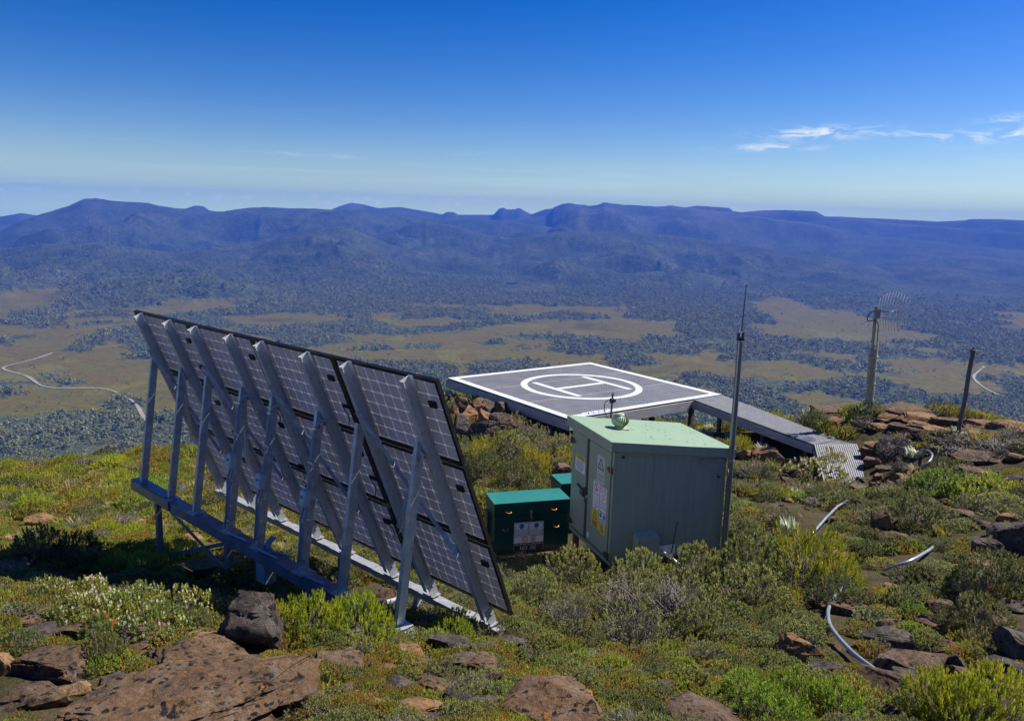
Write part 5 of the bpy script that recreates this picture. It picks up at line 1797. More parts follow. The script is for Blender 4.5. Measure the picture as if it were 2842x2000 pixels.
# ================================================================== ROCKS
def ico(sub):
    bm = bmesh.new(); bmesh.ops.create_icosphere(bm, subdivisions=sub, radius=1.0)
    V = np.array([v.co[:] for v in bm.verts]); Fc = np.array([[v.index for v in f.verts] for f in bm.faces]); bm.free()
    return V, Fc


_ICO = {3: ico(3), 4: ico(4), 5: ico(5)}


def n3(p, s, seed):
    return (vnoise(p[:, 0] * s + seed, p[:, 1] * s + p[:, 2] * s * 0.7 + seed * 1.7) + vnoise(p[:, 1] * s - seed, p[:, 2] * s + p[:, 0] * s * 0.6 + 3.1 * seed) + vnoise(p[:, 2] * s + 2 * seed, p[:, 0] * s - p[:, 1] * s * 0.5)) / 3


def rock_mesh(seed, size, cuts=11, sub=4, rough=0.05, flat_top=False, taper=0.0):
    g = np.random.default_rng(seed)
    V, Fc = _ICO[sub]
    V = V.copy()
    # superellipsoid start, then planar cuts
    V = np.sign(V) * np.abs(V) ** 0.55
    V /= np.abs(V).max()
    for k in range(cuts + 3):
        n = g.normal(size=3); n /= np.linalg.norm(n)
        if k == 0 and flat_top: n = np.array([g.normal(0, .12), g.normal(0, .12), 1.0]); n /= np.linalg.norm(n)
        d = g.uniform(0.50, 0.86) if not (k == 0 and flat_top) else 0.55
        s = V @ n - d
        V = V - np.where(s > 0, s, 0)[:, None] * n
    # bedding ledges: each layer is set in or out a little
    nl = g.uniform(4, 7); ph = g.uniform(0, 6.28); tl = g.normal(0, 0.25, 2)
    zz = (V[:, 2] + tl[0] * V[:, 0] + tl[1] * V[:, 1]) * nl + ph
    li = np.floor(zz).astype(int); rnd = g.uniform(-1, 1, 200)
    V[:, :2] *= (1 + 0.055 * rnd[(li + 100) % 200])[:, None]
    V[:, 0] += 0.03 * rnd[(li * 7 + 31) % 200]
    nr = V / (np.linalg.norm(V, axis=1)[:, None] + 1e-9)
    V = V + nr * (rough * 1.1 * n3(V, 1.9, seed * 0.37) + rough * 1.0 * n3(V, 5.0, seed * 0.91) + rough * 0.8 * np.abs(n3(V, 11.0, seed * 0.53)) + rough * 0.4 * n3(V, 22.0, seed * 0.23))[:, None]
    cr = n3(V, 2.0, seed * 1.3)
    V = V - nr * (0.07 * np.exp(-(cr / 0.022) ** 2))[:, None]         # cracks
    if taper: V[:, 0] = V[:, 0] * (1 - taper * (V[:, 2] + 1) / 2) - 0.18 * V[:, 2]; V[:, 1] *= 1 - taper * (V[:, 2] + 1) / 2
    V = V / (V.max(0) - V.min(0)) * np.asarray(size)
    V[:, 2] -= V[:, 2].min()
    V[:, :2] -= (V[:, :2].max(0) + V[:, :2].min(0)) / 2
    return V, Fc


ROCK_BOX = []


def rock(x0, x1, y0, y1, label, mat='rock', seed=None, flat=False, group=None, depthk=0.8, sub=4, cuts=11, rot=None, name='rock', rough=0.05, hk=1.0, base=0.22, dist=None, taper=0.0):
    """a rock that fills the given stretch of the photograph, standing on the ground there"""
    seed = seed if seed is not None else int(x0 * 3 + y0)
    xc = (x0 + x1) / 2
    b = ground_hit(xc, y1 - 0.04 * (y1 - y0)) if dist is None else at_d(xc, y1, dist)
    D = float(b @ fw)
    W = (x1 - x0) * D / F_PX * 1.1
    vis = (y1 - y0) * D / F_PX
    dep = W * depthk
    sl = -b[2] / math.hypot(b[0], b[1])
    h = max(0.16 * W, (vis - dep * 0.75 * math.sin(math.atan(sl))) / math.cos(math.atan(sl))) * hk
    if flat: h = max(0.09 * W, min(h, 0.30 * W))
    hd = np.array([b[0], b[1]]) / math.hypot(b[0], b[1])
    cx, cy = b[0] + hd[0] * dep * 0.42, b[1] + hd[1] * dep * 0.42
    bury = base * h + 0.05
    V, Fc = rock_mesh(seed, (W, dep, h + bury), cuts, sub, rough, flat, taper)
    a = math.atan2(-hd[0], hd[1]) + (random.Random(seed).uniform(-0.25, 0.25) if rot is None else rot)
    ca, sa = math.cos(a), math.sin(a)
    V = np.stack([V[:, 0] * ca - V[:, 1] * sa, V[:, 0] * sa + V[:, 1] * ca, V[:, 2]], 1)
    zb = b[2] if dist is None else b[2]
    me = mesh_np(name, V, Fc, [MT[mat]], smooth=True)
    try: me.set_sharp_from_angle(angle=RAD(28))
    except Exception: pass
    o = bpy.data.objects.new(name, me)
    col.objects.link(o)
    zg = min(b[2], gz(cx, cy) + 0.35 * h)
    o.location = (cx, cy, zg - bury)
    tag(o, label, 'rock', group)
    ROCK_BOX.append((cx, cy, 0.5 * math.sqrt(W * dep)))
    return o


ORD = ['leftmost', 'second from left', 'third from left', 'fourth from left', 'fifth from left', 'sixth from left', 'seventh from left', 'eighth from left', 'ninth from left', 'tenth from left', 'eleventh from left', 'twelfth from left', 'thirteenth from left', 'fourteenth from left', 'rightmost']


def ordinal(boxes, i, text):
    xs = sorted(range(len(boxes)), key=lambda k: boxes[k][0] + boxes[k][1])
    k = xs.index(i)
    return text + ', ' + ('rightmost' if k == len(boxes) - 1 else ORD[k])


# foreground left
rock(600, 785, 1650, 1822, 'tall dark pointed rock standing upright in front of the solar array', 'rock_grey', 11, depthk=0.7, sub=5, cuts=9, hk=1.25, rot=0.3, taper=0.5)
rock(733, 785, 1676, 1815, 'narrow split slab leaning on the tall dark pointed rock', 'rock', 23, depthk=0.9, cuts=8, taper=0.4)
rock(395, 690, 1778, 1880, 'rounded lichen spotted rock resting behind the big flat slab', 'rock_lichen', 31, depthk=0.7, sub=5)
rock(205, 890, 1845, 2040, 'huge flat brown slab with black and orange lichen in the lower left', 'rock_lichen', 42, flat=True, depthk=0.60, sub=5, cuts=13, rough=0.13, hk=0.30, rot=-0.12)
rock(30, 250, 1785, 1905, 'broad grey brown boulder near the lower left edge', 'rock', 51, sub=5)
rock(-45, 44, 1790, 1885, 'yellow brown rock cut off by the left edge', 'rock_orange', 57)
rock(130, 248, 1888, 1938, 'long low tan rock under the broad left boulder', 'rock_orange', 59, depthk=0.5)
rock(300, 478, 1735, 1812, 'humped brown rock left of the lichen spotted rock', 'rock', 64, sub=5)
rock(500, 615, 1733, 1790, 'orange brown rock touching the left foot of the tall dark rock', 'rock_orange', 69)
rock(48, 155, 1717, 1750, 'flat grey brown rock among low heath at far left', 'rock', 73, flat=True)
rock(80, 180, 1694, 1722, 'low brown rock behind the flat one at far left', 'rock', 75, flat=True)
rock(132, 194, 1580, 1622, 'sunlit rounded tan rock at the edge of the array shadow', 'rock_orange', 79, depthk=0.7)
rock(102, 136, 1591, 1624, 'small square tan rock left of the sunlit rounded one', 'rock_orange', 83)
rock(-30, 95, 1560, 1600, 'pale orange slab at the left edge beside the array shadow', 'rock_orange', 87, flat=True)
rock(-20, 60, 1596, 1622, 'second pale orange slab at the left edge in front of the first', 'rock_orange', 88, flat=True)
rock(505, 680, 1555, 1606, 'cracked brown rock pavement under the left end of the array', 'rock_orange', 91, flat=True, sub=5)
rock(500, 560, 1484, 1500, 'small orange flat rock in the grass behind the array braces', 'rock_orange', 95, flat=True)
# foreground centre
rock(1222, 1372, 1800, 1890, 'grey rock pitted with dark holes in the centre foreground', 'rock_lichen', 101, sub=5)
rock(1255, 1392, 1778, 1830, 'long grey slab behind the pitted centre rock', 'rock_grey', 105, depthk=0.5)
rock(1343, 1395, 1857, 1916, 'small upright rock against the right of the pitted rock', 'rock', 107)
rock(1400, 1705, 1848, 2030, 'large sloping brown rock with orange lichen at the bottom centre', 'rock_lichen', 113, sub=5, depthk=0.9, cuts=9)
rock(1563, 1598, 1958, 1995, 'small orange block lying on the large sloping rock', 'rock_orange', 117)
rock(1098, 1236, 1930, 2000, 'tan orange rock with a dark underside at the bottom', 'rock_orange', 119, sub=5)
rock(1040, 1145, 1868, 1938, 'angular grey rock left of centre near the bottom', 'rock_grey', 123)
rock(1207, 1262, 1910, 1968, 'pale grey block with lichen below the pitted rock', 'rock_grey', 127)
rock(1252, 1318, 1904, 1944, 'tilted dark grey rock below the pitted rock', 'rock_grey', 129)
rock(1150, 1240, 1985, 2030, 'grey stone cut off by the bottom edge', 'rock_grey', 130)
rock(1066, 1188, 1776, 1838, 'flat rusty rock under the last foot of the array', 'rock_orange', 131, flat=True)
rock(1075, 1150, 1768, 1800, 'rusty block carrying the last foot plate of the array', 'rock_orange', 132)
rock(1357, 1408, 1750, 1792, 'brown rock right of the small yellow bush', 'rock', 135)
rock(1612, 1660, 1766, 1796, 'tan rock poking out of the twiggy shrubs in the centre', 'rock_orange', 137)
rock(1112, 1232, 1700, 1756, 'dark shaded rock under the right end of the array', 'rock', 139)
rock(1040, 1104, 1618, 1658, 'brown rock under the front rail near the pale stones', 'rock', 143)
rock(820, 900, 1628, 1662, 'low rock behind the rear rail in the shade', 'rock', 145)
rock(1822, 2085, 1932, 2040, 'rounded brown rock half cut off at the bottom right of centre', 'rock', 151, sub=5)
rock(800, 860, 1838, 1885, 'brown rock among orange heath right of the big slab', 'rock', 152)
# right side
rock(2760, 2900, 1738, 1852, 'dark angular boulder at the right edge lower down', 'rock_grey', 161, sub=5)
rock(2765, 2920, 1415, 1560, 'big dark boulder at the right edge halfway up', 'rock_grey', 163, sub=5, cuts=8)
rock(2700, 2780, 1490, 1560, 'shaded rock left of the big dark boulder', 'rock_grey', 164)
STEP = 'brown slab of the rock steps beside the long curved pipe'
BX_STEP = ((2390, 2562, 1738, 1806, 0), (2432, 2510, 1710, 1750, 0), (2578, 2674, 1777, 1822, 0), (2606, 2680, 1804, 1860, 0), (2430, 2615, 1797, 1880, 1), (2390, 2585, 1876, 1936, 1), (2440, 2520, 1955, 2010, 0), (2355, 2410, 1775, 1812, 0), (2300, 2420, 1690, 1712, 1), (2480, 2580, 1868, 1900, 1), (2620, 2700, 1845, 1880, 1), (2500, 2600, 1925, 1960, 1))
for i, (a, b, c, d, f) in enumerate(BX_STEP):
    rock(a, b, c, d, ordinal(BX_STEP, i, STEP), 'rock' if i % 3 else 'rock_grey', 170 + i, flat=bool(f), group='rock steps of the path', depthk=0.6)
rock(2553, 2632, 1700, 1745, 'split pointed rock at the top right of the rock steps', 'rock_grey', 185)
PATHR = 'small brown rock on the slope above the rock steps'
BX_PATHR = ((2473, 2530, 1641, 1672), (2530, 2590, 1658, 1696), (2579, 2623, 1626, 1652), (2596, 2640, 1592, 1614), (2520, 2560, 1588, 1606), (2420, 2465, 1680, 1696), (2600, 2640, 1660, 1682), (2225, 2262, 1640, 1668), (2210, 2250, 1615, 1640), (2240, 2300, 1655, 1690))
for i, (a, b, c, d) in enumerate(BX_PATHR):
    rock(a, b, c, d, ordinal(BX_PATHR, i, PATHR), 'rock', 190 + i, group='rocks above the steps', sub=3)
rock(2652, 2772, 1247, 1296, 'broad low brown boulder right of the hooked pipe end', 'rock', 201)
rock(2782, 2860, 1312, 1356, 'dark boulder at the right edge below the ridge', 'rock_grey', 203)
rock(2660, 2745, 1300, 1322, 'flat rock shelf below the broad low boulder', 'rock', 204, flat=True)
rock(2632, 2742, 1405, 1452, 'brown rock between dark bushes on the right slope', 'rock', 205)
rock(2700, 2760, 1440, 1470, 'tilted slab below the brown rock on the right slope', 'rock', 206)
rock(2415, 2486, 1411, 1496, 'pale edged slab standing beside a dark bush right of centre', 'rock', 207, cuts=8)
rock(2356, 2406, 1384, 1422, 'dark grey rock right of the pipe that rises below the ramp', 'rock_grey', 209)
rock(2790, 2842, 1255, 1285, 'sunlit orange rock near the right edge under the ridge', 'rock_orange', 210)
HEAP = 'rust brown block in the heap beside the ramp end'
BX_HEAP = ((2350, 2416, 1339, 1376), (2422, 2450, 1310, 1334), (2444, 2480, 1330, 1362), (2470, 2508, 1308, 1336), (2482, 2522, 1330, 1356), (2518, 2574, 1304, 1326), (2412, 2446, 1334, 1366), (2530, 2570, 1322, 1342), (2386, 2424, 1240, 1276), (2397, 2440, 1267, 1298), (2430, 2470, 1290, 1312), (2440, 2500, 1358, 1380))
for i, (a, b, c, d) in enumerate(BX_HEAP):
    rock(a, b, c, d, ordinal(BX_HEAP, i, HEAP), 'rock_orange' if i % 2 else 'rock', 220 + i, group='rocks heaped by the ramp', sub=3 if i % 2 else 4)
rock(2088, 2182, 1235, 1290, 'big orange boulder right of the shed roof beside the walkway', 'rock_orange', 241, sub=5)
rock(2042, 2094, 1242, 1280, 'orange and cream rocks just right of the shed roof corner', 'rock_orange', 243)
rock(2196, 2222, 1370, 1392, 'small white stone on the ground below the ramp', 'rock_orange', 244, sub=3)
rock(1990, 2030, 1150, 1170, 'pale stone block under the walkway', 'rock_grey', 247, sub=3)
PAL = 'little tan stone on bare ground right of the mast'
BX_PAL = ((2180, 2215, 1352, 1366), (2240, 2275, 1378, 1398), (2190, 2230, 1420, 1436), (2270, 2310, 1395, 1412), (2120, 2150, 1400, 1412), (2060, 2110, 1485, 1505), (2300, 2350, 1430, 1452), (2150, 2180, 1330, 1342))
for i, (a, b, c, d) in enumerate(BX_PAL):
    rock(a, b, c, d, ordinal(BX_PAL, i, PAL), 'rock_orange' if i % 2 else 'rock', 250 + i, group='stones right of the mast', sub=3)
RID = 'orange brown slab on the ridge around the antenna pole'
BX_RID = ((2250, 2384, 1130, 1168), (2300, 2390, 1150, 1176), (2430, 2500, 1140, 1172), (2440, 2590, 1135, 1160), (2500, 2620, 1150, 1176), (2520, 2612, 1166, 1190), (2590, 2680, 1152, 1182), (2670, 2760, 1160, 1186), (2740, 2850, 1170, 1196), (2470, 2540, 1172, 1196), (2400, 2460, 1168, 1196), (2560, 2640, 1184, 1206), (2330, 2400, 1176, 1200), (2610, 2660, 1190, 1212))
for i, (a, b, c, d) in enumerate(BX_RID):
    rock(a, b, c, d + 4, ordinal(BX_RID, i, RID), 'rock_orange' if i % 3 else 'rock', 270 + i, flat=True, group='slabs of the antenna ridge', depthk=0.9)
rock(2440, 2500, 1212, 1240, 'grey bleached stump of rock below the antenna ridge', 'rock_grey', 290)
rock(2400, 2470, 1222, 1246, 'flat tan rock right of the bend in the walkway', 'rock_orange', 291, flat=True)
# outcrop beside the pad
rock(1250, 1322, 1146, 1240, 'big shaded block at the left of the outcrop under the helipad', 'rock_grey', 301, sub=5, depthk=0.9)
rock(1304, 1372, 1160, 1240, 'second big shaded block of the outcrop under the helipad', 'rock_grey', 303, sub=5, depthk=0.9)
OUT = 'red brown block of the outcrop under the helipad edge'
BX_OUT = ((1262, 1300, 1106, 1150), (1295, 1345, 1110, 1150), (1336, 1384, 1112, 1150), (1372, 1418, 1122, 1160), (1322, 1366, 1138, 1176), (1356, 1400, 1150, 1186), (1388, 1430, 1158, 1196), (1246, 1276, 1128, 1160), (1366, 1424, 1178, 1210), (1420, 1456, 1170, 1206), (1280, 1330, 1132, 1168), (1412, 1450, 1142, 1172), (1340, 1380, 1186, 1222), (1440, 1480, 1186, 1214), (1236, 1262, 1100, 1126))
for i, (a, b, c, d) in enumerate(BX_OUT):
    rock(a, b, c, d + 12, ordinal(BX_OUT, i, OUT), ('rock', 'rock_orange', 'rock_grey')[i % 3], 310 + i, group='blocks of the outcrop under the helipad', depthk=1.0, hk=1.2)
rock(1530, 1590, 1285, 1345, 'pinkish brown rock beside the shed doors behind the battery boxes', 'rock', 331)
rock(1560, 1596, 1310, 1350, 'low stone touching the shed behind the second battery box', 'rock', 333)


def more_rocks():
    g = np.random.default_rng(77)
    zones = (((10, 640, 1690, 1990), 20, 'left foreground', 'angular brown rock among the heath in the left foreground', (0.10, 0.24)),
             ((860, 1420, 1740, 1990), 28, 'centre foreground', 'angular brown rock among the heath below the right end of the array', (0.09, 0.21)),
             ((2200, 2830, 1440, 1900), 34, 'right slope', 'angular rock lying in the heath on the right slope', (0.10, 0.28)),
             ((2180, 2830, 1215, 1420), 30, 'upper right slope', 'angular rock on the upper right slope below the ridge', (0.12, 0.30)),
             ((1440, 2000, 1780, 1990), 8, 'bottom centre', 'small brown rock half sunk in heath at the bottom centre', (0.05, 0.12)),
             ((30, 640, 1330, 1560), 8, 'left slope', 'low brown rock in the grass left of the array', (0.12, 0.25)))
    for (x0, x1, y0, y1), n, gp, lb, (r0, r1) in zones:
        k = 0
        for _ in range(n * 4):
            if k >= n: break
            px, py = g.uniform(x0, x1), g.uniform(y0, y1)
            b = ground_hit(px, py)
            R = g.uniform(r0, r1)
            if any((b[0] - a) ** 2 + (b[1] - c) ** 2 < (r * 0.9 + R) ** 2 for a, c, r in ROCK_BOX): continue
            if any((b[0] - a) ** 2 + (b[1] - c) ** 2 < (R + 0.30) ** 2 for a, c in PIPE_PTS): continue
            w = R * 2 * F_PX / float(b @ fw)
            rock(px - w / 2, px + w / 2, py - w * g.uniform(0.4, 0.75), py, lb, ('rock', 'rock_orange', 'rock_grey', 'rock_lichen')[int(g.integers(0, 4))], int(g.integers(1000, 9000)), flat=bool(g.uniform() < 0.35), group='rocks of the ' + gp, depthk=g.uniform(0.6, 1.0), sub=4 if R > 0.12 else 3, base=0.1)
            k += 1


more_rocks()


# ================================================================== VEGETATION
def norm(a):
    return a / (np.linalg.norm(a, axis=-1, keepdims=True) + 1e-9)


def leaves(g, P, D, per, ln, wd, spread, along, colors, jit=0.16, tipcol=None):
    """rosettes of narrow leaves: P tips (n,3), D axes (n,3)"""
    n = len(P)
    ref = norm(g.normal(size=(n, 3)))
    U = norm(np.cross(D, ref)); W_ = np.cross(D, U)
    P = np.repeat(P, per, 0); D = np.repeat(D, per, 0); U = np.repeat(U, per, 0); W_ = np.repeat(W_, per, 0)
    k = np.tile(np.arange(per), n)
    a = k * 2.39996 + g.uniform(0, 0.6, n * per)
    s = (k + 0.5) / per                                   # 0 at the base of the shoot, 1 at its tip
    rad = np.cos(a)[:, None] * U + np.sin(a)[:, None] * W_
    base = P - D * (along * (1 - s))[:, None]
    ang = spread * (1.15 - 0.75 * s) + g.normal(0, 0.12, n * per)
    dr = norm(D * np.cos(ang)[:, None] + rad * np.sin(ang)[:, None])
    L_ = ln * g.uniform(0.75, 1.2, n * per)
    sd_ = norm(np.cross(dr, rad + D * 0.3)) * (wd / 2)
    mid = base + dr * (L_ * 0.5)[:, None]
    V = np.stack([base, mid + sd_, base + dr * L_[:, None], mid - sd_], 1).reshape(-1, 3)
    b = np.arange(n * per)[:, None] * 4
    Fc = np.concatenate([b + [0, 1, 2], b + [0, 2, 3]])
    cs = np.repeat(colors, per, 0) * (1 + g.normal(0, jit, (n * per, 1)))
    if tipcol is not None:
        m_ = (s > 0.55)[:, None] * 0.75
        cs = cs * (1 - m_) + np.repeat(tipcol, per, 0) * m_
    return V, Fc, np.clip(np.repeat(cs, 4, 0), 0.004, 1)


def dome(g, n, R, H, lumps, inner=0.72):
    """tips over an uneven dome"""
    th = g.uniform(0, 2 * math.pi, n); c = g.uniform(0.02, 1, n) ** 0.8
    s = np.sqrt(1 - c * c)
    d = np.stack([s * np.cos(th), s * np.sin(th), c], 1)
    lc = norm(np.stack([g.normal(size=lumps), g.normal(size=lumps), np.abs(g.normal(size=lumps)) + 0.2], 1))
    dot = (d @ lc.T).max(1)
    k = 0.74 + 0.34 * sst(0.72, 0.97, dot) + g.normal(0, 0.03, n)
    k = k * np.where(g.uniform(size=n) < 0.25, g.uniform(inner, 1, n), 1)
    P = d * k[:, None] * np.array([R, R, H])
    return P, d


def stems(g, P, n, rad, wob, base_r):
    i = g.integers(0, len(P), n)
    tip = P[i] * g.uniform(0.75, 1.0, (n, 1))
    b = np.stack([tip[:, 0] * base_r, tip[:, 1] * base_r, np.full(n, -0.03)], 1) + g.normal(0, 0.015, (n, 3)) * [1, 1, 0]
    t = np.linspace(0, 1, 5)[None, :, None]
    path = b[:, None] * (1 - t) + tip[:, None] * t
    bow = g.normal(0, wob, (n, 1, 3)); path = path + bow * (t * (1 - t) * 4) + g.normal(0, wob * 0.35, (n, 5, 3)) * (t * (1 - t) * 4)
    r = rad * (1 - 0.65 * np.linspace(0, 1, 5))[None, :] * g.uniform(0.7, 1.3, (n, 1))
    return tri_tube(path, r, 3)


def pal(g, n, cols, w):
    cols = np.array(cols); i = g.choice(len(cols), n, p=np.array(w) / sum(w))
    return cols[i] * g.uniform(0.8, 1.2, (n, 1))


TWIG = np.array([0.21, 0.185, 0.165])


def shrub(seed, kind):
    """foliage and stem arrays of one unit-sized shrub (radius 1)"""
    g = np.random.default_rng(seed)
    if kind == 'lime':          # upright brushy shoots, bright yellow green
        P, d = dome(g, 290, 1.0, 0.85, 14); D = norm(d * 0.75 + [0, 0, 0.7] + g.normal(0, 0.18, d.shape))
        V, Fc, C = leaves(g, P, D, 15, 0.10, 0.026, 0.60, 0.17, pal(g, 290, [(0.195, 0.222, 0.016), (0.145, 0.18, 0.014), (0.245, 0.245, 0.022)], [4, 3, 2]))
        SV, SF = stems(g, P, 90, 0.014, 0.07, 0.30)
    elif kind == 'olive':       # fine needles, mustard green
        P, d = dome(g, 210, 1.0, 0.95, 11); D = norm(d * 0.7 + [0, 0, 0.6] + g.normal(0, 0.2, d.shape))
        V, Fc, C = leaves(g, P, D, 16, 0.115, 0.022, 0.5, 0.24, pal(g, 210, [(0.195, 0.185, 0.014), (0.150, 0.155, 0.013), (0.235, 0.205, 0.02)], [4, 3, 2]))
        SV, SF = stems(g, P, 70, 0.012, 0.06, 0.3)
    elif kind == 'heath':       # dark heath with pale cauliflower tips over grey stems
        P, d = dome(g, 190, 1.0, 0.80, 12); D = norm(d * 0.8 + [0, 0, 0.5] + g.normal(0, 0.15, d.shape))
        V, Fc, C = leaves(g, P, D, 15, 0.085, 0.042, 0.95, 0.11, pal(g, 190, [(0.075, 0.092, 0.022), (0.055, 0.072, 0.020), (0.10, 0.105, 0.028)], [4, 3, 2]), tipcol=pal(g, 190, [(0.185, 0.195, 0.062), (0.15, 0.165, 0.05)], [1, 1]))
        SV, SF = stems(g, P, 120, 0.013, 0.08, 0.45)
    elif kind == 'dark':        # dull dark green small leaves
        P, d = dome(g, 230, 1.0, 0.75, 12); D = norm(d * 0.9 + [0, 0, 0.35] + g.normal(0, 0.25, d.shape))
        V, Fc, C = leaves(g, P, D, 12, 0.085, 0.036, 1.0, 0.12, pal(g, 230, [(0.055, 0.066, 0.020), (0.080, 0.088, 0.026), (0.11, 0.105, 0.035)], [4, 3, 1]))
        SV, SF = stems(g, P, 90, 0.012, 0.08, 0.4)
    elif kind == 'green':       # fresh green bush
        P, d = dome(g, 220, 1.0, 0.75, 12); D = norm(d * 0.85 + [0, 0, 0.5] + g.normal(0, 0.2, d.shape))
        V, Fc, C = leaves(g, P, D, 14, 0.095, 0.040, 0.85, 0.14, pal(g, 220, [(0.135, 0.185, 0.020), (0.095, 0.14, 0.016), (0.19, 0.215, 0.028)], [4, 3, 2]))
        SV, SF = stems(g, P, 60, 0.012, 0.07, 0.35)
    elif kind == 'mat':         # low heath, green with rust orange
        P, d = dome(g, 240, 1.0, 0.42, 14); D = norm(d * 0.6 + [0, 0, 0.8] + g.normal(0, 0.25, d.shape))
        V, Fc, C = leaves(g, P, D, 10, 0.095, 0.040, 0.75, 0.12, pal(g, 240, [(0.105, 0.118, 0.020), (0.175, 0.178, 0.024), (0.22, 0.115, 0.026), (0.16, 0.115, 0.035)], [5, 5, 1, 2]))
        SV, SF = stems(g, P, 50, 0.011, 0.08, 0.6)
    elif kind == 'rust':        # low heath, mostly rust and olive
        P, d = dome(g, 240, 1.0, 0.45, 14); D = norm(d * 0.6 + [0, 0, 0.8] + g.normal(0, 0.25, d.shape))
        V, Fc, C = leaves(g, P, D, 10, 0.10, 0.038, 0.7, 0.12, pal(g, 240, [(0.22, 0.115, 0.026), (0.19, 0.150, 0.03), (0.14, 0.145, 0.022), (0.28, 0.14, 0.03)], [3, 4, 6, 1]))
        SV, SF = stems(g, P, 60, 0.011, 0.08, 0.6)
    elif kind == 'white':       # small leaved shrub covered in white flowers
        P, d = dome(g, 250, 1.0, 0.55, 12); D = norm(d * 0.8 + [0, 0, 0.6] + g.normal(0, 0.2, d.shape))
        fl = g.uniform(size=250) < 0.26
        c1 = pal(g, 250, [(0.115, 0.14, 0.024), (0.16, 0.165, 0.028), (0.09, 0.11, 0.02)], [4, 3, 2]); tc_ = c1.copy(); tc_[fl] = (0.46, 0.44, 0.36)
        V, Fc, C = leaves(g, P, D, 11, 0.062, 0.046, 1.15, 0.07, c1, tipcol=tc_)
        SV, SF = stems(g, P, 40, 0.011, 0.07, 0.5)
    elif kind == 'red':         # green shrub with red flower heads
        P, d = dome(g, 150, 1.0, 0.7, 9); D = norm(d * 0.7 + [0, 0, 0.7] + g.normal(0, 0.2, d.shape))
        fl = g.uniform(size=150) < 0.14
        c1 = pal(g, 150, [(0.10, 0.15, 0.04), (0.075, 0.11, 0.03)], [1, 1]); tc_ = c1.copy(); tc_[fl] = (0.50, 0.035, 0.03)
        V, Fc, C = leaves(g, P, D, 13, 0.16, 0.05, 0.8, 0.16, c1, tipcol=tc_)
        SV, SF = stems(g, P, 40, 0.012, 0.07, 0.4)
    elif kind == 'twig':        # mostly bare grey stems with a few green heads
        P, d = dome(g, 120, 1.0, 0.8, 9); D = norm(d * 0.6 + [0, 0, 0.7] + g.normal(0, 0.2, d.shape))
        V, Fc, C = leaves(g, P[:70], D[:70], 12, 0.085, 0.036, 0.9, 0.11, pal(g, 70, [(0.075, 0.088, 0.025), (0.12, 0.115, 0.04)], [2, 1]), tipcol=pal(g, 70, [(0.17, 0.175, 0.06)], [1]))
        SV, SF = stems(g, P, 330, 0.0125, 0.11, 0.42)
    elif kind == 'dead':        # bleached bare branches
        P, d = dome(g, 40, 1.0, 0.55, 6); D = norm(d)
        V, Fc, C = leaves(g, P[:8], D[:8], 8, 0.08, 0.03, 0.9, 0.1, pal(g, 8, [(0.12, 0.115, 0.05)], [1]))
        SV, SF = stems(g, P * np.array([1, 1, 0.9]), 190, 0.016, 0.20, 0.55)
    elif kind in ('grass', 'straw', 'silver'):
        n = 150 if kind != 'silver' else 110
        th = g.uniform(0, 6.283, n); r0 = g.uniform(0, 0.45, n) ** 0.7
        b = np.stack([r0 * np.cos(th), r0 * np.sin(th), np.full(n, -0.05)], 1)
        ln = g.uniform(0.5, 1.0, n); lean = g.uniform(0.15, 0.85, n); ta = th + g.normal(0, 0.8, n)
        out = np.stack([np.cos(ta), np.sin(ta), np.zeros(n)], 1)
        p1 = b + (np.array([0, 0, 1.0]) + out * (lean * 0.35)[:, None]) * (ln * 0.55)[:, None]
        p2 = p1 + (np.array([0, 0, 0.55]) + out * lean[:, None]) * (ln * 0.5)[:, None]
        w = 0.030 if kind != 'silver' else 0.075
        sd_ = norm(np.cross(out, [0, 0, 1.0])) * w
        V = np.stack([b - sd_, b + sd_, p1 + sd_ * 0.8, p1 - sd_ * 0.8, p2], 1).reshape(-1, 3)
        k = np.arange(n)[:, None] * 5
        Fc = np.concatenate([k + [0, 1, 2], k + [0, 2, 3], k + [3, 2, 4]])
        pc = {'grass': [(0.12, 0.13, 0.020), (0.17, 0.165, 0.03), (0.20, 0.17, 0.05)], 'straw': [(0.26, 0.20, 0.09), (0.30, 0.26, 0.17), (0.15, 0.14, 0.04)], 'silver': [(0.30, 0.31, 0.24), (0.40, 0.40, 0.34), (0.18, 0.20, 0.10)]}[kind]
        C = np.clip(np.repeat(pal(g, n, pc, [3, 3, 2]), 5, 0), 0.004, 1)
        SV, SF = np.zeros((0, 3)), np.zeros((0, 3), int)
    return V, Fc, C, SV, SF


KINDS = ['lime', 'olive', 'heath', 'dark', 'green', 'mat', 'rust', 'white', 'red', 'twig', 'dead', 'grass', 'straw', 'silver']
PARTS = {}      # kind -> list of (foliage mesh, stems mesh)
JOINED = []     # for the scattered ground cover
JIDX = {}
for ki, kd in enumerate(KINDS):
    PARTS[kd] = []
    JIDX[kd] = []
    for v in range(3):
        V, Fc, C, SV_, SF_ = shrub(1000 + ki * 17 + v, kd)
        fm = mesh_np('foliage', V, Fc, [MT['leaf']], colr=C)
        sm = mesh_np('stems', SV_, SF_, [MT['twig']]) if len(SV_) else None
        PARTS[kd].append((fm, sm))
        jm = mesh_np('%02d_%s' % (len(JOINED), kd), np.concatenate([V, SV_]), np.concatenate([Fc, SF_ + len(V)]), [MT['leaf'], MT['twig']], np.concatenate([np.zeros(len(Fc)), np.ones(len(SF_))]), np.concatenate([C, np.tile(TWIG, (len(SV_), 1))]))
        JIDX[kd].append(len(JOINED)); JOINED.append(jm)

VEG_FREE = []   # places already taken


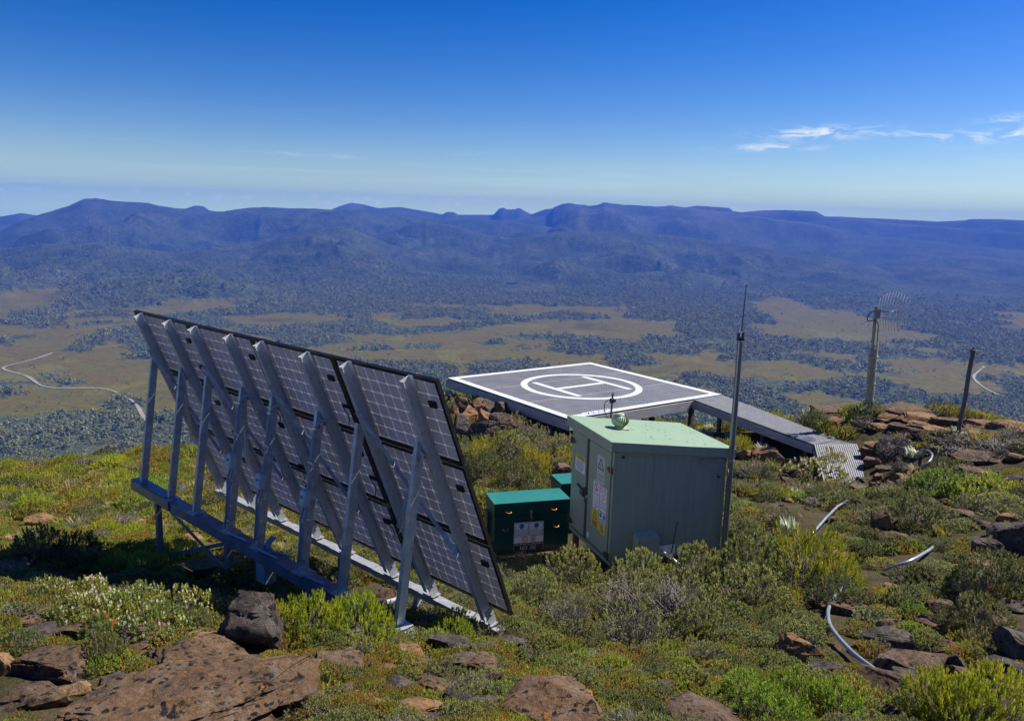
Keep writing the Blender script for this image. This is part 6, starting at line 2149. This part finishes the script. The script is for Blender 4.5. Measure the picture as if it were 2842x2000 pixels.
def plant(kind, x, y, z, R, H, label, group=None, name='shrub', cat='shrub', seed=0):
    fm, sm = PARTS[kind][seed % 3]
    o = thing(name, label, cat, (x, y, z), group)
    o.rotation_euler = (0, 0, (seed * 2.399) % 6.283)
    o.scale = (R, R, H)
    f = bpy.data.objects.new('foliage', fm); col.objects.link(f); f.parent = o
    if sm is not None:
        s = bpy.data.objects.new('stems', sm); col.objects.link(s); s.parent = o
    VEG_FREE.append((x, y, R * 0.8))
    return o


def bush(kind, x0, x1, y0, y1, label, group=None, name='shrub', cat='shrub', seed=None, depth=1.0):
    """shrub standing on the ground and covering the stretch x0..x1, y0..y1 of the photograph"""
    seed = int(x0 + y0) if seed is None else seed
    b = ground_hit((x0 + x1) / 2, y1)
    D = float(b @ fw)
    R = (x1 - x0) * D / F_PX / 2 * 1.05
    hd = np.array([b[0], b[1]]) / math.hypot(b[0], b[1])
    cx, cy = b[0] + hd[0] * R * 0.75 * depth, b[1] + hd[1] * R * 0.75 * depth
    vis = (y1 - y0) * D / F_PX
    sl = math.atan(-b[2] / math.hypot(b[0], b[1]))
    z0 = gz(cx, cy)
    top = b[2] + (vis - R * 0.6 * math.sin(sl)) / math.cos(sl)
    hk = {'lime': .95, 'olive': 1.0, 'heath': .85, 'dark': .8, 'green': .8, 'mat': .48, 'rust': .5, 'white': .6, 'red': .75, 'twig': .85, 'dead': .6, 'grass': 1., 'straw': 1., 'silver': 1.}[kind]
    H = np.clip((top - z0) / hk * 1.12, 0.5 * R, 1.7 * R)
    return plant(kind, cx, cy, z0, R, H, label, group, name, cat, seed)


# ---- shrubs one can point at
bush('lime', 745, 965, 1672, 1800, 'big bright lime green brushy bush below the right end of the array', seed=1, name='brush_bush')
bush('lime', 900, 1092, 1668, 1808, 'second lime green brushy bush touching the last array leg', seed=2, name='brush_bush')
bush('lime', 690, 830, 1690, 1790, 'lime green bush directly right of the tall dark rock', seed=3, name='brush_bush')
bush('olive', 2108, 2360, 1476, 1632, 'large mustard yellow bush right of the shed and mast', seed=4, name='mustard_bush')
bush('olive', 2260, 2390, 1560, 1650, 'smaller mustard green bush below the large mustard one', seed=5, name='mustard_bush')
for i, (a, b, c, d) in enumerate(((170, 330, 1600, 1690), (300, 470, 1608, 1720), (420, 600, 1618, 1740), (150, 320, 1660, 1760), (330, 520, 1680, 1790), (540, 650, 1630, 1730), (250, 400, 1640, 1740))):
    bush('white', a, b, c, d, 'shrub in the white flowering mat left of the tall rock, ' + ('second from left', 'fourth from left', 'second from right', 'lower left one', 'lower middle one', 'rightmost', 'middle one')[i], 'white flowering mat', seed=10 + i, name='flowering_shrub')
bush('white', 60, 200, 1600, 1680, 'white flowered shrub at far left in front of the array shadow', seed=18, name='flowering_shrub')
bush('white', 200, 305, 1612, 1668, 'white flowered shrub on the mound edge above the hollow', seed=19, name='flowering_shrub')
bush('red', 225, 325, 1712, 1790, 'small shrub with red flower heads near the left boulder', seed=20, name='flowering_shrub')
bush('dark', 40, 190, 1476, 1580, 'dark shaded bush at far left in the shadow of the array', seed=21)
bush('dark', 150, 305, 1490, 1580, 'second dark bush beside the far left one in the array shadow', seed=22)
bush('lime', 2490, 2680, 1850, 2030, 'yellow green brushy bush at the bottom right', seed=23, name='brush_bush')
bush('lime', 2640, 2860, 1830, 2040, 'tall yellow green bush with orange tips in the bottom right corner', seed=24, name='brush_bush')
bush('lime', 2560, 2760, 1900, 2060, 'yellow green bush between the other two in the bottom right corner', seed=25, name='brush_bush')
for i, (a, b, c, d) in enumerate(((1990, 2160, 1895, 1990), (2110, 2290, 1890, 2000), (2230, 2400, 1900, 2020), (2050, 2250, 1940, 2050))):
    bush('green', a, b, c, d, 'fresh green bush in the patch at the bottom right of centre, ' + ('left one', 'middle one', 'right one', 'front one')[i], 'green patch at the bottom', seed=30 + i)
bush('heath', 1850, 2010, 1515, 1640, 'dark heath bush hiding the foot of the shed wall', seed=40, name='heath_bush')
bush('heath', 1975, 2190, 1500, 1650, 'large dark heath bush right of the shed pipe', seed=41, name='heath_bush')
bush('heath', 1950, 2190, 1598, 1722, 'round heath bush with pale cauliflower tips in the centre right', seed=42, name='heath_bush')
bush('heath', 1500, 1672, 1545, 1650, 'heath bush with pale tips in front of the shed doors', seed=43, name='heath_bush')
bush('heath', 1425, 1560, 1590, 1690, 'heath bush with pale tips right of the array corner', seed=44, name='heath_bush')
bush('heath', 1690, 1850, 1550, 1650, 'heath bush under the vent hood of the shed', seed=45, name='heath_bush')
bush('twig', 1640, 1850, 1600, 1740, 'grey twiggy shrub with sparse green heads in the centre', seed=46, name='twiggy_shrub')
bush('twig', 1780, 1990, 1600, 1750, 'grey twiggy shrub left of the round heath bush', seed=47, name='twiggy_shrub')
bush('twig', 1480, 1660, 1650, 1770, 'grey twiggy shrub below the array corner', seed=48, name='twiggy_shrub')
bush('twig', 1640, 1860, 1690, 1820, 'lowest grey twiggy shrub in the centre foreground', seed=49, name='twiggy_shrub')
bush('heath', 1860, 2010, 1690, 1790, 'heath clump between the twiggy shrubs and the round bush', seed=50, name='heath_bush')
bush('lime', 1185, 1315, 1728, 1796, 'small golden bush right of the last array foot', seed=51, name='brush_bush')
bush('heath', 228, 345, 1775, 1856, 'round cushion of pale green heath between the left boulders', seed=52, name='heath_bush')
bush('dark', 1290, 1400, 1240, 1345, 'dark bush with yellow tips left of the battery box', seed=53)
bush('olive', 1300, 1380, 1215, 1290, 'olive bush below the outcrop blocks', seed=54, name='mustard_bush')
bush('olive', 1430, 1530, 1240, 1330, 'yellow green bush behind the battery box', seed=55, name='mustard_bush')
bush('twig', 1470, 1590, 1180, 1290, 'tall grey branched shrub under the near corner of the helipad', seed=56, name='twiggy_shrub')
bush('heath', 1360, 1470, 1200, 1290, 'heath bush at the foot of the outcrop', seed=57, name='heath_bush')
bush('dark', 1380, 1500, 1290, 1380, 'dark bush right behind the battery box lid', seed=58)
bush('dead', 1510, 1590, 1240, 1310, 'tangle of bleached branches left of the shed', seed=59, name='dead_shrub', cat='dead shrub')
bush('olive', 2272, 2342, 1240, 1315, 'little olive bush growing up over the edge of the ramp', seed=60, name='mustard_bush')
bush('white', 2170, 2345, 1284, 1362, 'pale flowering bush beside the lower ramp', seed=61, name='flowering_shrub')
bush('lime', 255, 370, 1278, 1316, 'yellow bush on the crest at far left', seed=62, name='brush_bush')
bush('lime', 430, 490, 1288, 1326, 'yellow green bush on the crest behind the first array leg', seed=63, name='brush_bush')
bush('dark', 80, 130, 1276, 1300, 'dark bush on the skyline of the left crest', seed=64)
bush('green', 2520, 2680, 1318, 1400, 'green bush right of the heap of rocks', seed=65)
bush('green', 2650, 2815, 1325, 1400, 'second green bush farther right of the heap of rocks', seed=66)
bush('dark', 2455, 2610, 1372, 1480, 'dark rounded bush on the right slope beside the standing slab', seed=67)
bush('dark', 2650, 2860, 1552, 1690, 'big dark bush at the right edge above the boulder', seed=68)
bush('twig', 2640, 2760, 1570, 1680, 'grey stemmed bush left of the big dark bush at the right', seed=69, name='twiggy_shrub')
bush('dark', 2610, 2800, 1670, 1790, 'dull green bush right of the rock steps', seed=70)
bush('dark', 2240, 2390, 1615, 1690, 'dark bush behind the bend of the long pipe', seed=71)
bush('mat', 2280, 2470, 1880, 1990, 'low green heath between the green patch and the rock steps', seed=72, name='heath_bush')
bush('heath', 2700, 2850, 1380, 1440, 'heath bush above the big dark boulder', seed=73, name='heath_bush')
bush('dark', 2560, 2680, 1200, 1240, 'low dark bush below the timber post', seed=74)
bush('dead', 2430, 2560, 1205, 1275, 'bleached dead shrub near the hooked pipe end', seed=75, name='dead_shrub', cat='dead shrub')
bush('dead', 2560, 2740, 1210, 1270, 'spread of bleached dead branches below the timber post', seed=76, name='dead_shrub', cat='dead shrub')
bush('dead', 2700, 2860, 1215, 1270, 'bleached dead branches near the right edge under the ridge', seed=77, name='dead_shrub', cat='dead shrub')
bush('dark', 2090, 2200, 1108, 1150, 'dark green bush behind the middle of the walkway', seed=78)
bush('dark', 2230, 2310, 1150, 1205, 'shaded bush behind the bend of the walkway', seed=79)
bush('green', 2180, 2250, 1118, 1150, 'green bush on the crest behind the walkway', seed=80)
bush('silver', 2080, 2140, 1225, 1265, 'silver tussock left of the big orange boulder', seed=81, name='tussock', cat='tussock')
bush('silver', 2000, 2060, 1195, 1235, 'silver tussock right behind the shed roof', seed=82, name='tussock', cat='tussock')
bush('silver', 1930, 1990, 1185, 1220, 'silver tussock under the walkway beside the shed roof', seed=83, name='tussock', cat='tussock')
bush('silver', 2150, 2230, 1430, 1490, 'silver leaved plant right of the mast', seed=84, name='tussock', cat='tussock')
bush('silver', 535, 575, 1300, 1345, 'silver grey tussock behind the second array leg', seed=85, name='tussock', cat='tussock')
bush('straw', 1415, 1480, 1530, 1572, 'pale tussock at the foot of the battery box', seed=86, name='tussock', cat='tussock')
bush('grass', 1515, 1585, 1522, 1562, 'green tussock at the right foot of the battery box', seed=87, name='tussock', cat='tussock')


# ---- the rest of the heath: smaller shrubs in zones, then a carpet nobody could count
def clear_of(x, y, rr):
    ok = np.ones(len(x), bool)
    # shed, boxes, pad, walkway
    a = (x - HP[0]) * HA[0] + (y - HP[1]) * HA[1]; b = (x - HP[0]) * HB[0] + (y - HP[1]) * HB[1]
    ok &= ~((a > -0.25 - rr) & (a < SL + 0.1 + rr) & (b > -0.05 - rr) & (b < SW + 0.1 + rr))
    ok &= ~((x > -0.45 - rr) & (x < 2.6) & (y > 13.3 - rr) & (y < 15.6) & (y > 13.42 + 0.28 * (x + 0.24) - rr))
    a = (x - PO[0]) * PA[0] + (y - PO[1]) * PA[1]; b = (x - PO[0]) * PB[0] + (y - PO[1]) * PB[1]
    ok &= ~((np.abs(a) < 3.3) & (np.abs(b) < 3.35))
    for (p, q, w) in (((6.0, 25.3), (8.8, 21.4), 1.0), ((8.9, 21.2), (9.0, 19.4), 0.9)):
        p = np.array(p); q = np.array(q); d = q - p; L2 = d @ d
        t = np.clip(((x - p[0]) * d[0] + (y - p[1]) * d[1]) / L2, 0, 1)
        ok &= np.hypot(x - p[0] - t * d[0], y - p[1] - t * d[1]) > w + rr
    for (cx, cy) in PIPE_PTS:
        l = math.hypot(cx, cy)
        ok &= (np.hypot(x - cx, y - cy) > 0.10 + rr) & (np.hypot(x - cx + cx / l * 0.22, y - cy + cy / l * 0.22) > 0.12 + rr)
    ok &= ~((x > -0.5) & (x < 1.25) & (y > 12.95) & (y < 14))
    ok &= ~((x > -0.7) & (x < 1.5) & (y > 12.55) & (y < 14) & (rr > 0.1))
    return ok


def far_from_rocks(x, y, k=0.75):
    ok = np.ones(len(x), bool)
    for (cx, cy, r) in ROCK_BOX:
        l = math.hypot(cx, cy); q = r * 0.55
        ok &= (np.hypot(x - cx, y - cy) > r * k) & (np.hypot(x - cx + cx / l * q, y - cy + cy / l * q) > r * k * 0.9)
    return ok


def zone_kind(g, x, y):
    """which plants grow where, by patches"""
    n = len(x)
    u = g.uniform(size=n)
    p1 = fbm(x * 0.55 + 3, y * 0.55, 3); p2 = fbm(x * 0.9 - 7, y * 0.9 + 11, 2)
    out = np.empty(n, dtype=object)
    grassy = (x < -3.2) & (y > 10.2 - 0.12 * (x + 5)) 
    fore = y < 8.0
    for i in range(n):
        if grassy[i]:
            c = ['grass', 'mat', 'straw', 'rust', 'green', 'dark', 'twig', 'lime']; w = [0.40, 0.22, 0.08 + 0.14 * (p2[i] > 0.1), 0.10, 0.05, 0.04, 0.05 * (p1[i] > 0), 0.03]
        elif fore[i] and x[i] < 1.0:
            if p1[i] > 0.10: c = ['rust', 'mat', 'grass', 'twig', 'heath']; w = [0.36, 0.36, 0.06, 0.08, 0.10]
            elif p1[i] < -0.14: c = ['mat', 'green', 'heath', 'twig', 'rust']; w = [0.5, 0.16, 0.14, 0.1, 0.1]
            else: c = ['mat', 'heath', 'rust', 'twig', 'green']; w = [0.5, 0.16, 0.18, 0.1, 0.06]
        elif fore[i]:
            c = ['mat', 'green', 'rust', 'heath', 'dark', 'twig']; w = [0.36, 0.2 if p2[i] > 0 else 0.06, 0.2, 0.1, 0.12, 0.1]
        elif y[i] < 12.5 and x[i] < 4.0:
            c = ['heath', 'twig', 'mat', 'rust', 'dark', 'grass']; w = [0.28, 0.22, 0.22, 0.12, 0.14, 0.04]
        elif y[i] < 17:
            c = ['dark', 'mat', 'heath', 'grass', 'twig', 'rust', 'dead', 'green']; w = [0.26, 0.20, 0.14, 0.14, 0.1, 0.06, 0.04, 0.06]
        else:
            c = ['grass', 'dark', 'dead', 'straw', 'silver', 'twig', 'mat', 'olive']; w = [0.2, 0.18, 0.15, 0.12, 0.07, 0.12, 0.14, 0.02]
        w = np.cumsum(w) / sum(w)
        out[i] = c[min(int(np.searchsorted(w, u[i])), len(c) - 1)]
    return out


NAMES = {'mat': ('heath_cushion', 'low green heath cushion'), 'rust': ('heath_cushion', 'low rust coloured heath cushion'), 'heath': ('heath_bush', 'small heath bush with pale tips'), 'dark': ('shrub', 'small dark green shrub'), 'green': ('shrub', 'small fresh green shrub'), 'twig': ('twiggy_shrub', 'small grey twiggy shrub'), 'grass': ('tussock', 'green grass tussock'), 'straw': ('tussock', 'straw coloured tussock'), 'silver': ('tussock', 'silver leaved tussock'), 'dead': ('dead_shrub', 'bleached dead shrub'), 'lime': ('brush_bush', 'small yellow green bush'), 'olive': ('mustard_bush', 'small mustard bush')}
RK = {'mat': 1.0, 'rust': 1.0, 'heath': 1.0, 'dark': 1.05, 'green': 0.95, 'twig': 1.05, 'grass': 0.75, 'straw': 0.75, 'silver': 0.75, 'dead': 1.1, 'lime': 1.0, 'olive': 1.0}
HK = {'mat': 1.0, 'rust': 1.0, 'heath': 0.9, 'dark': 0.8, 'green': 0.8, 'twig': 0.9, 'grass': 0.8, 'straw': 0.8, 'silver': 0.9, 'dead': 0.7, 'lime': 0.9, 'olive': 0.9}


def zone_text(x, y):
    if x < -3.2 and y > 10: return 'on the grassy slope left of the array', 'left slope'
    if y < 8 and x < 0.2: return 'among the rocks in the left foreground', 'left foreground'
    if y < 8: return 'in the right foreground', 'right foreground'
    if y < 12.6 and x < 4: return 'in front of the shed', 'front of the shed'
    if x >= 4 and y < 18: return 'on the stony slope right of the mast', 'right slope'
    return 'on the hilltop between the pad and the ridge', 'hilltop'


def build_cover():
    g = np.random.default_rng(21)
    # individual small shrubs
    X, Y = [], []
    for (y0, y1, n, hw) in ((4.6, 8.5, 190, 0.62), (8.5, 14.5, 170, 0.66), (14.5, 25.0, 120, 0.68)):
        y = np.sqrt(g.uniform(y0 ** 2, y1 ** 2, n)); x = g.uniform(-hw, hw, n) * y + 0.02 * y
        X.append(x); Y.append(y)
    x = np.concatenate(X); y = np.concatenate(Y)
    ok = clear_of(x, y, 0.18) & far_from_rocks(x, y, 1.15)
    x, y = x[ok], y[ok]
    kd = zone_kind(g, x, y)
    z = height(x, y)
    placed = []
    for i in range(len(x)):
        R = g.uniform(0.14, 0.27) * RK[kd[i]] * (1 + 0.05 * max(0, y[i] - 7))
        if any((x[i] - a) ** 2 + (y[i] - b) ** 2 < (r + R * 0.5) ** 2 for a, b, r in VEG_FREE): continue
        nm, lb = NAMES[kd[i]]; zt, gp = zone_text(x[i], y[i])
        plant(kd[i], x[i], y[i], z[i] - 0.01, R, R * HK[kd[i]] * g.uniform(0.85, 1.25), lb + ' ' + zt, lb + ' plants, ' + gp, nm, 'tussock' if nm == 'tussock' else ('dead shrub' if nm == 'dead_shrub' else 'shrub'), seed=200 + i)
        placed.append(i)
    print('small shrubs', len(placed))
    # carpet
    XP = []
    for (y0, y1, sp) in ((3.6, 6.0, 0.118), (6.0, 9.0, 0.145), (9.0, 13.5, 0.180), (13.5, 19.0, 0.26), (19, 29.5, 0.38)):
        area = 0.5 * (y1 ** 2 - y0 ** 2) * 1.42
        n = int(area / sp ** 2)
        y = np.sqrt(g.uniform(y0 ** 2, y1 ** 2, n)); x = g.uniform(-0.70, 0.72, n) * y
        XP.append(np.stack([x, y, np.full(n, sp)], 1))
    A = np.concatenate(XP)
    bare = fbm(A[:, 0] * 0.8 + 20, A[:, 1] * 0.8, 3)
    stony = (A[:, 0] > 3.2) & (A[:, 1] < 22)
    keep = clear_of(A[:, 0], A[:, 1], 0.02) & far_from_rocks(A[:, 0], A[:, 1], 0.95) & (bare > np.where(stony, -0.12, -0.36))
    # keep the path of rock steps and the ground under the array thin
    path = (np.abs(A[:, 0] - (4.0 + 0.10 * (A[:, 1] - 6))) < 0.55) & (A[:, 1] < 10.5)
    keep &= ~(path & (g.uniform(size=len(A)) < 0.7))
    A = A[keep]
    kd = zone_kind(g, A[:, 0], A[:, 1])
    z = height(A[:, 0], A[:, 1])
    R = A[:, 2] * g.uniform(0.8, 1.6, len(A)) * np.array([RK[k] for k in kd])
    H = R * np.array([HK[k] for k in kd]) * g.uniform(0.8, 1.45, len(A))
    idx = np.array([JIDX[k][int(q)] for k, q in zip(kd, g.integers(0, 3, len(A)))])
    print('carpet', len(A))
    coll = proto_collection('heath_kinds', JOINED)
    scatter('heath_ground_cover', np.stack([A[:, 0], A[:, 1], z - 0.008], 1), np.stack([R, R, H], 1), g.uniform(0, 6.28, len(A)), idx, coll, 'low mixed heath, moss and grass covering the hilltop', 'heath', tilt=g.normal(0, 0.12, (len(A), 2)))
    # loose stones
    st = []
    for s in range(5):
        V, Fc = rock_mesh(900 + s, (1, 0.8, 0.6), 9, 3, 0.06)
        st.append(mesh_np('stone', V, Fc, [MT[('rock', 'rock_orange', 'rock_grey', 'rock_orange', 'rock')[s]]], smooth=True))
    n = 900
    y = np.sqrt(g.uniform(4.5 ** 2, 24 ** 2, n)); x = g.uniform(-0.66, 0.70, n) * y
    p = fbm(x * 0.7 + 5, y * 0.7, 3)
    k = clear_of(x, y, 0.05) & ((p > 0.08) | (x > 3.4))
    x, y = x[k], y[k]
    s = g.uniform(0.03, 0.11, len(x)) * (1 + 0.03 * y)
    scatter('loose_stones', np.stack([x, y, height(x, y) - 0.25 * s], 1), s, g.uniform(0, 6.28, len(x)), g.integers(0, 5, len(x)), proto_collection('stone_kinds', st), 'loose brown stones scattered through the heath', 'stones', tilt=g.normal(0, 0.3, (len(x), 2)))


build_cover()
